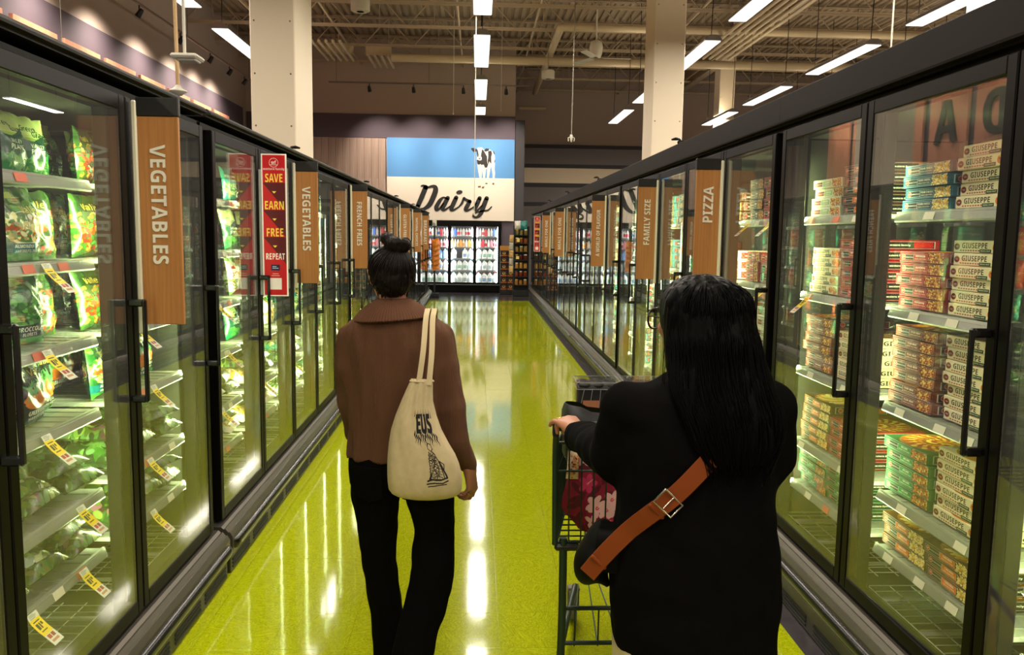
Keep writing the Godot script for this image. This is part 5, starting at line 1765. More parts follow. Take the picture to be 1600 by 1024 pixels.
# ------------------------------------------------------------------ things that hang from the roof
func build_hanging_things() -> void:
	var white := mat("hung_white", Color(0.82, 0.80, 0.74), 0.45)
	var tan := mat("hung_tan", Color(0.80, 0.66, 0.46), 0.5)
	var grey := mat("hung_grey", Color(0.55, 0.52, 0.47), 0.4, 0.3)
	var pipe := mat("pipe_paint", Color(0.74, 0.67, 0.54), 0.5)
	# flat access point on a white pole
	var t := thing("ceiling_antenna", "flat white box on a white pole hung over the west freezers", "antenna", at(-2.2, 2.93, -6.43))
	var b := MB.new()
	b.box(Vector3(0, 0.02, 0), Vector3(0.20, 0.035, 0.20), 0.014)
	b.box(Vector3(0.01, -0.003, 0), Vector3(0.14, 0.02, 0.14), 0.008)
	obj("body", b.mesh(), white, t)
	b = MB.new()
	b.tube([Vector3(-0.02, 0.04, 0), Vector3(-0.02, 4.1, 0)], 0.012, 8)
	b.lathe([Vector2(0, 0.05), Vector2(0.03, 0.05), Vector2(0.03, 0.038), Vector2(0, 0.036)], 10)
	obj("pole", b.mesh(), white, t)
	t = thing("dome_camera", "cream dome on a tan pole hung left of the white box", "camera", at(-2.36, 2.735, -6.66))
	b = MB.new()
	b.lathe([Vector2(0, -0.035), Vector2(0.03, -0.03), Vector2(0.046, -0.012), Vector2(0.066, -0.002), Vector2(0.068, 0.008), Vector2(0.04, 0.022), Vector2(0.024, 0.04), Vector2(0.018, 0.05), Vector2(0, 0.05)], 20)
	obj("dome", b.mesh(), white, t)
	b = MB.new()
	b.tube([Vector3(0, 0.04, 0), Vector3(-0.03, 4.3, 0)], 0.015, 8)
	obj("pole", b.mesh(), tan, t)
	# thin cables and rods
	var rods := [[-0.05, -12.0, 1.95, 0.006, "thin pale cable hanging in front of the Dairy board"], [-3.5, -7.2, 2.3, 0.003, "thin wire hanging at the upper left"], [-0.62, -20.5, 4.6, 0.008, "short drop rod left of the middle lamps"], [0.55, -20.5, 4.7, 0.006, "short drop rod right of the middle lamps"], [4.3, -8.6, 2.72, 0.009, "white drop pole against the east canopy"]]
	for r in rods:
		b = MB.new()
		b.tube([Vector3(0, 0, 0), Vector3(0.01, 7.05 - r[2], 0)], r[3], 6)
		b.box(Vector3(0, 0.0, 0), Vector3(r[3] * 4, 0.03, r[3] * 4), 0.002)
		tag(obj("hanging_rod", b.mesh(), white if r[3] > 0.005 else grey, self, at(r[0], r[2], r[1])), r[4], "rod")
	t = thing("sign_hook", "grey rod with a forked hook hanging right of the dairy wall", "hook", at(1.35, 3.03, -12.0))
	b = MB.new()
	b.tube([Vector3(0, 0, 0), Vector3(0.03, 4.0, 0)], 0.008, 6)
	obj("rod", b.mesh(), grey, t)
	b = MB.new()
	for s in [-1.0, 1.0]:
		b.tube([Vector3(0, 0.06, 0), Vector3(s * 0.045, 0.035, 0), Vector3(s * 0.04, -0.01, 0)], 0.008, 6)
	b.lathe([Vector2(0, 0.09), Vector2(0.02, 0.08), Vector2(0.02, 0.03), Vector2(0.012, -0.02), Vector2(0, -0.025)], 10)
	obj("hook", b.mesh(), white, t)
	# ceiling fan
	t = thing("ceiling_fan", "white ceiling fan under the joists left of the east column", "ceiling fan", at(2.55, 5.62, -18.2))
	b = MB.new()
	b.lathe([Vector2(0, -0.10), Vector2(0.10, -0.09), Vector2(0.13, -0.02), Vector2(0.15, 0.12), Vector2(0.12, 0.24), Vector2(0.03, 0.28), Vector2(0, 0.28)], 18)
	obj("motor", b.mesh(), white, t)
	b = MB.new()
	b.tube([Vector3(0, 0.27, 0), Vector3(0, 1.0, 0)], 0.018, 8)
	obj("stem", b.mesh(), white, t)
	for k in 3:
		var a := TAU * k / 3 + 0.02
		b = MB.new()
		b.box(Vector3(0.45, -0.10, 0), Vector3(0.62, 0.012, 0.14), 0.004, {}, Basis(Vector3.RIGHT, 0.2))
		obj("blade", b.mesh(), white, t, at(0, 0, 0, a))
	# ceiling speaker drum and junction boxes
	for q in [[-1.99, 5.45, -14.2, "white drum speaker hanging near the top of the picture left of middle"], [1.7, 5.6, -20.5, "squat white drum below the ceiling fan"], [5.9, 5.30, -11.9, "white drum hanging between the east lamp rows"]]:
		t = thing("drum_speaker", q[3], "speaker", at(q[0], q[1], q[2]))
		b = MB.new()
		b.lathe([Vector2(0, -0.12), Vector2(0.13, -0.12), Vector2(0.16, -0.10), Vector2(0.16, 0.06), Vector2(0.13, 0.10), Vector2(0, 0.11)], 20)
		obj("drum", b.mesh(), white, t)
		b = MB.new()
		b.tube([Vector3(0, 0.1, 0), Vector3(0, 1.2, 0)], 0.01, 6)
		obj("hanger", b.mesh(), grey, t)
	# sprinkler mains
	var pipes := [[[Vector3(-2.15, 5.95, -20.7), Vector3(11.5, 5.95, -20.7)], 0.10, "thick cream pipe crossing the aisle near the dairy wall"], [[Vector3(11.5, 6.18, -18.3), Vector3(1.85, 6.18, -18.3), Vector3(1.80, 6.18, -18.33), Vector3(1.78, 6.18, -18.4), Vector3(1.78, 6.17, -26.5)], 0.085, "cream pipe that bends away from the aisle above the fan"], [[Vector3(1.3, 5.75, -26.9), Vector3(2.2, 5.75, -26.9)], 0.06, "short cream pipe at the far wall"]]
	for p in pipes:
		b = MB.new()
		b.tube(p[0], p[1], 12)
		tag(obj("ceiling_pipe", b.mesh(), pipe), p[2], "pipe")
	# conduit bundles running along the aisle
	for q in [[-3.85, -19.5, -21.6, 5, "bundle of five conduits above the west column"], [-2.75, -20.9, -22.4, 4, "bundle of four short conduits near the dairy wall"], [5.35, 0.0, -20.4, 6, "bundle of long conduits under the roof to the east"], [-5.75, -6.0, -13.0, 5, "bundle of conduits at the upper left"]]:
		b = MB.new()
		for k in q[3]:
			b.tube([Vector3(q[0] + k * 0.16, 6.04, q[1]), Vector3(q[0] + k * 0.16, 6.04, q[2])], 0.035, 7)
		var zj := -26.9
		while zj < q[1] + 0.1:
			if zj > q[2] - 0.1: b.box(Vector3(q[0] + 0.08 * (q[3] - 1), 6.185, zj), Vector3(0.16 * q[3], 0.22, 0.03))
			zj += 1.93
		tag(obj("conduit_bundle", b.mesh(), pipe), q[4], "conduit")

# ------------------------------------------------------------------ smooth bodies: joined distances meshed as surface nets
func cap(a: Vector3, b: Vector3, ra: float, rb: float, k := 0.02) -> Array:
	var r := maxf(ra, rb)
	return [0, AABB(a, Vector3.ZERO).expand(b).grow(r), k, a, b, ra, rb]

func ball(c: Vector3, r: Vector3, k := 0.02, bas := Basis()) -> Array:
	var m := maxf(r.x, maxf(r.y, r.z))
	return [1, AABB(c, Vector3.ZERO).grow(m), k, c, r, bas.inverse()]

# rows of [y, centre x, centre z, half width, half depth], y rising
func loft(rows: Array, k := 0.02, e := 2.0) -> Array:
	var bb := AABB(Vector3(rows[0][1], rows[0][0], rows[0][2]), Vector3.ZERO)
	for r in rows:
		bb = bb.expand(Vector3(r[1] - r[3], r[0], r[2] - r[4])).expand(Vector3(r[1] + r[3], r[0], r[2] + r[4]))
	return [2, bb, k, rows, e]

func loft_at(rows: Array, y: float) -> Array:
	var n := rows.size()
	if y <= rows[0][0]: return rows[0]
	if y >= rows[n - 1][0]: return rows[n - 1]
	var i := 0
	while rows[i + 1][0] < y: i += 1
	var t: float = (y - rows[i][0]) / (rows[i + 1][0] - rows[i][0])
	var o := [y]
	for c in range(1, 5):
		var p0: float = rows[maxi(i - 1, 0)][c]; var p1: float = rows[i][c]; var p2: float = rows[i + 1][c]; var p3: float = rows[mini(i + 2, n - 1)][c]
		o.append(lerpf(lerpf(p1, p2, t), cubic_interpolate(p1, p2, p0, p3, t), 0.7))
	return o

func sdf(b: MB, prims: Array, cell: float, noise: FastNoiseLite = null, amp := 0.0, stretch := Vector3.ONE) -> void:
	var bb: AABB = prims[0][1]
	for p in prims: bb = bb.merge(p[1])
	bb = bb.grow(cell * 3.0 + amp)
	var lo := bb.position
	var nx := int(bb.size.x / cell) + 2
	var ny := int(bb.size.y / cell) + 2
	var nz := int(bb.size.z / cell) + 2
	var sy := nx
	var sz := nx * ny
	var F := PackedFloat32Array()
	F.resize(nx * ny * nz)
	F.fill(0.5)
	for p in prims:
		var k: float = p[2]
		var pb: AABB = (p[1] as AABB).grow(k + cell * 3.0)
		var x0 := maxi(0, int((pb.position.x - lo.x) / cell)); var x1 := mini(nx - 1, int((pb.end.x - lo.x) / cell) + 1)
		var y0 := maxi(0, int((pb.position.y - lo.y) / cell)); var y1 := mini(ny - 1, int((pb.end.y - lo.y) / cell) + 1)
		var z0 := maxi(0, int((pb.position.z - lo.z) / cell)); var z1 := mini(nz - 1, int((pb.end.z - lo.z) / cell) + 1)
		var kind: int = p[0]
		for y in range(y0, y1 + 1):
			var py := lo.y + y * cell
			var cx := 0.0; var cz := 0.0; var ax := 1.0; var az := 1.0; var dy := 0.0; var e := 2.0
			if kind == 2:
				var rows: Array = p[3]
				var q := loft_at(rows, py)
				cx = q[1]; cz = q[2]; ax = q[3]; az = q[4]
				e = p[4]
				dy = maxf(maxf(rows[0][0] - py, py - rows[rows.size() - 1][0]), 0.0)
			for z in range(z0, z1 + 1):
				var pz := lo.z + z * cell
				var i := x0 + y * sy + z * sz
				for x in range(x0, x1 + 1):
					var px := lo.x + x * cell
					var d: float
					if kind == 0:
						var a: Vector3 = p[3]
						var pa := Vector3(px, py, pz) - a
						var ba: Vector3 = p[4] - a
						var t := clampf(pa.dot(ba) / maxf(ba.length_squared(), 1e-9), 0.0, 1.0)
						d = (pa - ba * t).length() - lerpf(p[5], p[6], t)
					elif kind == 1:
						var r: Vector3 = p[4]
						var q: Vector3 = (p[5] as Basis) * (Vector3(px, py, pz) - p[3])
						var l := (q / r).length()
						var l2 := (q / (r * r)).length()
						d = l * (l - 1.0) / maxf(l2, 1e-6)
					else:
						var u := absf(px - cx) / ax
						var w := absf(pz - cz) / az
						if e == 2.0: d = (sqrt(u * u + w * w) - 1.0) * minf(ax, az)
						else: d = (pow(pow(u, e) + pow(w, e), 1.0 / e) - 1.0) * minf(ax, az)
						if dy > 0.0: d = sqrt(maxf(d, 0.0) * maxf(d, 0.0) + dy * dy) if d > -dy else dy
					var f := F[i]
					var h := maxf(k - absf(f - d), 0.0)
					F[i] = minf(f, d) - h * h * 0.25 / maxf(k, 1e-6)
					i += 1
	if noise:
		for z in nz:
			for y in ny:
				var i := y * sy + z * sz
				for x in nx:
					if absf(F[i]) < cell * 3.0 + amp:
						F[i] += amp * noise.get_noise_3d((lo.x + x * cell) * stretch.x, (lo.y + y * cell) * stretch.y, (lo.z + z * cell) * stretch.z)
					i += 1
	var V := PackedInt32Array()
	V.resize(F.size())
	V.fill(-1)
	var lim := cell * 4.0
	for z in nz - 1:
		for y in ny - 1:
			var i := y * sy + z * sz
			for x in nx - 1:
				var f0 := F[i]
				if absf(f0) < lim:
					var f1 := F[i + 1]; var f2 := F[i + sy]; var f3 := F[i + sy + 1]
					var f4 := F[i + sz]; var f5 := F[i + sz + 1]; var f6 := F[i + sz + sy]; var f7 := F[i + sz + sy + 1]
					var neg := int(f0 < 0) + int(f1 < 0) + int(f2 < 0) + int(f3 < 0) + int(f4 < 0) + int(f5 < 0) + int(f6 < 0) + int(f7 < 0)
					if neg > 0 and neg < 8:
						var s := Vector3.ZERO
						var c := 0
						if (f0 < 0) != (f1 < 0): s += Vector3(f0 / (f0 - f1), 0, 0); c += 1
						if (f2 < 0) != (f3 < 0): s += Vector3(f2 / (f2 - f3), 1, 0); c += 1
						if (f4 < 0) != (f5 < 0): s += Vector3(f4 / (f4 - f5), 0, 1); c += 1
						if (f6 < 0) != (f7 < 0): s += Vector3(f6 / (f6 - f7), 1, 1); c += 1
						if (f0 < 0) != (f2 < 0): s += Vector3(0, f0 / (f0 - f2), 0); c += 1
						if (f1 < 0) != (f3 < 0): s += Vector3(1, f1 / (f1 - f3), 0); c += 1
						if (f4 < 0) != (f6 < 0): s += Vector3(0, f4 / (f4 - f6), 1); c += 1
						if (f5 < 0) != (f7 < 0): s += Vector3(1, f5 / (f5 - f7), 1); c += 1
						if (f0 < 0) != (f4 < 0): s += Vector3(0, 0, f0 / (f0 - f4)); c += 1
						if (f1 < 0) != (f5 < 0): s += Vector3(1, 0, f1 / (f1 - f5)); c += 1
						if (f2 < 0) != (f6 < 0): s += Vector3(0, 1, f2 / (f2 - f6)); c += 1
						if (f3 < 0) != (f7 < 0): s += Vector3(1, 1, f3 / (f3 - f7)); c += 1
						s /= c
						var g := Vector3((f1 + f3 + f5 + f7) - (f0 + f2 + f4 + f6), (f2 + f3 + f6 + f7) - (f0 + f1 + f4 + f5), (f4 + f5 + f6 + f7) - (f0 + f1 + f2 + f3))
						V[i] = b.v.size()
						var pt := lo + (Vector3(x, y, z) + s) * cell
						b.v.push_back(pt)
						b.n.push_back(g.normalized())
						b.t.push_back(Vector2(pt.x, pt.y))
				i += 1
	for z in range(1, nz - 1):
		for y in range(1, ny - 1):
			var i := 1 + y * sy + z * sz
			for x in range(1, nx - 1):
				var f0 := F[i]
				if absf(f0) < lim:
					var inside := f0 < 0.0
					if inside != (F[i + 1] < 0.0): net_quad(b, V[i - sy - sz], V[i - sz], V[i], V[i - sy], inside)
					if inside != (F[i + sy] < 0.0): net_quad(b, V[i - 1 - sz], V[i - 1], V[i], V[i - sz], inside)
					if inside != (F[i + sz] < 0.0): net_quad(b, V[i - 1 - sy], V[i - sy], V[i], V[i - 1], inside)
				i += 1

func net_quad(b: MB, p: int, q: int, r: int, s: int, inside: bool) -> void:
	if p < 0 or q < 0 or r < 0 or s < 0: return
	if inside: b.idx.append_array(PackedInt32Array([p, r, q, p, s, r]))
	else: b.idx.append_array(PackedInt32Array([p, q, r, p, r, s]))

# a hand: X thumb side, Y towards the fingers, Z back of the hand; curl per finger as [knuckle, middle, tip] in radians
func hand_prims(xf: Transform3D, curls: Array, thumb: Array, s := 1.0) -> Array:
	var P := []
	var bases := [Vector3(0.030, 0.086, 0), Vector3(0.010, 0.092, 0.002), Vector3(-0.011, 0.088, 0.001), Vector3(-0.030, 0.077, -0.002)]
	var lens := [[0.040, 0.024, 0.019], [0.044, 0.028, 0.020], [0.041, 0.026, 0.020], [0.032, 0.019, 0.017]]
	var fan := [0.08, 0.02, -0.05, -0.14]
	var T := func(v: Vector3) -> Vector3: return xf * (v * s)
	P.append(cap(T.call(Vector3(0, -0.03, 0)), T.call(Vector3(0, 0.0, 0)), 0.025 * s, 0.026 * s, 0.012))
	for f in 4:
		var b0: Vector3 = bases[f]
		P.append(cap(T.call(Vector3(b0.x * 0.5, 0.0, 0)), T.call(b0), 0.0175 * s, (0.0115 if f < 3 else 0.010) * s, 0.014))
		var p := b0
		var ang := 0.0
		var r0 := 0.0092 if f < 3 else 0.0080
		for j in 3:
			ang += curls[f][j]
			var d := Vector3(sin(fan[f]) * cos(ang), cos(fan[f]) * cos(ang), -sin(ang))
			var q: Vector3 = p + d * lens[f][j]
			P.append(cap(T.call(p), T.call(q), (r0 - j * 0.0006) * s, (r0 - 0.0006 - j * 0.0007) * s, 0.003))
			p = q
	var t0 := Vector3(0.018, 0.014, -0.006)
	P.append(cap(T.call(t0), T.call(thumb[0]), 0.017 * s, 0.0125 * s, 0.012))
	P.append(cap(T.call(thumb[0]), T.call(thumb[1]), 0.0112 * s, 0.0100 * s, 0.004))
	P.append(cap(T.call(thumb[1]), T.call(thumb[2]), 0.0098 * s, 0.0080 * s, 0.003))
	return P

func finger_point(xf: Transform3D, curls: Array, f: int, seg: float, s := 1.0) -> Transform3D:
	# a frame on the first bone of finger f (for a ring)
	var bases := [Vector3(0.030, 0.086, 0), Vector3(0.010, 0.092, 0.002), Vector3(-0.011, 0.088, 0.001), Vector3(-0.030, 0.077, -0.002)]
	var fan := [0.08, 0.02, -0.05, -0.14]
	var ang: float = curls[f][0]
	var d := Vector3(sin(fan[f]) * cos(ang), cos(fan[f]) * cos(ang), -sin(ang))
	var y := (xf.basis * d).normalized()
	var x := y.cross(Vector3(0.31, 0.2, 0.9)).normalized()
	return Transform3D(Basis(x, y, x.cross(y)), xf * ((bases[f] + d * seg) * s))

func ring_mesh(r: float, w: float) -> ArrayMesh:
	var b := MB.new()
	b.lathe([Vector2(r, -w), Vector2(r + 0.0012, -w * 0.6), Vector2(r + 0.0015, 0), Vector2(r + 0.0012, w * 0.6), Vector2(r, w)], 20)
	return b.mesh()

# a flat band along a path; up vectors say which way its face looks
func ribbon(b: MB, path: Array, face: Array, width: float, thick: float) -> void:
	var ra := []
	var rb := []
	for i in path.size():
		var d: Vector3 = (path[mini(i + 1, path.size() - 1)] - path[maxi(i - 1, 0)]).normalized()
		var f: Vector3 = (face[i] - d * d.dot(face[i])).normalized()
		var s := d.cross(f).normalized() * width * 0.5
		ra.append([path[i] - s * 0.92 + f * thick, path[i] + s * 0.92 + f * thick, path[i] + s + f * thick * 0.5, path[i] + s * 0.92, path[i] - s * 0.92, path[i] - s + f * thick * 0.5])
	b.grid(ra, [], true, 1.0)

func curve(pts: Array, n: int) -> Array:
	var o := []
	var m := pts.size()
	for i in m - 1:
		for k in n:
			var t := float(k) / n
			o.append((pts[i] as Vector3).cubic_interpolate(pts[i + 1], pts[maxi(i - 1, 0)], pts[mini(i + 2, m - 1)], t))
	o.append(pts[m - 1])
	return o

# seen from the lens through another depth: keeps a point on its line of sight
func slide(x: float, y: float, z: float, z2: float) -> Vector3:
	return Vector3(x * z2 / z, 1.65 + (y - 1.65) * z2 / z, z2)

# a face on a head: the head's own frame looks along -z
func face_prims(h: Transform3D, s: float) -> Array:
	var P := []
	var T := func(v: Vector3) -> Vector3: return h * (v * s)
	P.append(ball(T.call(Vector3(0, 0.015, 0.0)), Vector3(0.074, 0.098, 0.092) * s, 0.02, h.basis))
	P.append(ball(T.call(Vector3(0, -0.050, -0.030)), Vector3(0.054, 0.058, 0.056) * s, 0.03, h.basis))
	P.append(ball(T.call(Vector3(0, -0.092, -0.055)), Vector3(0.024, 0.020, 0.024) * s, 0.02, h.basis))
	P.append(cap(T.call(Vector3(0, 0.012, -0.088)), T.call(Vector3(0, -0.030, -0.106)), 0.008 * s, 0.012 * s, 0.012))
	P.append(ball(T.call(Vector3(0, -0.034, -0.100)), Vector3(0.017, 0.009, 0.012) * s, 0.008, h.basis))
	P.append(ball(T.call(Vector3(0, -0.058, -0.086)), Vector3(0.022, 0.006, 0.010) * s, 0.004, h.basis))
	P.append(ball(T.call(Vector3(0, -0.068, -0.084)), Vector3(0.019, 0.006, 0.010) * s, 0.004, h.basis))
	for q in [-1.0, 1.0]:
		P.append(cap(T.call(Vector3(q * 0.016, 0.026, -0.088)), T.call(Vector3(q * 0.048, 0.026, -0.074)), 0.008 * s, 0.006 * s, 0.010))
		P.append(ball(T.call(Vector3(q * 0.046, -0.018, -0.062)), Vector3(0.022, 0.018, 0.018) * s, 0.02, h.basis))
		P.append(ball(T.call(Vector3(q * 0.031, 0.006, -0.079)), Vector3(0.013, 0.008, 0.009) * s, 0.003, h.basis))
		# ear: rim and lobe
		P.append(ball(T.call(Vector3(q * 0.077, 0.004, 0.010)), Vector3(0.008, 0.026, 0.016) * s, 0.005, h.basis))
		P.append(cap(T.call(Vector3(q * 0.084, 0.026, 0.014)), T.call(Vector3(q * 0.080, -0.020, 0.006)), 0.006 * s, 0.006 * s, 0.004))
	return P

func eyes(parent: Node3D, h: Transform3D, s: float) -> void:
	for q in [-1.0, 1.0]:
		var b := MB.new()
		b.lathe([Vector2(0, 0.0045), Vector2(0.004, 0.0035), Vector2(0.0062, 0.001), Vector2(0.0066, 0.0), Vector2(0, -0.001)], 12)
		obj("eye", b.mesh(), mat("eye_dark", Color(0.10, 0.06, 0.04), 0.15), parent, h * Transform3D(Basis(Vector3.RIGHT, -PI / 2), Vector3(q * 0.031, 0.006, -0.0885) * s))
	var bl := MB.new()
	for q in [-1.0, 1.0]:
		var pts := []
		for k in 6: pts.append(h * (Vector3(q * (0.014 + 0.006 * k), 0.030 + 0.002 * sin(k * 0.6), -0.0965 + 0.0032 * k + 0.0004 * k * k) * s))
		bl.tube(pts, [0.0015, 0.0026, 0.0028, 0.0026, 0.002, 0.001], 6)
	obj("eyebrows", bl.mesh(), mats["hair_dark"], parent)

func skin_mat(key: String, c: Color) -> StandardMaterial3D:
	var m := mat(key, c, 0.5)
	m.subsurf_scatter_enabled = true
	m.subsurf_scatter_strength = 0.15
	return m

func build_woman_in_sweater() -> void:
	var p := thing("person", "woman with a dark hair bun, brown knit cardigan and black jeans, seen from behind", "person", at(-0.29, 0, -2.9))
	p.set_meta("kind", "thing")
	var O := Vector3(-0.29, 0, -2.9)
	var hairm := mat("hair_dark", Color(0.070, 0.042, 0.036), 0.45)
	hairm.metallic_specular = 0.25
	var skin := skin_mat("skin_tan", Color(0.62, 0.42, 0.32))
	var nz := FastNoiseLite.new()
	nz.seed = 4
	nz.frequency = 1.0
	nz.fractal_octaves = 2
	# --- body under the clothes, head and hands: one mesh
	var sk := MB.new()
	sk.T = Transform3D()
	var headx := Transform3D(Basis(Vector3.UP, 0.35), Vector3(-0.303, 1.494, -2.918) - O)
	var B := func(x: float, y: float, z: float) -> Vector3: return Vector3(x, y, z) - O
	var arm_l := [B.call(-0.437, 1.275, -2.90), B.call(-0.452, 1.05, -2.925), B.call(-0.405, 0.81, -3.03)]
	var arm_r := [B.call(-0.142, 1.280, -2.90), B.call(-0.098, 1.03, -2.89), B.call(-0.026, 0.795, -2.93)]
	var body := [loft([[0.80, 0.0, 0.0, 0.13, 0.09], [1.0, 0.0, 0.0, 0.12, 0.085], [1.2, 0.0, 0.0, 0.14, 0.09], [1.33, -0.005, 0.0, 0.11, 0.07], [1.37, -0.008, 0.0, 0.06, 0.055]], 0.03),
		cap(B.call(-0.297, 1.36, -2.90), B.call(-0.300, 1.46, -2.908), 0.050, 0.047, 0.03)]
	for a in [arm_l, arm_r]:
		body.append(cap(a[0], a[1], 0.042, 0.034, 0.02))
		body.append(cap(a[1], a[2], 0.034, 0.024, 0.02))
	for leg in [[[0.84, -0.355, -2.90], [0.446, -0.350, -2.965], [0.12, -0.320, -3.02]], [[0.84, -0.21, -2.90], [0.487, -0.152, -2.88], [0.10, -0.226, -2.75]]]:
		var q := []
		for j in leg: q.append(slide(j[1], j[0], -2.9, j[2]) - O)
		body.append(cap(q[0], q[1], 0.060, 0.040, 0.03))
		body.append(cap(q[1], q[2], 0.040, 0.028, 0.02))
	sdf(sk, body, 0.012)
	var fp := face_prims(headx, 0.94)
	fp.append(ball(B.call(-0.380, 1.507, -2.900), Vector3(0.007, 0.026, 0.016), 0.006, Basis(Vector3(0, 0, 1), 0.2)))
	fp.append(cap(B.call(-0.384, 1.528, -2.896), B.call(-0.378, 1.486, -2.906), 0.005, 0.006, 0.004))
	sdf(sk, fp, 0.004)
	var rcurl := [[0.5, 0.7, 0.5], [0.6, 0.8, 0.5], [0.7, 0.85, 0.55], [0.75, 0.9, 0.5]]
	var rx := Transform3D(Basis(Vector3(0.40, -0.10, -0.90).normalized(), Vector3(0.13, -0.98, -0.1).normalized(), Vector3(0.9, 0.1, 0.4).normalized()), arm_r[2] + Vector3(0.006, -0.008, 0))
	sdf(sk, hand_prims(rx, rcurl, [Vector3(0.042, 0.045, -0.012), Vector3(0.046, 0.075, -0.022), Vector3(0.040, 0.098, -0.032)], 0.9), 0.003)
	var lx := Transform3D(Basis(Vector3(-0.3, -0.2, -0.93).normalized(), Vector3(0.1, -0.97, -0.2).normalized(), Vector3(-0.95, -0.1, 0.3).normalized()), arm_l[2] + Vector3(0, -0.01, 0))
	sdf(sk, hand_prims(lx, rcurl, [Vector3(0.042, 0.045, -0.012), Vector3(0.046, 0.075, -0.022), Vector3(0.040, 0.098, -0.032)], 0.9), 0.003)
	obj("body", sk.mesh(), skin, p)
	obj("ring", ring_mesh(0.0082, 0.0022), mat("ring_silver", Color(0.85, 0.83, 0.8), 0.2, 1.0), p, finger_point(rx, rcurl, 2, 0.02, 0.9))
	eyes(p, headx, 0.94)
	# --- cardigan
	var knit := mat("knit_brown", Color(0.345, 0.215, 0.125), 0.92)
	knit.rim_enabled = true
	knit.rim = 0.35
	knit.rim_tint = 0.8
	var kimg := Image.create_empty(128, 128, false, Image.FORMAT_RGB8)
	for y in 128:
		for x in 128:
			var v := 0.5 + 0.5 * sin(TAU * (x * 32.0 / 128.0))
			v *= 0.75 + 0.25 * sin(TAU * (y * 42.0 / 128.0) + (x / 4) * PI)
			kimg.set_pixel(x, y, Color(v, v, v))
	bump(knit, kimg, 0.22, 7.0)
	var sw := MB.new()
	var torso := [[0.848, 0.0, 0.0, 0.172, 0.118], [0.852, 0.0, 0.0, 0.174, 0.120], [0.90, 0.0, 0.0, 0.172, 0.119], [1.02, 0.0, 0.0, 0.169, 0.117], [1.15, 0.002, 0.0, 0.172, 0.118], [1.25, 0.002, 0.0, 0.176, 0.112], [1.31, 0.0, 0.0, 0.170, 0.100], [1.345, -0.004, 0.0, 0.146, 0.085], [1.375, -0.008, 0.0, 0.105, 0.070], [1.40, -0.010, 0.0, 0.066, 0.060]]
	var S := [loft(torso, 0.03, 2.2)]
	S.append(cap(arm_l[0], B.call(-0.450, 1.18, -2.90), 0.058, 0.060, 0.035))
	S.append(cap(B.call(-0.450, 1.18, -2.90), arm_l[1], 0.058, 0.052, 0.015))
	S.append(cap(arm_l[1], B.call(-0.432, 0.92, -2.97), 0.052, 0.049, 0.012))
	S.append(cap(B.call(-0.432, 0.92, -2.97), arm_l[2], 0.049, 0.037, 0.012))
	S.append(cap(arm_r[0], B.call(-0.128, 1.18, -2.90), 0.058, 0.062, 0.035))
	S.append(cap(B.call(-0.128, 1.18, -2.90), arm_r[1], 0.061, 0.058, 0.015))
	S.append(cap(arm_r[1], B.call(-0.082, 0.91, -2.90), 0.058, 0.054, 0.012))
	S.append(cap(B.call(-0.082, 0.91, -2.90), arm_r[2] + Vector3(0, 0.012, 0), 0.054, 0.033, 0.012))
	sdf(sw, S, 0.0085, nz, 0.009, Vector3(14, 3.2, 14))
	obj("cardigan", sw.mesh(), knit, p)
	# ribbed collar lying open over the shoulders
	var cb := MB.new()
	for sd in [1.0, -1.0]:
		var rows := []
		var prof := [[1.416, 0.050, 0.052, 0.0], [1.423, 0.054, 0.056, 0.0], [1.418, 0.062, 0.064, 0.0], [1.406, 0.080, 0.078, 0.0], [1.392, 0.104, 0.094, 0.0], [1.372, 0.126, 0.108, 0.0], [1.356, 0.140, 0.116, 0.0], [1.352, 0.141, 0.116, 0.0]]
		for r in prof:
			var row := []
			for k in 320:
				var a := TAU * k / 320
				var rib := 0.0024 if k % 4 < 2 else -0.0020
				var inn := 0.0 if sd > 0 else -0.010
				var drop := 0.020 * clampf((1.43 - r[0]) / 0.08, 0, 1) * sin(a - 0.2) * 0.0 - 0.022 * clampf((1.43 - r[0]) / 0.08, 0, 1) * (-cos(a)) * 0.5
				row.append(Vector3(-0.008 + cos(a) * (r[1] + rib + inn), r[0] + drop + inn * 0.5, sin(a) * (r[2] + rib + inn)))
			rows.append(row)
		cb.grid(rows, [], true, -sd)
	obj("collar", cb.mesh(), mat("knit_collar", Color(0.37, 0.235, 0.15), 0.92), p)
	# --- jeans
	var den := mat("black_denim", Color(0.042, 0.042, 0.040), 0.95)
	den.metallic_specular = 0.15
	bump(den, noise_img(128, 128, 0.5, 77), 0.05, 6.0)
	var J := MB.new()
	var lz := -2.98
	var L := []
	for r in [[0.02, -0.318, 0.052, -3.02], [0.102, -0.320, 0.054, -3.02], [0.243, -0.324, 0.058, -3.0], [0.347, -0.336, 0.063, -2.98], [0.446, -0.350, 0.062, -2.965], [0.563, -0.356, 0.072, -2.94], [0.687, -0.363, 0.086, -2.92], [0.781, -0.362, 0.092, -2.905], [0.86, -0.35, 0.09, -2.9]]:
		var q := slide(r[1], r[0], -2.9, r[3])
		L.append([q.y, q.x - O.x, r[3] - O.z, r[2] * r[3] / -2.9, r[2] * 1.05])
	var R := []
	for r in [[-0.02, -0.236, 0.080, -2.74], [0.081, -0.228, 0.079, -2.75], [0.179, -0.209, 0.077, -2.77], [0.259, -0.185, 0.081, -2.80], [0.354, -0.161, 0.081, -2.84], [0.487, -0.152, 0.080, -2.88], [0.573, -0.149, 0.074, -2.90], [0.685, -0.163, 0.089, -2.90], [0.781, -0.205, 0.098, -2.9], [0.86, -0.22, 0.09, -2.9]]:
		var q := slide(r[1], r[0], -2.9, r[3])
		R.append([q.y, q.x - O.x, r[3] - O.z, r[2] * r[3] / -2.9, r[2] * 1.0])
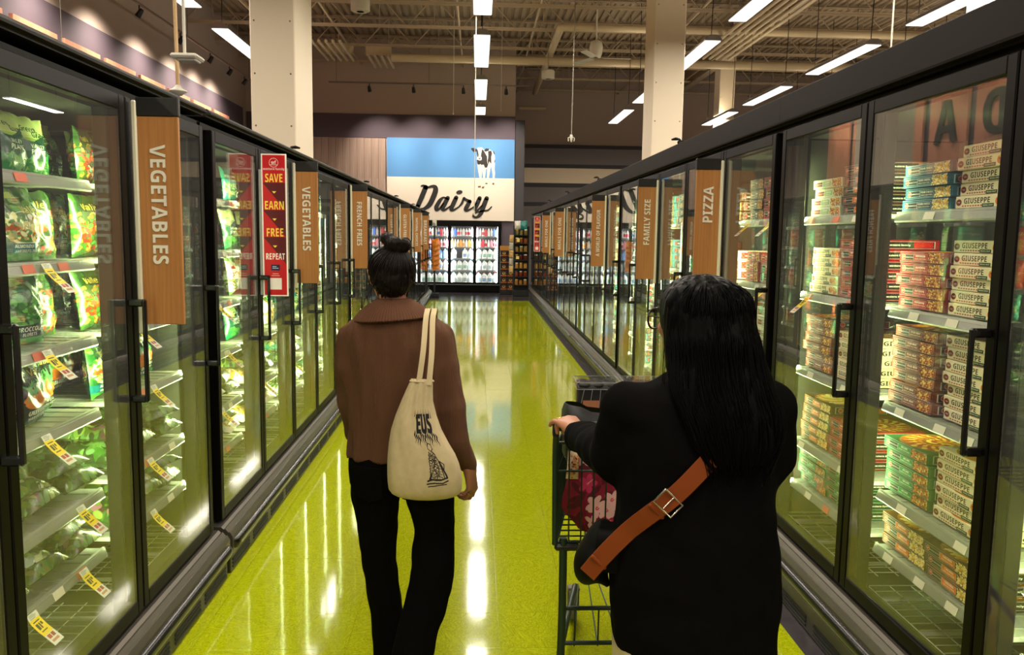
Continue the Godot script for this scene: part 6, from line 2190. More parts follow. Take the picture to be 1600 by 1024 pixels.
	var hips := [[0.76, 0.005, 0.005, 0.158, 0.10], [0.80, 0.002, 0.008, 0.165, 0.112], [0.86, 0.0, 0.0, 0.160, 0.105], [0.92, 0.0, 0.0, 0.140, 0.09]]
	sdf(J, [loft(L, 0.02, 2.0), loft(R, 0.012, 2.0), loft(hips, 0.03, 2.2)], 0.0085, nz, 0.006, Vector3(12, 7, 12))
	var jo := obj("jeans", J.mesh(), den, p)
	# back pockets
	for x in [-0.085, 0.085]:
		var pk := MB.new()
		pk.prism(PackedVector2Array([Vector2(-0.055, 0.06), Vector2(0.055, 0.06), Vector2(0.052, -0.05), Vector2(0.0, -0.07), Vector2(-0.052, -0.05)]), -0.004, 0.004)
		obj("back_pocket", pk.mesh(), den, jo, Transform3D(Basis(Vector3.UP, x * 4.5) * Basis(Vector3.RIGHT, 0.1), Vector3(x, 0.775, 0.105)))
	# shoes
	for q in [[-0.335, -3.09, 0.0, 0.0], [-0.222, -2.76, 0.05, -0.5]]:
		var sh := MB.new()
		sdf(sh, [cap(Vector3(0, 0.045, 0.05), Vector3(0, 0.040, -0.12), 0.040, 0.036, 0.02), cap(Vector3(0, 0.07, 0.05), Vector3(0, 0.10, 0.05), 0.038, 0.036, 0.02), ball(Vector3(0, 0.012, -0.04), Vector3(0.046, 0.012, 0.15), 0.01)], 0.008)
		obj("shoe", sh.mesh(), mat("shoe_black", Color(0.06, 0.06, 0.06), 0.5), p, Transform3D(Basis(Vector3.RIGHT, q[3]), Vector3(q[0], q[2], q[1]) - O))
	# --- hair: cap of hair swept up into a knot of lobes, then strands
	var H := MB.new()
	var hc: Vector3 = B.call(-0.301, 1.528, -2.898)
	var bun := [B.call(-0.313, 1.631, -2.875), B.call(-0.252, 1.612, -2.865), B.call(-0.285, 1.618, -2.850)]
	var hp := [ball(hc, Vector3(0.079, 0.078, 0.098), 0.03), ball(hc + Vector3(0.003, -0.045, 0.020), Vector3(0.068, 0.056, 0.074), 0.03), ball(hc + Vector3(0.006, -0.072, 0.030), Vector3(0.040, 0.024, 0.038), 0.015),
		ball(bun[0], Vector3(0.027, 0.023, 0.030), 0.006), ball(bun[1], Vector3(0.021, 0.026, 0.028), 0.006), ball(bun[2], Vector3(0.034, 0.022, 0.030), 0.008), ball(B.call(-0.287, 1.600, -2.86), Vector3(0.040, 0.020, 0.036), 0.012)]
	sdf(H, hp, 0.006, nz, 0.006, Vector3(75, 22, 75))
	var knot: Vector3 = B.call(-0.285, 1.600, -2.87)
	var r4 := RandomNumberGenerator.new()
	r4.seed = 12
	for k in 130:
		var a := r4.randf_range(-0.5, PI + 0.5)
		var e0 := Vector3(cos(a) * 0.078, r4.randf_range(-0.095, 0.0), sin(a) * 0.088 + 0.004)
		if e0.y < -0.06: e0 *= Vector3(0.62, 1.0, 0.85)
		var pts := []
		for i in 7:
			var t := i / 6.0
			var q := hc + e0 * (1.0 - t)
			q = q.lerp(knot + Vector3(0, -0.01, 0), t)
			var d := (q - hc)
			var rr := Vector3(d.x / 0.082, d.y / 0.080, (d.z) / 0.099).length()
			if rr < 1.02 and i < 6: q = hc + d / maxf(rr, 0.3) * 1.02
			if e0.y < -0.05 and i < 2: q = hc + e0 * 1.04
			pts.append(q)
		H.tube(curve(pts, 3), r4.randf_range(0.0012, 0.0024), 5, false)
	for k in 24:
		var c: Vector3 = bun[k % 3]
		var pts := []
		var ax := Vector3(r4.randfn(), r4.randfn(), r4.randfn()).normalized()
		var s0 := ax.cross(Vector3(0.3, 0.5, 0.8)).normalized()
		var rr := 0.021 + r4.randf() * 0.005
		for i in 9: pts.append(c + s0.rotated(ax, i * 0.45) * rr * Vector3(1.05, 0.85, 1.05))
		H.tube(pts, 0.0016, 5, false)
	# loose wisps by the neck
	for k in 9:
		var x0: float = [-0.372, -0.366, -0.376, -0.232, -0.228, -0.368, -0.235, -0.378, -0.226][k]
		var pts := []
		for i in 6: pts.append(B.call(x0 + 0.018 * sin(i * 0.9 + k) * i / 5.0 - (0.012 * i / 5.0 if x0 < -0.3 else -0.012 * i / 5.0), 1.50 - 0.017 * i - 0.004 * k * i / 5.0, -2.93 + 0.006 * i))
		H.tube(pts, 0.0010, 4, false)
	obj("hair", H.mesh(), hairm, p)

	# --- tote bag on her right shoulder
	var z1 := -2.735
	var t := thing("tote_bag", "cream canvas tote bag with black printed drawing on the woman's shoulder", "bag", at(0, 0, 0))
	var im := Image.create_empty(384, 512, false, Image.FORMAT_RGB8)
	var cn := FastNoiseLite.new()
	cn.seed = 6
	cn.frequency = 0.02
	for y in 512:
		for x in 384:
			var k := cn.get_noise_2d(x, y) * 0.03 + (0.012 if (x + y) % 3 == 0 else -0.006)
			im.set_pixel(x, y, Color(0.77 + k, 0.70 + k, 0.55 + k))
	var ink := Color(0.10, 0.10, 0.12)
	# spiked lettering
	for dx in [-3, 0, 3]:
		for dy in [-2, 2]: write(im, "EUS", 258 + dx, 182 + dy, 104, ink, 0.66)
	for k in 12:
		var cx := 186 + k * 13
		for y in 60:
			var w := int(11.0 * (1.0 - absf(y - 18.0) / 42.0)) if y > 18 else int(11.0 * y / 18.0)
			if w > 0: rect(im, cx - w / 2 + int(4 * sin(y * 0.2 + k)), 204 + y + (k % 3) * 8, w, 1, ink)
		for y in 34:
			var w := int(8.0 * y / 34.0)
			if w > 0: rect(im, cx - w / 2, 118 + y + (k % 2) * 10, w, 1, ink)
	# a standing figure in loose ink lines
	var line := func(pts: Array, wd: float) -> void:
		for i in pts.size() - 1:
			for s in 30:
				var q: Vector2 = (pts[i] as Vector2).lerp(pts[i + 1], s / 30.0)
				ell(im, q.x, q.y, wd * 1.35, wd * 1.35, ink)
	var o := Vector2(258, 0)
	line.call([o + Vector2(0, 262), o + Vector2(14, 268), o + Vector2(16, 286), o + Vector2(4, 296), o + Vector2(-10, 286), o + Vector2(-8, 268), o + Vector2(0, 262)], 1.4)
	line.call([o + Vector2(-4, 264), o + Vector2(-12, 244), o + Vector2(-4, 250)], 1.2)
	line.call([o + Vector2(-10, 298), o + Vector2(-22, 330), o + Vector2(-26, 372), o + Vector2(-30, 412)], 1.6)
	line.call([o + Vector2(12, 298), o + Vector2(26, 330), o + Vector2(34, 372), o + Vector2(40, 408)], 1.6)
	line.call([o + Vector2(-8, 310), o + Vector2(4, 340), o + Vector2(-6, 366), o + Vector2(10, 392), o + Vector2(2, 412)], 1.3)
	line.call([o + Vector2(14, 318), o + Vector2(6, 346), o + Vector2(22, 360), o + Vector2(14, 398)], 1.3)
	line.call([o + Vector2(-22, 336), o + Vector2(-4, 330), o + Vector2(20, 336)], 1.2)
	line.call([o + Vector2(26, 332), o + Vector2(50, 352), o + Vector2(44, 376), o + Vector2(34, 370)], 1.5)
	line.call([o + Vector2(-46, 420), o + Vector2(-20, 412), o + Vector2(20, 416), o + Vector2(56, 410)], 2.6)
	line.call([o + Vector2(-50, 432), o + Vector2(-10, 426), o + Vector2(30, 430), o + Vector2(58, 422)], 2.0)
	line.call([o + Vector2(-44, 442), o + Vector2(0, 436), o + Vector2(50, 436)], 1.6)
	for k in 26:
		var yy := 300.0 + k * 4.3
		line.call([o + Vector2(-14 - k * 0.5 + 9 * sin(k * 1.9), yy), o + Vector2(-6 + 10 * sin(k * 2.7), yy + 8), o + Vector2(6 + 9 * sin(k * 1.3), yy - 3 + 6 * sin(k * 3.1)), o + Vector2(14 + k * 0.6 + 8 * sin(k * 2.2), yy + 5)], 0.8)
	line.call([o + Vector2(30, 340), o + Vector2(44, 384), o + Vector2(54, 410)], 3.0)
	line.call([o + Vector2(-24, 392), o + Vector2(-34, 414)], 3.4)
	var canvas := tex_mat("tote_canvas", im, 0.9)
	var rowsrc := [[1.141, -0.231, -0.154, 0.012], [1.135, -0.232, -0.153, 0.020], [1.10, -0.248, -0.153, 0.026], [1.06, -0.265, -0.152, 0.030], [1.01, -0.285, -0.140, 0.034], [0.958, -0.301, -0.122, 0.038], [0.91, -0.309, -0.097, 0.042], [0.869, -0.313, -0.073, 0.046], [0.835, -0.315, -0.059, 0.048], [0.801, -0.315, -0.050, 0.048], [0.765, -0.314, -0.047, 0.044], [0.737, -0.310, -0.049, 0.036], [0.72, -0.298, -0.056, 0.026], [0.710, -0.280, -0.072, 0.014], [0.706, -0.268, -0.085, 0.004]]
	var tb := MB.new()
	for sd in [1.0, -1.0]:
		var rows := []
		var uvs := []
		for r in rowsrc:
			var row := []
			var uvr := []
			for k in 25:
				var u := k / 24.0
				var e := u * 2.0 - 1.0
				var x := lerpf(r[1], r[2], u)
				var q := slide(x, r[0] - 0.010 * (1.0 - e * e) * clampf((0.80 - r[0]) / 0.1, 0.0, 1.0), -2.85, z1)
				var fold: float = nz.get_noise_3d(q.x * 16.0, q.y * 5.0, sd * 3.0) * 0.010 + sin(u * 22.0 + q.y * 9.0) * 0.0025 * clampf((r[0] - 0.95) / 0.12, 0.0, 1.0)
				q.z = z1 + sd * (r[3] * sqrt(maxf(0.0, 1.0 - pow(absf(e), 2.4)))) + fold * (1.0 - pow(absf(e), 6.0)) * clampf((r[0] - 0.70) / 0.05, 0, 1)
				row.append(q)
				uvr.append(Vector2(u, (1.141 - r[0]) / 0.437))
			rows.append(row)
			uvs.append(uvr)
		tb.grid(rows, uvs, false, sd)
	obj("pouch", tb.mesh(), canvas, t)
	var hem := MB.new()
	var hp2 := []
	for k in 24:
		var a := TAU * k / 24
		hp2.append(slide(-0.1925 + cos(a) * 0.041, 1.132, -2.85, z1) + Vector3(0, 0, sin(a) * 0.017))
	hp2.append(hp2[0])
	hem.tube(hp2, 0.0035, 6, false)
	var plain := mat("tote_plain", Color(0.76, 0.69, 0.54), 0.9)
	obj("hem", hem.mesh(), plain, t)
	for q in [[-0.203, 1.142, 0.0, 0.030, -0.176], [-0.166, 1.142, 0.012, 0.004, -0.152]]:
		var a0 := slide(q[0], q[1], -2.85, z1) + Vector3(0, -0.02, 0.010 + q[2])
		var path := curve([a0, a0.lerp(Vector3(q[4], 1.355, -2.80), 0.5) + Vector3(0.004, 0, 0.012), Vector3(q[4], 1.352, -2.806 + q[2] * 0.5), Vector3(q[4] + 0.002, 1.378, -2.848 + q[2] * 0.3), Vector3(q[4] + 0.002, 1.384, -2.90), Vector3(q[4], 1.362, -2.965), Vector3(q[4] - 0.004, 1.30, -3.015), Vector3(q[4] - 0.01, 1.18, -3.03)], 6)
		var fc := []
		for i in path.size():
			var u := float(i) / (path.size() - 1)
			fc.append(Vector3(0.1, 0.1, 1).lerp(Vector3(0, 1, 0), smoothstep(0.25, 0.55, u)).lerp(Vector3(0, 0.1, -1), smoothstep(0.55, 0.8, u)))
		var rb := MB.new()
		ribbon(rb, path, fc, 0.019, 0.0025)
		obj("strap", rb.mesh(), plain, t)

func build_woman_in_coat() -> void:
	var O := Vector3(0.555, 0, -1.95)
	var p := thing("person", "woman with long black hair and glasses in a long black coat, pushing the cart", "person", at(O.x, 0, O.z))
	p.set_meta("kind", "thing")
	var B := func(x: float, y: float, z: float) -> Vector3: return Vector3(x, y, z) - O
	var nz := FastNoiseLite.new()
	nz.seed = 14
	nz.frequency = 1.0
	nz.fractal_octaves = 2
	var skin := skin_mat("skin_warm", Color(0.66, 0.44, 0.33))
	var headx := Transform3D(Basis(Vector3.UP, 0.62), Vector3(0.548, 1.440, -2.000) - O)
	var sk := MB.new()
	var arm_l := [B.call(0.378, 1.225, -1.95), B.call(0.362, 1.098, -2.00), B.call(0.304, 1.060, -2.365)]
	var arm_r := [B.call(0.722, 1.225, -1.95), B.call(0.738, 1.105, -1.975), B.call(0.690, 1.062, -2.37)]
	var body := [loft([[0.60, 0.0, 0.0, 0.15, 0.11], [0.9, 0.0, 0.0, 0.15, 0.11], [1.15, 0.0, 0.0, 0.16, 0.11], [1.26, 0.0, 0.0, 0.13, 0.08], [1.31, 0.0, -0.01, 0.06, 0.055]], 0.03), cap(B.call(0.56, 1.29, -1.96), B.call(0.562, 1.40, -1.975), 0.054, 0.050, 0.03)]
	for a in [arm_l, arm_r]:
		body.append(cap(a[0], a[1], 0.045, 0.038, 0.02))
		body.append(cap(a[1], a[2], 0.036, 0.026, 0.02))
	for x in [0.445, 0.655]:
		body.append(cap(B.call(x, 0.66, -1.95), B.call(x, 0.42, -1.95), 0.07, 0.05, 0.02))
		body.append(cap(B.call(x, 0.42, -1.95), B.call(x, 0.08, -1.96), 0.05, 0.032, 0.02))
	sdf(sk, body, 0.012)
	sdf(sk, face_prims(headx, 0.97), 0.004)
	# hands close over the cart handle, a bar along x at height 1.045
	var bar := Vector3(0, 1.045, -2.52)
	var lcurl := [[0.55, 1.05, 0.7], [0.5, 1.05, 0.7], [0.42, 0.95, 0.6], [0.20, 0.45, 0.35]]
	var fy := Vector3(-0.30, 0.18, -0.93).normalized()
	var fx0 := Vector3(0.95, 0.05, -0.30)
	var fxx := (fx0 - fy * fy.dot(fx0)).normalized()
	var lxf := Transform3D(Basis(fxx, fy, fy.cross(fxx) * -1.0), arm_l[2] + Vector3(0.0, 0.008, -0.02))
	if lxf.basis.z.y < 0.0: lxf.basis.z = -lxf.basis.z
	var thumb := [Vector3(0.040, 0.044, -0.014), Vector3(0.046, 0.074, -0.030), Vector3(0.034, 0.094, -0.042)]
	sdf(sk, hand_prims(lxf, lcurl, thumb, 0.93), 0.003)
	var rxf := Transform3D(Basis(Vector3(-0.97, 0.05, -0.2).normalized(), Vector3(0.18, 0.18, -0.96).normalized(), Vector3(0.0, 0.98, 0.18).normalized()), arm_r[2] + Vector3(0.0, 0.008, -0.02))
	sdf(sk, hand_prims(rxf, [[0.55, 1.05, 0.7], [0.5, 1.05, 0.7], [0.5, 1.05, 0.7], [0.5, 1.0, 0.6]], thumb, 0.93), 0.003)
	obj("body", sk.mesh(), skin, p)
	obj("ring", ring_mesh(0.0086, 0.0024), mat("ring_gold", Color(0.90, 0.70, 0.35), 0.2, 1.0), p, finger_point(lxf, lcurl, 2, 0.018, 0.93))
	obj("ring", ring_mesh(0.0086, 0.0018), mat("ring_gold", Color.WHITE), p, finger_point(lxf, lcurl, 1, 0.016, 0.93))
	eyes(p, headx, 0.97)
	# --- coat
	var cloth := mat("coat_black", Color(0.040, 0.035, 0.035), 0.95)
	cloth.metallic_specular = 0.15
	bump(cloth, noise_img(128, 128, 0.6, 78), 0.04, 7.0)
	var C := MB.new()
	var rows := [[0.565, 0.025, 0.0, 0.176, 0.130], [0.60, 0.015, 0.0, 0.194, 0.140], [0.654, 0.004, 0.0, 0.207, 0.148], [0.716, 0.003, 0.0, 0.212, 0.152], [0.80, -0.001, 0.0, 0.213, 0.152], [0.868, -0.002, 0.0, 0.211, 0.150], [0.933, -0.008, 0.0, 0.203, 0.145], [1.011, -0.009, 0.0, 0.195, 0.140], [1.08, -0.004, 0.0, 0.196, 0.140], [1.16, 0.0, 0.0, 0.202, 0.138], [1.22, 0.0, 0.0, 0.196, 0.125], [1.265, 0.0, 0.0, 0.172, 0.105], [1.295, 0.0, -0.002, 0.120, 0.085], [1.325, 0.002, -0.006, 0.072, 0.068]]
	var S := [loft(rows, 0.03, 2.3)]
	S.append(cap(arm_l[0], arm_l[1], 0.070, 0.068, 0.03))
	S.append(cap(arm_l[1], arm_l[1].lerp(arm_l[2], 0.45), 0.066, 0.056, 0.014))
	S.append(cap(arm_l[1].lerp(arm_l[2], 0.45), arm_l[2], 0.056, 0.042, 0.012))
	S.append(cap(arm_l[2] + Vector3(0, 0, 0.02), arm_l[2] + Vector3(0, 0, 0.004), 0.046, 0.045, 0.004))
	S.append(cap(arm_r[0], arm_r[1], 0.074, 0.066, 0.03))
	S.append(cap(arm_r[1], arm_r[1].lerp(arm_r[2], 0.45), 0.064, 0.056, 0.014))
	S.append(cap(arm_r[1].lerp(arm_r[2], 0.45), arm_r[2], 0.056, 0.042, 0.012))
	sdf(C, S, 0.0085, nz, 0.009, Vector3(8, 6, 8))
	obj("coat", C.mesh(), cloth, p)
	# --- trousers and shoes
	var T := MB.new()
	sdf(T, [loft([[0.04, -0.10, 0.0, 0.065, 0.075], [0.3, -0.105, 0.0, 0.075, 0.08], [0.5, -0.11, 0.0, 0.088, 0.09], [0.64, -0.105, 0.0, 0.10, 0.10]], 0.01), loft([[0.04, 0.10, 0.0, 0.065, 0.075], [0.3, 0.105, 0.0, 0.075, 0.08], [0.5, 0.10, 0.0, 0.088, 0.09], [0.64, 0.10, 0.0, 0.10, 0.10]], 0.01)], 0.010, nz, 0.006, Vector3(12, 7, 12))
	obj("trousers", T.mesh(), mat("trousers_cream", Color(0.76, 0.70, 0.56), 0.85), p)
	for x in [-0.10, 0.10]:
		var sh := MB.new()
		sdf(sh, [cap(Vector3(0, 0.045, 0.05), Vector3(0, 0.040, -0.12), 0.042, 0.038, 0.02), ball(Vector3(0, 0.012, -0.04), Vector3(0.048, 0.012, 0.15), 0.01)], 0.008)
		obj("shoe", sh.mesh(), mat("shoe_white", Color(0.75, 0.73, 0.7), 0.5), p, at(x, 0, -0.01))
	# --- hair
	var H := MB.new()
	var hairm := mat("hair_black", Color(0.016, 0.013, 0.013), 0.45)
	hairm.metallic_specular = 0.15
	var hc: Vector3 = B.call(0.568, 1.462, -1.965)
	var mass := [[1.13, 0.052, 0.150, 0.070, 0.014], [1.17, 0.050, 0.146, 0.098, 0.020], [1.23, 0.043, 0.132, 0.114, 0.026], [1.30, 0.024, 0.095, 0.118, 0.045], [1.36, 0.018, 0.055, 0.110, 0.070], [1.42, 0.014, 0.020, 0.106, 0.095], [1.47, 0.012, -0.008, 0.096, 0.095], [1.50, 0.012, -0.012, 0.070, 0.070], [1.525, 0.012, -0.014, 0.03, 0.03]]
	sdf(H, [ball(hc, Vector3(0.105, 0.096, 0.108), 0.03), loft(mass, 0.03, 2.2), ball(B.call(0.546, 1.482, -2.0), Vector3(0.088, 0.076, 0.094), 0.02), cap(B.call(0.500, 1.49, -1.945), B.call(0.497, 1.32, -1.925), 0.036, 0.034, 0.03), cap(B.call(0.505, 1.50, -2.02), B.call(0.480, 1.44, -1.985), 0.030, 0.020, 0.02)], 0.007, nz, 0.005, Vector3(50, 3, 50))
	var r4 := RandomNumberGenerator.new()
	r4.seed = 21
	var crown := hc + Vector3(-0.005, 0.094, 0.0)
	for k in 300:
		var a := r4.randf_range(-0.35, PI + 0.35)
		var end_y := r4.randf_range(1.08, 1.26) if k % 3 else r4.randf_range(1.2, 1.42)
		var pts := [crown + Vector3(cos(a) * 0.01, 0.002, sin(a) * 0.01)]
		for i in 9:
			var t := (i + 1) / 9.0
			var y := lerpf(hc.y + 0.085, end_y, t)
			var q := loft_at(mass, y)
			var ra := a + 0.06 * sin(t * 5.0 + k)
			var wob := 1.03 + r4.randf_range(0.0, 0.03)
			var pt := Vector3(q[1] + cos(ra) * q[3] * wob, y, q[2] + sin(ra) * q[4] * wob)
			if y > hc.y - 0.06:
				var h2 := sqrt(maxf(0.0, 1.0 - pow(clampf((y - hc.y) / 0.099, 0.0, 1.0), 2.0)))
				pt = pt.lerp(Vector3(hc.x + cos(ra) * 0.110 * h2, y + 0.002, hc.z + sin(ra) * 0.114 * h2), smoothstep(hc.y - 0.06, hc.y + 0.03, y))
			if y < 1.13: pt = Vector3(lerpf(q[1], pt.x, 0.9) + 0.01 * sin(k * 1.7), y, q[2] + 0.012 + 0.003 * sin(k))
			pts.append(pt)
		H.tube(curve(pts, 2), r4.randf_range(0.0009, 0.0019), 4, false)
	# flyaway hairs
	for k in 14:
		var sgn := 1.0 if k % 3 else -1.0
		var pts := []
		for i in 7: pts.append(B.call(0.568 + sgn * (0.098 + 0.004 * i + 0.006 * sin(k + i * 0.7)), 1.50 - 0.035 * i - 0.004 * k, -1.96 + 0.01 * i))
		H.tube(pts, 0.0006, 4, false)
	obj("hair", H.mesh(), hairm, p)
	# earring
	var er := MB.new()
	er.tube([B.call(0.478, 1.385, -1.93), B.call(0.476, 1.372, -1.928)], 0.003, 6)
	obj("earring", er.mesh(), mat("ring_silver", Color(0.85, 0.83, 0.8), 0.2, 1.0), p)
	# glasses, in the head's own frame
	var G := MB.new()
	for q in [-1.0, 1.0]:
		var loop := []
		for k in 25:
			var a := TAU * k / 24
			var cx := pow(absf(cos(a)), 0.8) * signf(cos(a)) * 0.030
			loop.append(headx * Vector3(q * 0.034 + cx, 0.002 + sin(a) * 0.026, -0.110 - absf(cx) * -0.05 + absf(q * 0.034 + cx) * 0.10))
		G.tube(loop, 0.0026, 6, false)
		G.tube([headx * Vector3(q * 0.062, 0.010, -0.104), headx * Vector3(q * 0.074, 0.012, -0.080), headx * Vector3(q * 0.082, 0.012, 0.012), headx * Vector3(q * 0.080, -0.004, 0.03)], 0.0018, 6)
	G.tube([headx * Vector3(-0.009, 0.006, -0.104), headx * Vector3(0.0, 0.010, -0.107), headx * Vector3(0.009, 0.006, -0.104)], 0.0018, 6)
	obj("glasses_frame", G.mesh(), mat("glasses_frame", Color(0.16, 0.12, 0.12), 0.25, 0.4), p)
	# --- crossbody bag with a tan strap
	var t := thing("crossbody_bag", "black leather crossbody bag with a wide tan strap on the woman in the coat", "bag", at(0, 0, 0))
	var tan := mat("strap_tan", Color(0.47, 0.22, 0.065), 0.6)
	tan.metallic_specular = 0.3
	bump(tan, noise_img(96, 96, 0.3, 91), 0.02, 9.0)
	var back := func(x: float, y: float) -> Vector3:
		var q := loft_at(rows, y)
		var u := clampf((x - O.x - q[1]) / q[3], -0.97, 0.97)
		return Vector3(x, y, O.z + q[2] + q[4] * pow(1.0 - pow(absf(u), 2.3), 1.0 / 2.3) + 0.011)
	var pts := []
	var raw := [Vector2(0.680, 1.262), Vector2(0.640, 1.235), Vector2(0.600, 1.205), Vector2(0.556, 1.163), Vector2(0.515, 1.116), Vector2(0.477, 1.072), Vector2(0.443, 1.036), Vector2(0.405, 0.998), Vector2(0.370, 0.955)]
	for q in raw: pts.append(back.call(q.x, q.y))
	pts.append(Vector3(0.334, 0.912, -1.872))
	pts.append(Vector3(0.300, 0.866, -1.885))
	pts.append(Vector3(0.276, 0.830, -1.895))
	var path := curve(pts, 4)
	var fc := []
	for i in path.size(): fc.append(Vector3(-0.25, 0.25, 1.0) if i > path.size() * 0.5 else Vector3(0.0, 0.3, 1.0))
	var rb := MB.new()
	ribbon(rb, path, fc, 0.044, 0.004)
	obj("strap", rb.mesh(), tan, t)
	var mid: Vector3 = back.call(0.446, 1.039)
	var dir := (Vector3(0.36, 0.955, 0) - Vector3(0.52, 1.12, 0)).normalized()
	var bx := Basis(Vector3(-dir.y, dir.x, 0).normalized(), dir, Vector3(0, 0, 1))
	bx = bx * Basis(Vector3.RIGHT, 0.0)
	var bk := MB.new()
	var fr := [Vector3(-0.028, -0.020, 0.010), Vector3(0.028, -0.020, 0.010), Vector3(0.028, 0.020, 0.010), Vector3(-0.028, 0.020, 0.010), Vector3(-0.028, -0.020, 0.010)]
	bk.tube(fr, 0.0028, 8)
	bk.tube([Vector3(0, -0.020, 0.010), Vector3(0.0, 0.016, 0.012)], 0.002, 6)
	obj("buckle", bk.mesh(), mat("buckle_silver", Color(0.80, 0.78, 0.72), 0.25, 1.0), t, Transform3D(bx, mid))
	for off in [0.034, 0.215]:
		var lp := MB.new()
		lp.box(Vector3(0, 0, 0.006), Vector3(0.050, 0.010, 0.007), 0.003)
		var pos: Vector3 = mid + dir * off
		if off < 0.1: pos.z = (back.call(pos.x, pos.y) as Vector3).z
		else: pos = Vector3(0.300, 0.866, -1.886)
		obj("keeper", lp.mesh(), tan, t, Transform3D(bx, pos))
	var bb := MB.new()
	sdf(bb, [ball(Vector3(0.303, 0.838, -1.985), Vector3(0.043, 0.074, 0.072), 0.015, Basis(Vector3(0, 0, 1), -0.42)), ball(Vector3(0.322, 0.890, -1.985), Vector3(0.032, 0.045, 0.062), 0.015, Basis(Vector3(0, 0, 1), -0.5)), cap(Vector3(0.315, 0.80, -1.975), Vector3(0.336, 0.775, -1.96), 0.022, 0.009, 0.02)], 0.007)
	obj("pouch", bb.mesh(), mat("bag_leather", Color(0.030, 0.031, 0.022), 0.55), t)
	mats["bag_leather"].metallic_specular = 0.2
	var fl := MB.new()
	var fpath := curve([Vector3(0.345, 0.935, -1.96), Vector3(0.334, 0.925, -1.922), Vector3(0.326, 0.89, -1.908), Vector3(0.324, 0.83, -1.906)], 5)
	var ff := []
	for q in fpath: ff.append(Vector3(-0.3, 0.2, 1))
	ribbon(fl, fpath, ff, 0.060, 0.004)
	obj("flap", fl.mesh(), mat("bag_leather", Color.BLACK), t)

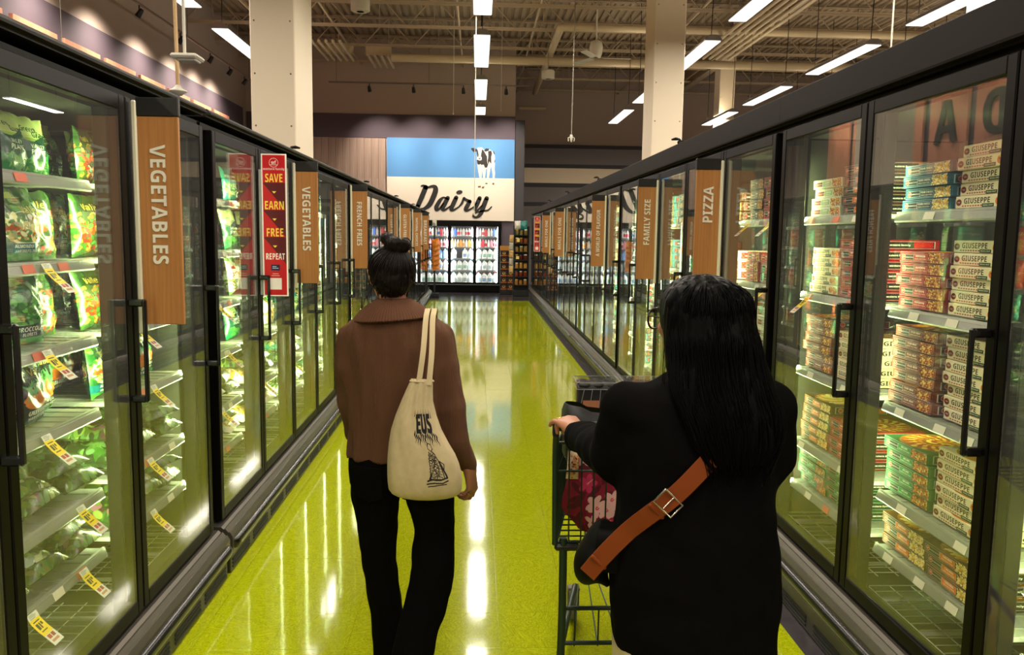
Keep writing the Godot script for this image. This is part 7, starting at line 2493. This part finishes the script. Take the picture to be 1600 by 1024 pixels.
# ------------------------------------------------------------------ shopping cart and what it carries
func build_cart() -> void:
	var green := mat("cart_green", Color(0.035, 0.15, 0.10), 0.38)
	var black := mat("cart_black", Color(0.045, 0.045, 0.045), 0.45)
	var grey := mat("caster_grey", Color(0.42, 0.40, 0.40), 0.5)
	var t := thing("shopping_cart", "dark green wire shopping cart pushed by the woman in the coat", "shopping cart", at(0, 0, 0))
	var x0 := 0.258
	var x1 := 0.842
	var b := MB.new()
	b.tube([Vector3(x0 - 0.004, 1.045, -2.52), Vector3(x1 + 0.004, 1.045, -2.52)], 0.0125, 12)
	obj("handle", b.mesh(), green, t)
	for x in [x0 - 0.004, x1 + 0.004]:
		b = MB.new()
		b.box(Vector3(x, 1.040, -2.52), Vector3(0.020, 0.056, 0.040), 0.008)
		obj("handle_end", b.mesh(), black, t)
	# side posts and lower frame
	for x in [x0, x1]:
		b = MB.new()
		b.tube(curve([Vector3(x, 1.04, -2.525), Vector3(x, 0.98, -2.555), Vector3(x + 0.003, 0.80, -2.565), Vector3(x + 0.006, 0.64, -2.57)], 4), 0.010, 8)
		obj("side_post", b.mesh(), green, t)
	for q in [[0.292, 1.0], [0.808, -1.0]]:
		b = MB.new()
		b.tube(curve([Vector3(q[0], 0.66, -2.575), Vector3(q[0], 0.40, -2.565), Vector3(q[0] - 0.004 * q[1], 0.17, -2.56), Vector3(q[0], 0.12, -2.60), Vector3(q[0] + 0.03 * q[1], 0.13, -2.85), Vector3(q[0] + 0.14 * q[1], 0.16, -3.32)], 6), 0.0135, 10)
		obj("frame_leg", b.mesh(), green, t)
	for q in [[0.405, -2.60], [0.282, -2.60]]:
		b = MB.new()
		b.tube([Vector3(0.296, q[0], q[1]), Vector3(0.804, q[0], q[1])], 0.008, 8)
		obj("cross_bar", b.mesh(), green, t)
	b = MB.new()
	for x in [0.34, 0.42, 0.50, 0.58, 0.66, 0.74]:
		b.tube([Vector3(x, 0.405, -2.60), Vector3(x, 0.27, -2.605)], 0.003, 5)
		b.tube([Vector3(x, 0.27, -2.605), Vector3(0.55 + (x - 0.55) * 0.55, 0.20, -3.25)], 0.003, 5)
	obj("lower_rack", b.mesh(), green, t)
	# basket rims and wires
	var top := [Vector3(x0 + 0.004, 0.985, -2.56), Vector3(x1 - 0.004, 0.985, -2.56), Vector3(0.72, 0.86, -3.40), Vector3(0.40, 0.86, -3.40)]
	var bot := [Vector3(x0 + 0.012, 0.645, -2.58), Vector3(x1 - 0.012, 0.645, -2.58), Vector3(0.70, 0.69, -3.30), Vector3(0.42, 0.69, -3.30)]
	b = MB.new()
	for k in 4:
		b.tube([top[k], top[(k + 1) % 4]], 0.0055, 7)
		b.tube([bot[k], bot[(k + 1) % 4]], 0.0055, 7)
		b.tube([(top[k] as Vector3).lerp(bot[k], 0.28), (top[(k + 1) % 4] as Vector3).lerp(bot[(k + 1) % 4], 0.28)], 0.004, 6)
	obj("rim", b.mesh(), green, t)
	var names := ["rear_wires", "east_wires", "front_wires", "west_wires"]
	for k in 4:
		b = MB.new()
		var n: int = [14, 18, 9, 18][k]
		for i in n + 1:
			var u := float(i) / n
			b.tube([(top[k] as Vector3).lerp(top[(k + 1) % 4], u), (bot[k] as Vector3).lerp(bot[(k + 1) % 4], u)], 0.0028, 5, false)
		obj(names[k], b.mesh(), green, t)
	b = MB.new()
	for i in 17:
		var u := i / 16.0
		b.tube([(bot[0] as Vector3).lerp(bot[3], u), (bot[1] as Vector3).lerp(bot[2], u)], 0.0032, 5, false)
	for i in 7:
		var u := i / 6.0
		b.tube([(bot[0] as Vector3).lerp(bot[1], u), (bot[3] as Vector3).lerp(bot[2], u)], 0.0032, 5, false)
	obj("floor_wires", b.mesh(), green, t)
	for q in [[0.285, 1.0], [0.815, -1.0]]:
		b = MB.new()
		b.box(Vector3(q[0] + 0.02 * q[1], 0.630, -2.575), Vector3(0.085, 0.024, 0.03), 0.008)
		obj("bumper", b.mesh(), black, t)
	# casters
	for q in [[0.292, -2.62], [0.808, -2.62], [0.425, -3.32], [0.675, -3.32]]:
		b = MB.new()
		b.T = Transform3D(Basis(Vector3(0, 0, 1), PI / 2), Vector3(q[0], 0.0635, q[1] - 0.02))
		b.lathe([Vector2(0, -0.016), Vector2(0.04, -0.016), Vector2(0.058, -0.013), Vector2(0.0625, 0.0), Vector2(0.058, 0.013), Vector2(0.04, 0.016), Vector2(0, 0.016)], 20)
		var w := obj("caster_wheel", b.mesh(), grey, t)
		b = MB.new()
		for s in [-1.0, 1.0]: b.box(Vector3(q[0] + s * 0.022, 0.10, q[1] - 0.01), Vector3(0.006, 0.10, 0.035), 0.002)
		b.box(Vector3(q[0], 0.152, q[1]), Vector3(0.052, 0.012, 0.04), 0.003)
		obj("caster_fork", b.mesh(), grey, t)
	# black insulated bag standing in the child seat
	var bag := thing("insulated_bag", "black insulated bag standing open at the rear of the cart", "bag", at(0.47, 0, -2.745))
	var cloth := mat("bag_black", Color(0.065, 0.055, 0.062), 0.55)
	var bm := MB.new()
	var nz := FastNoiseLite.new()
	nz.seed = 5
	nz.frequency = 8.0
	var rows := []
	for r in [[0.880, 0.150, 0.060], [0.886, 0.162, 0.080], [0.90, 0.168, 0.088], [0.94, 0.170, 0.090], [0.985, 0.170, 0.088], [1.04, 0.166, 0.070], [1.062, 0.162, 0.050], [1.068, 0.158, 0.044]]:
		var row := []
		for k in 40:
			var a := TAU * k / 40
			var q := pow(pow(absf(cos(a)), 5.0) + pow(absf(sin(a)), 5.0), -0.2)
			var pt := Vector3(cos(a) * r[1] * q, r[0], sin(a) * r[2] * q)
			pt += Vector3(1, 0.3, 1) * nz.get_noise_3dv(pt) * 0.012
			if r[0] > 1.0: pt.y += 0.022 * (1.0 - absf(pt.x) / 0.17) * -1.0 + (0.012 if pt.x < -0.10 else 0.0)
			row.append(pt)
		rows.append(row)
	bm.grid(rows, [], true, -1.0)
	obj("shell", bm.mesh(), cloth, bag)
	var h := MB.new()
	h.tube(curve([Vector3(-0.12, 0.99, 0.094), Vector3(-0.115, 1.022, 0.10), Vector3(-0.08, 1.030, 0.102), Vector3(0.08, 1.030, 0.102), Vector3(0.115, 1.022, 0.10), Vector3(0.12, 0.99, 0.094)], 4), 0.007, 8)
	obj("carry_handle", h.mesh(), mat("cart_green", Color.BLACK), bag)
	# clear clamshells of dark fruit further forward
	var clear := mat("clear_plastic", Color(0.4, 0.4, 0.4, 0.03), 0.03)
	clear.transparency = BaseMaterial3D.TRANSPARENCY_ALPHA
	for q in [[0.45, 1.012, -2.98, "clear plastic clamshell box in the cart, nearer the aisle"], [0.625, 1.012, -2.98, "clear plastic clamshell box in the cart, against the coat"]]:
		var c := thing("clamshell_box", q[3], "food box", at(q[0], q[1], q[2]))
		b = MB.new()
		b.box(Vector3(0, 0.055, 0), Vector3(0.165, 0.11, 0.15), 0.012)
		obj("shell", b.mesh(), clear, c)
		b = MB.new()
		for k in 5:
			b.tube([Vector3(-0.07 + k * 0.035, 0.012, 0.0765), Vector3(-0.055 + k * 0.03, 0.085, 0.0765)], 0.0012, 4)
		for yy in [0.006, 0.082, 0.107]:
			for e in [[-1, -1, 1, -1], [1, -1, 1, 1], [1, 1, -1, 1], [-1, 1, -1, -1]]:
				b.tube([Vector3(e[0] * 0.081, yy, e[1] * 0.0745), Vector3(e[2] * 0.081, yy, e[3] * 0.0745)], 0.0014, 5)
		obj("ribs", b.mesh(), mat("clamshell_rib", Color(0.55, 0.55, 0.54), 0.2), c)
		b = MB.new()
		b.box(Vector3(0, 0.051, 0), Vector3(0.150, 0.090, 0.136), 0.014)
		for k in 9: sdf(b, [ball(Vector3(-0.05 + 0.05 * (k % 3), 0.092, -0.045 + 0.045 * (k / 3)), Vector3(0.024, 0.010, 0.021), 0.004)], 0.005)
		obj("filling", b.mesh(), mat("clamshell_filling", Color(0.035, 0.022, 0.02), 0.7), c)
		obj("paper_label", cbox(Vector3(0.06, 0.028, 0.001)), mat("clamshell_label", Color(0.66, 0.42, 0.28), 0.6), c, at(-0.03, 0.028, 0.077))
	var stack_b := obj("carton", cbox(Vector3(0.31, 0.26, 0.24), 0.006), mat("carton_brown", Color(0.20, 0.15, 0.12), 0.7), self, at(0.545, 0.868, -2.985))
	tag(stack_b, "brown carton under the clear clamshells in the cart", "carton")
	# pink floral bag hanging inside the rear wires
	var im := Image.create_empty(256, 256, false, Image.FORMAT_RGB8)
	im.fill(Color(0.52, 0.03, 0.18))
	var r5 := RandomNumberGenerator.new()
	r5.seed = 8
	for k in 34: ell(im, r5.randf() * 256, r5.randf() * 256, 26, 9, Color(0.34, 0.02, 0.12), r5.randf() * PI)
	for k in 17:
		var c := Vector2(r5.randf() * 256, r5.randf() * 256)
		var a0 := r5.randf() * TAU
		var col := Color(0.86, 0.66, 0.66) if k % 3 else Color(0.74, 0.16, 0.36)
		for f in 5:
			var a := a0 + TAU * f / 5
			ell(im, c.x + cos(a) * 17, c.y + sin(a) * 17, 15, 9.5, col, a)
		ell(im, c.x, c.y, 6, 6, Color(0.80, 0.25, 0.35))
		for q in 6: ell(im, c.x + q * 3, c.y - q * 3, 1.6, 1.6, Color(0.9, 0.75, 0.6))
	var pink := tex_mat("floral_cloth", im, 0.8)
	var pb := MB.new()
	for sd in [1.0, -1.0]:
		var rws := []
		var uvs := []
		for i in 15:
			var v := i / 14.0
			var row := []
			var uvr := []
			for k in 21:
				var u := k / 20.0
				var e := u * 2.0 - 1.0
				var w := 0.128 * (0.92 + 0.10 * sin(v * 3.0)) * (1.0 - 0.35 * smoothstep(0.7, 1.0, v))
				var x := e * w + 0.01 * sin(v * 6.0)
				var y := 0.925 - v * 0.258 - 0.02 * (1.0 - e * e) * v
				var zt := 0.018 * sqrt(maxf(0.0, 1.0 - pow(absf(e), 2.5))) * (0.35 + 0.65 * sin(PI * clampf(v, 0.05, 0.98)))
				row.append(Vector3(x, y, sd * zt + nz.get_noise_3d(x * 2.0, y * 0.7, sd) * 0.010))
				uvr.append(Vector2(u, v))
			rws.append(row)
			uvs.append(uvr)
		pb.grid(rws, uvs, false, sd)
	tag(obj("floral_bag", pb.mesh(), pink, self, at(0.425, 0.012, -2.615)), "magenta cloth bag with white hibiscus flowers inside the cart basket", "bag")
	# narrow packet of snacks beside it
	im = Image.create_empty(64, 160, false, Image.FORMAT_RGB8)
	im.fill(Color(0.86, 0.78, 0.66))
	leaf_fill(im, [Color(0.85, 0.48, 0.18), Color(0.92, 0.66, 0.35), Color(0.75, 0.30, 0.15)], 60, 33, Rect2(0, 20, 64, 130), 8)
	tag(obj("snack_bag", bag_mesh(0.075, 0.15, 0.04, 77), tex_mat("packet", im, 0.35), self, Transform3D(Basis(Vector3(0, 0, 1), -0.06), Vector3(0.318, 0.855, -2.592).snapped(Vector3.ONE * 0.0001)).scaled_local(Vector3(0.55, 0.62, 0.5))), "orange and cream snack packet leaning inside the cart's rear corner", "snack bag")
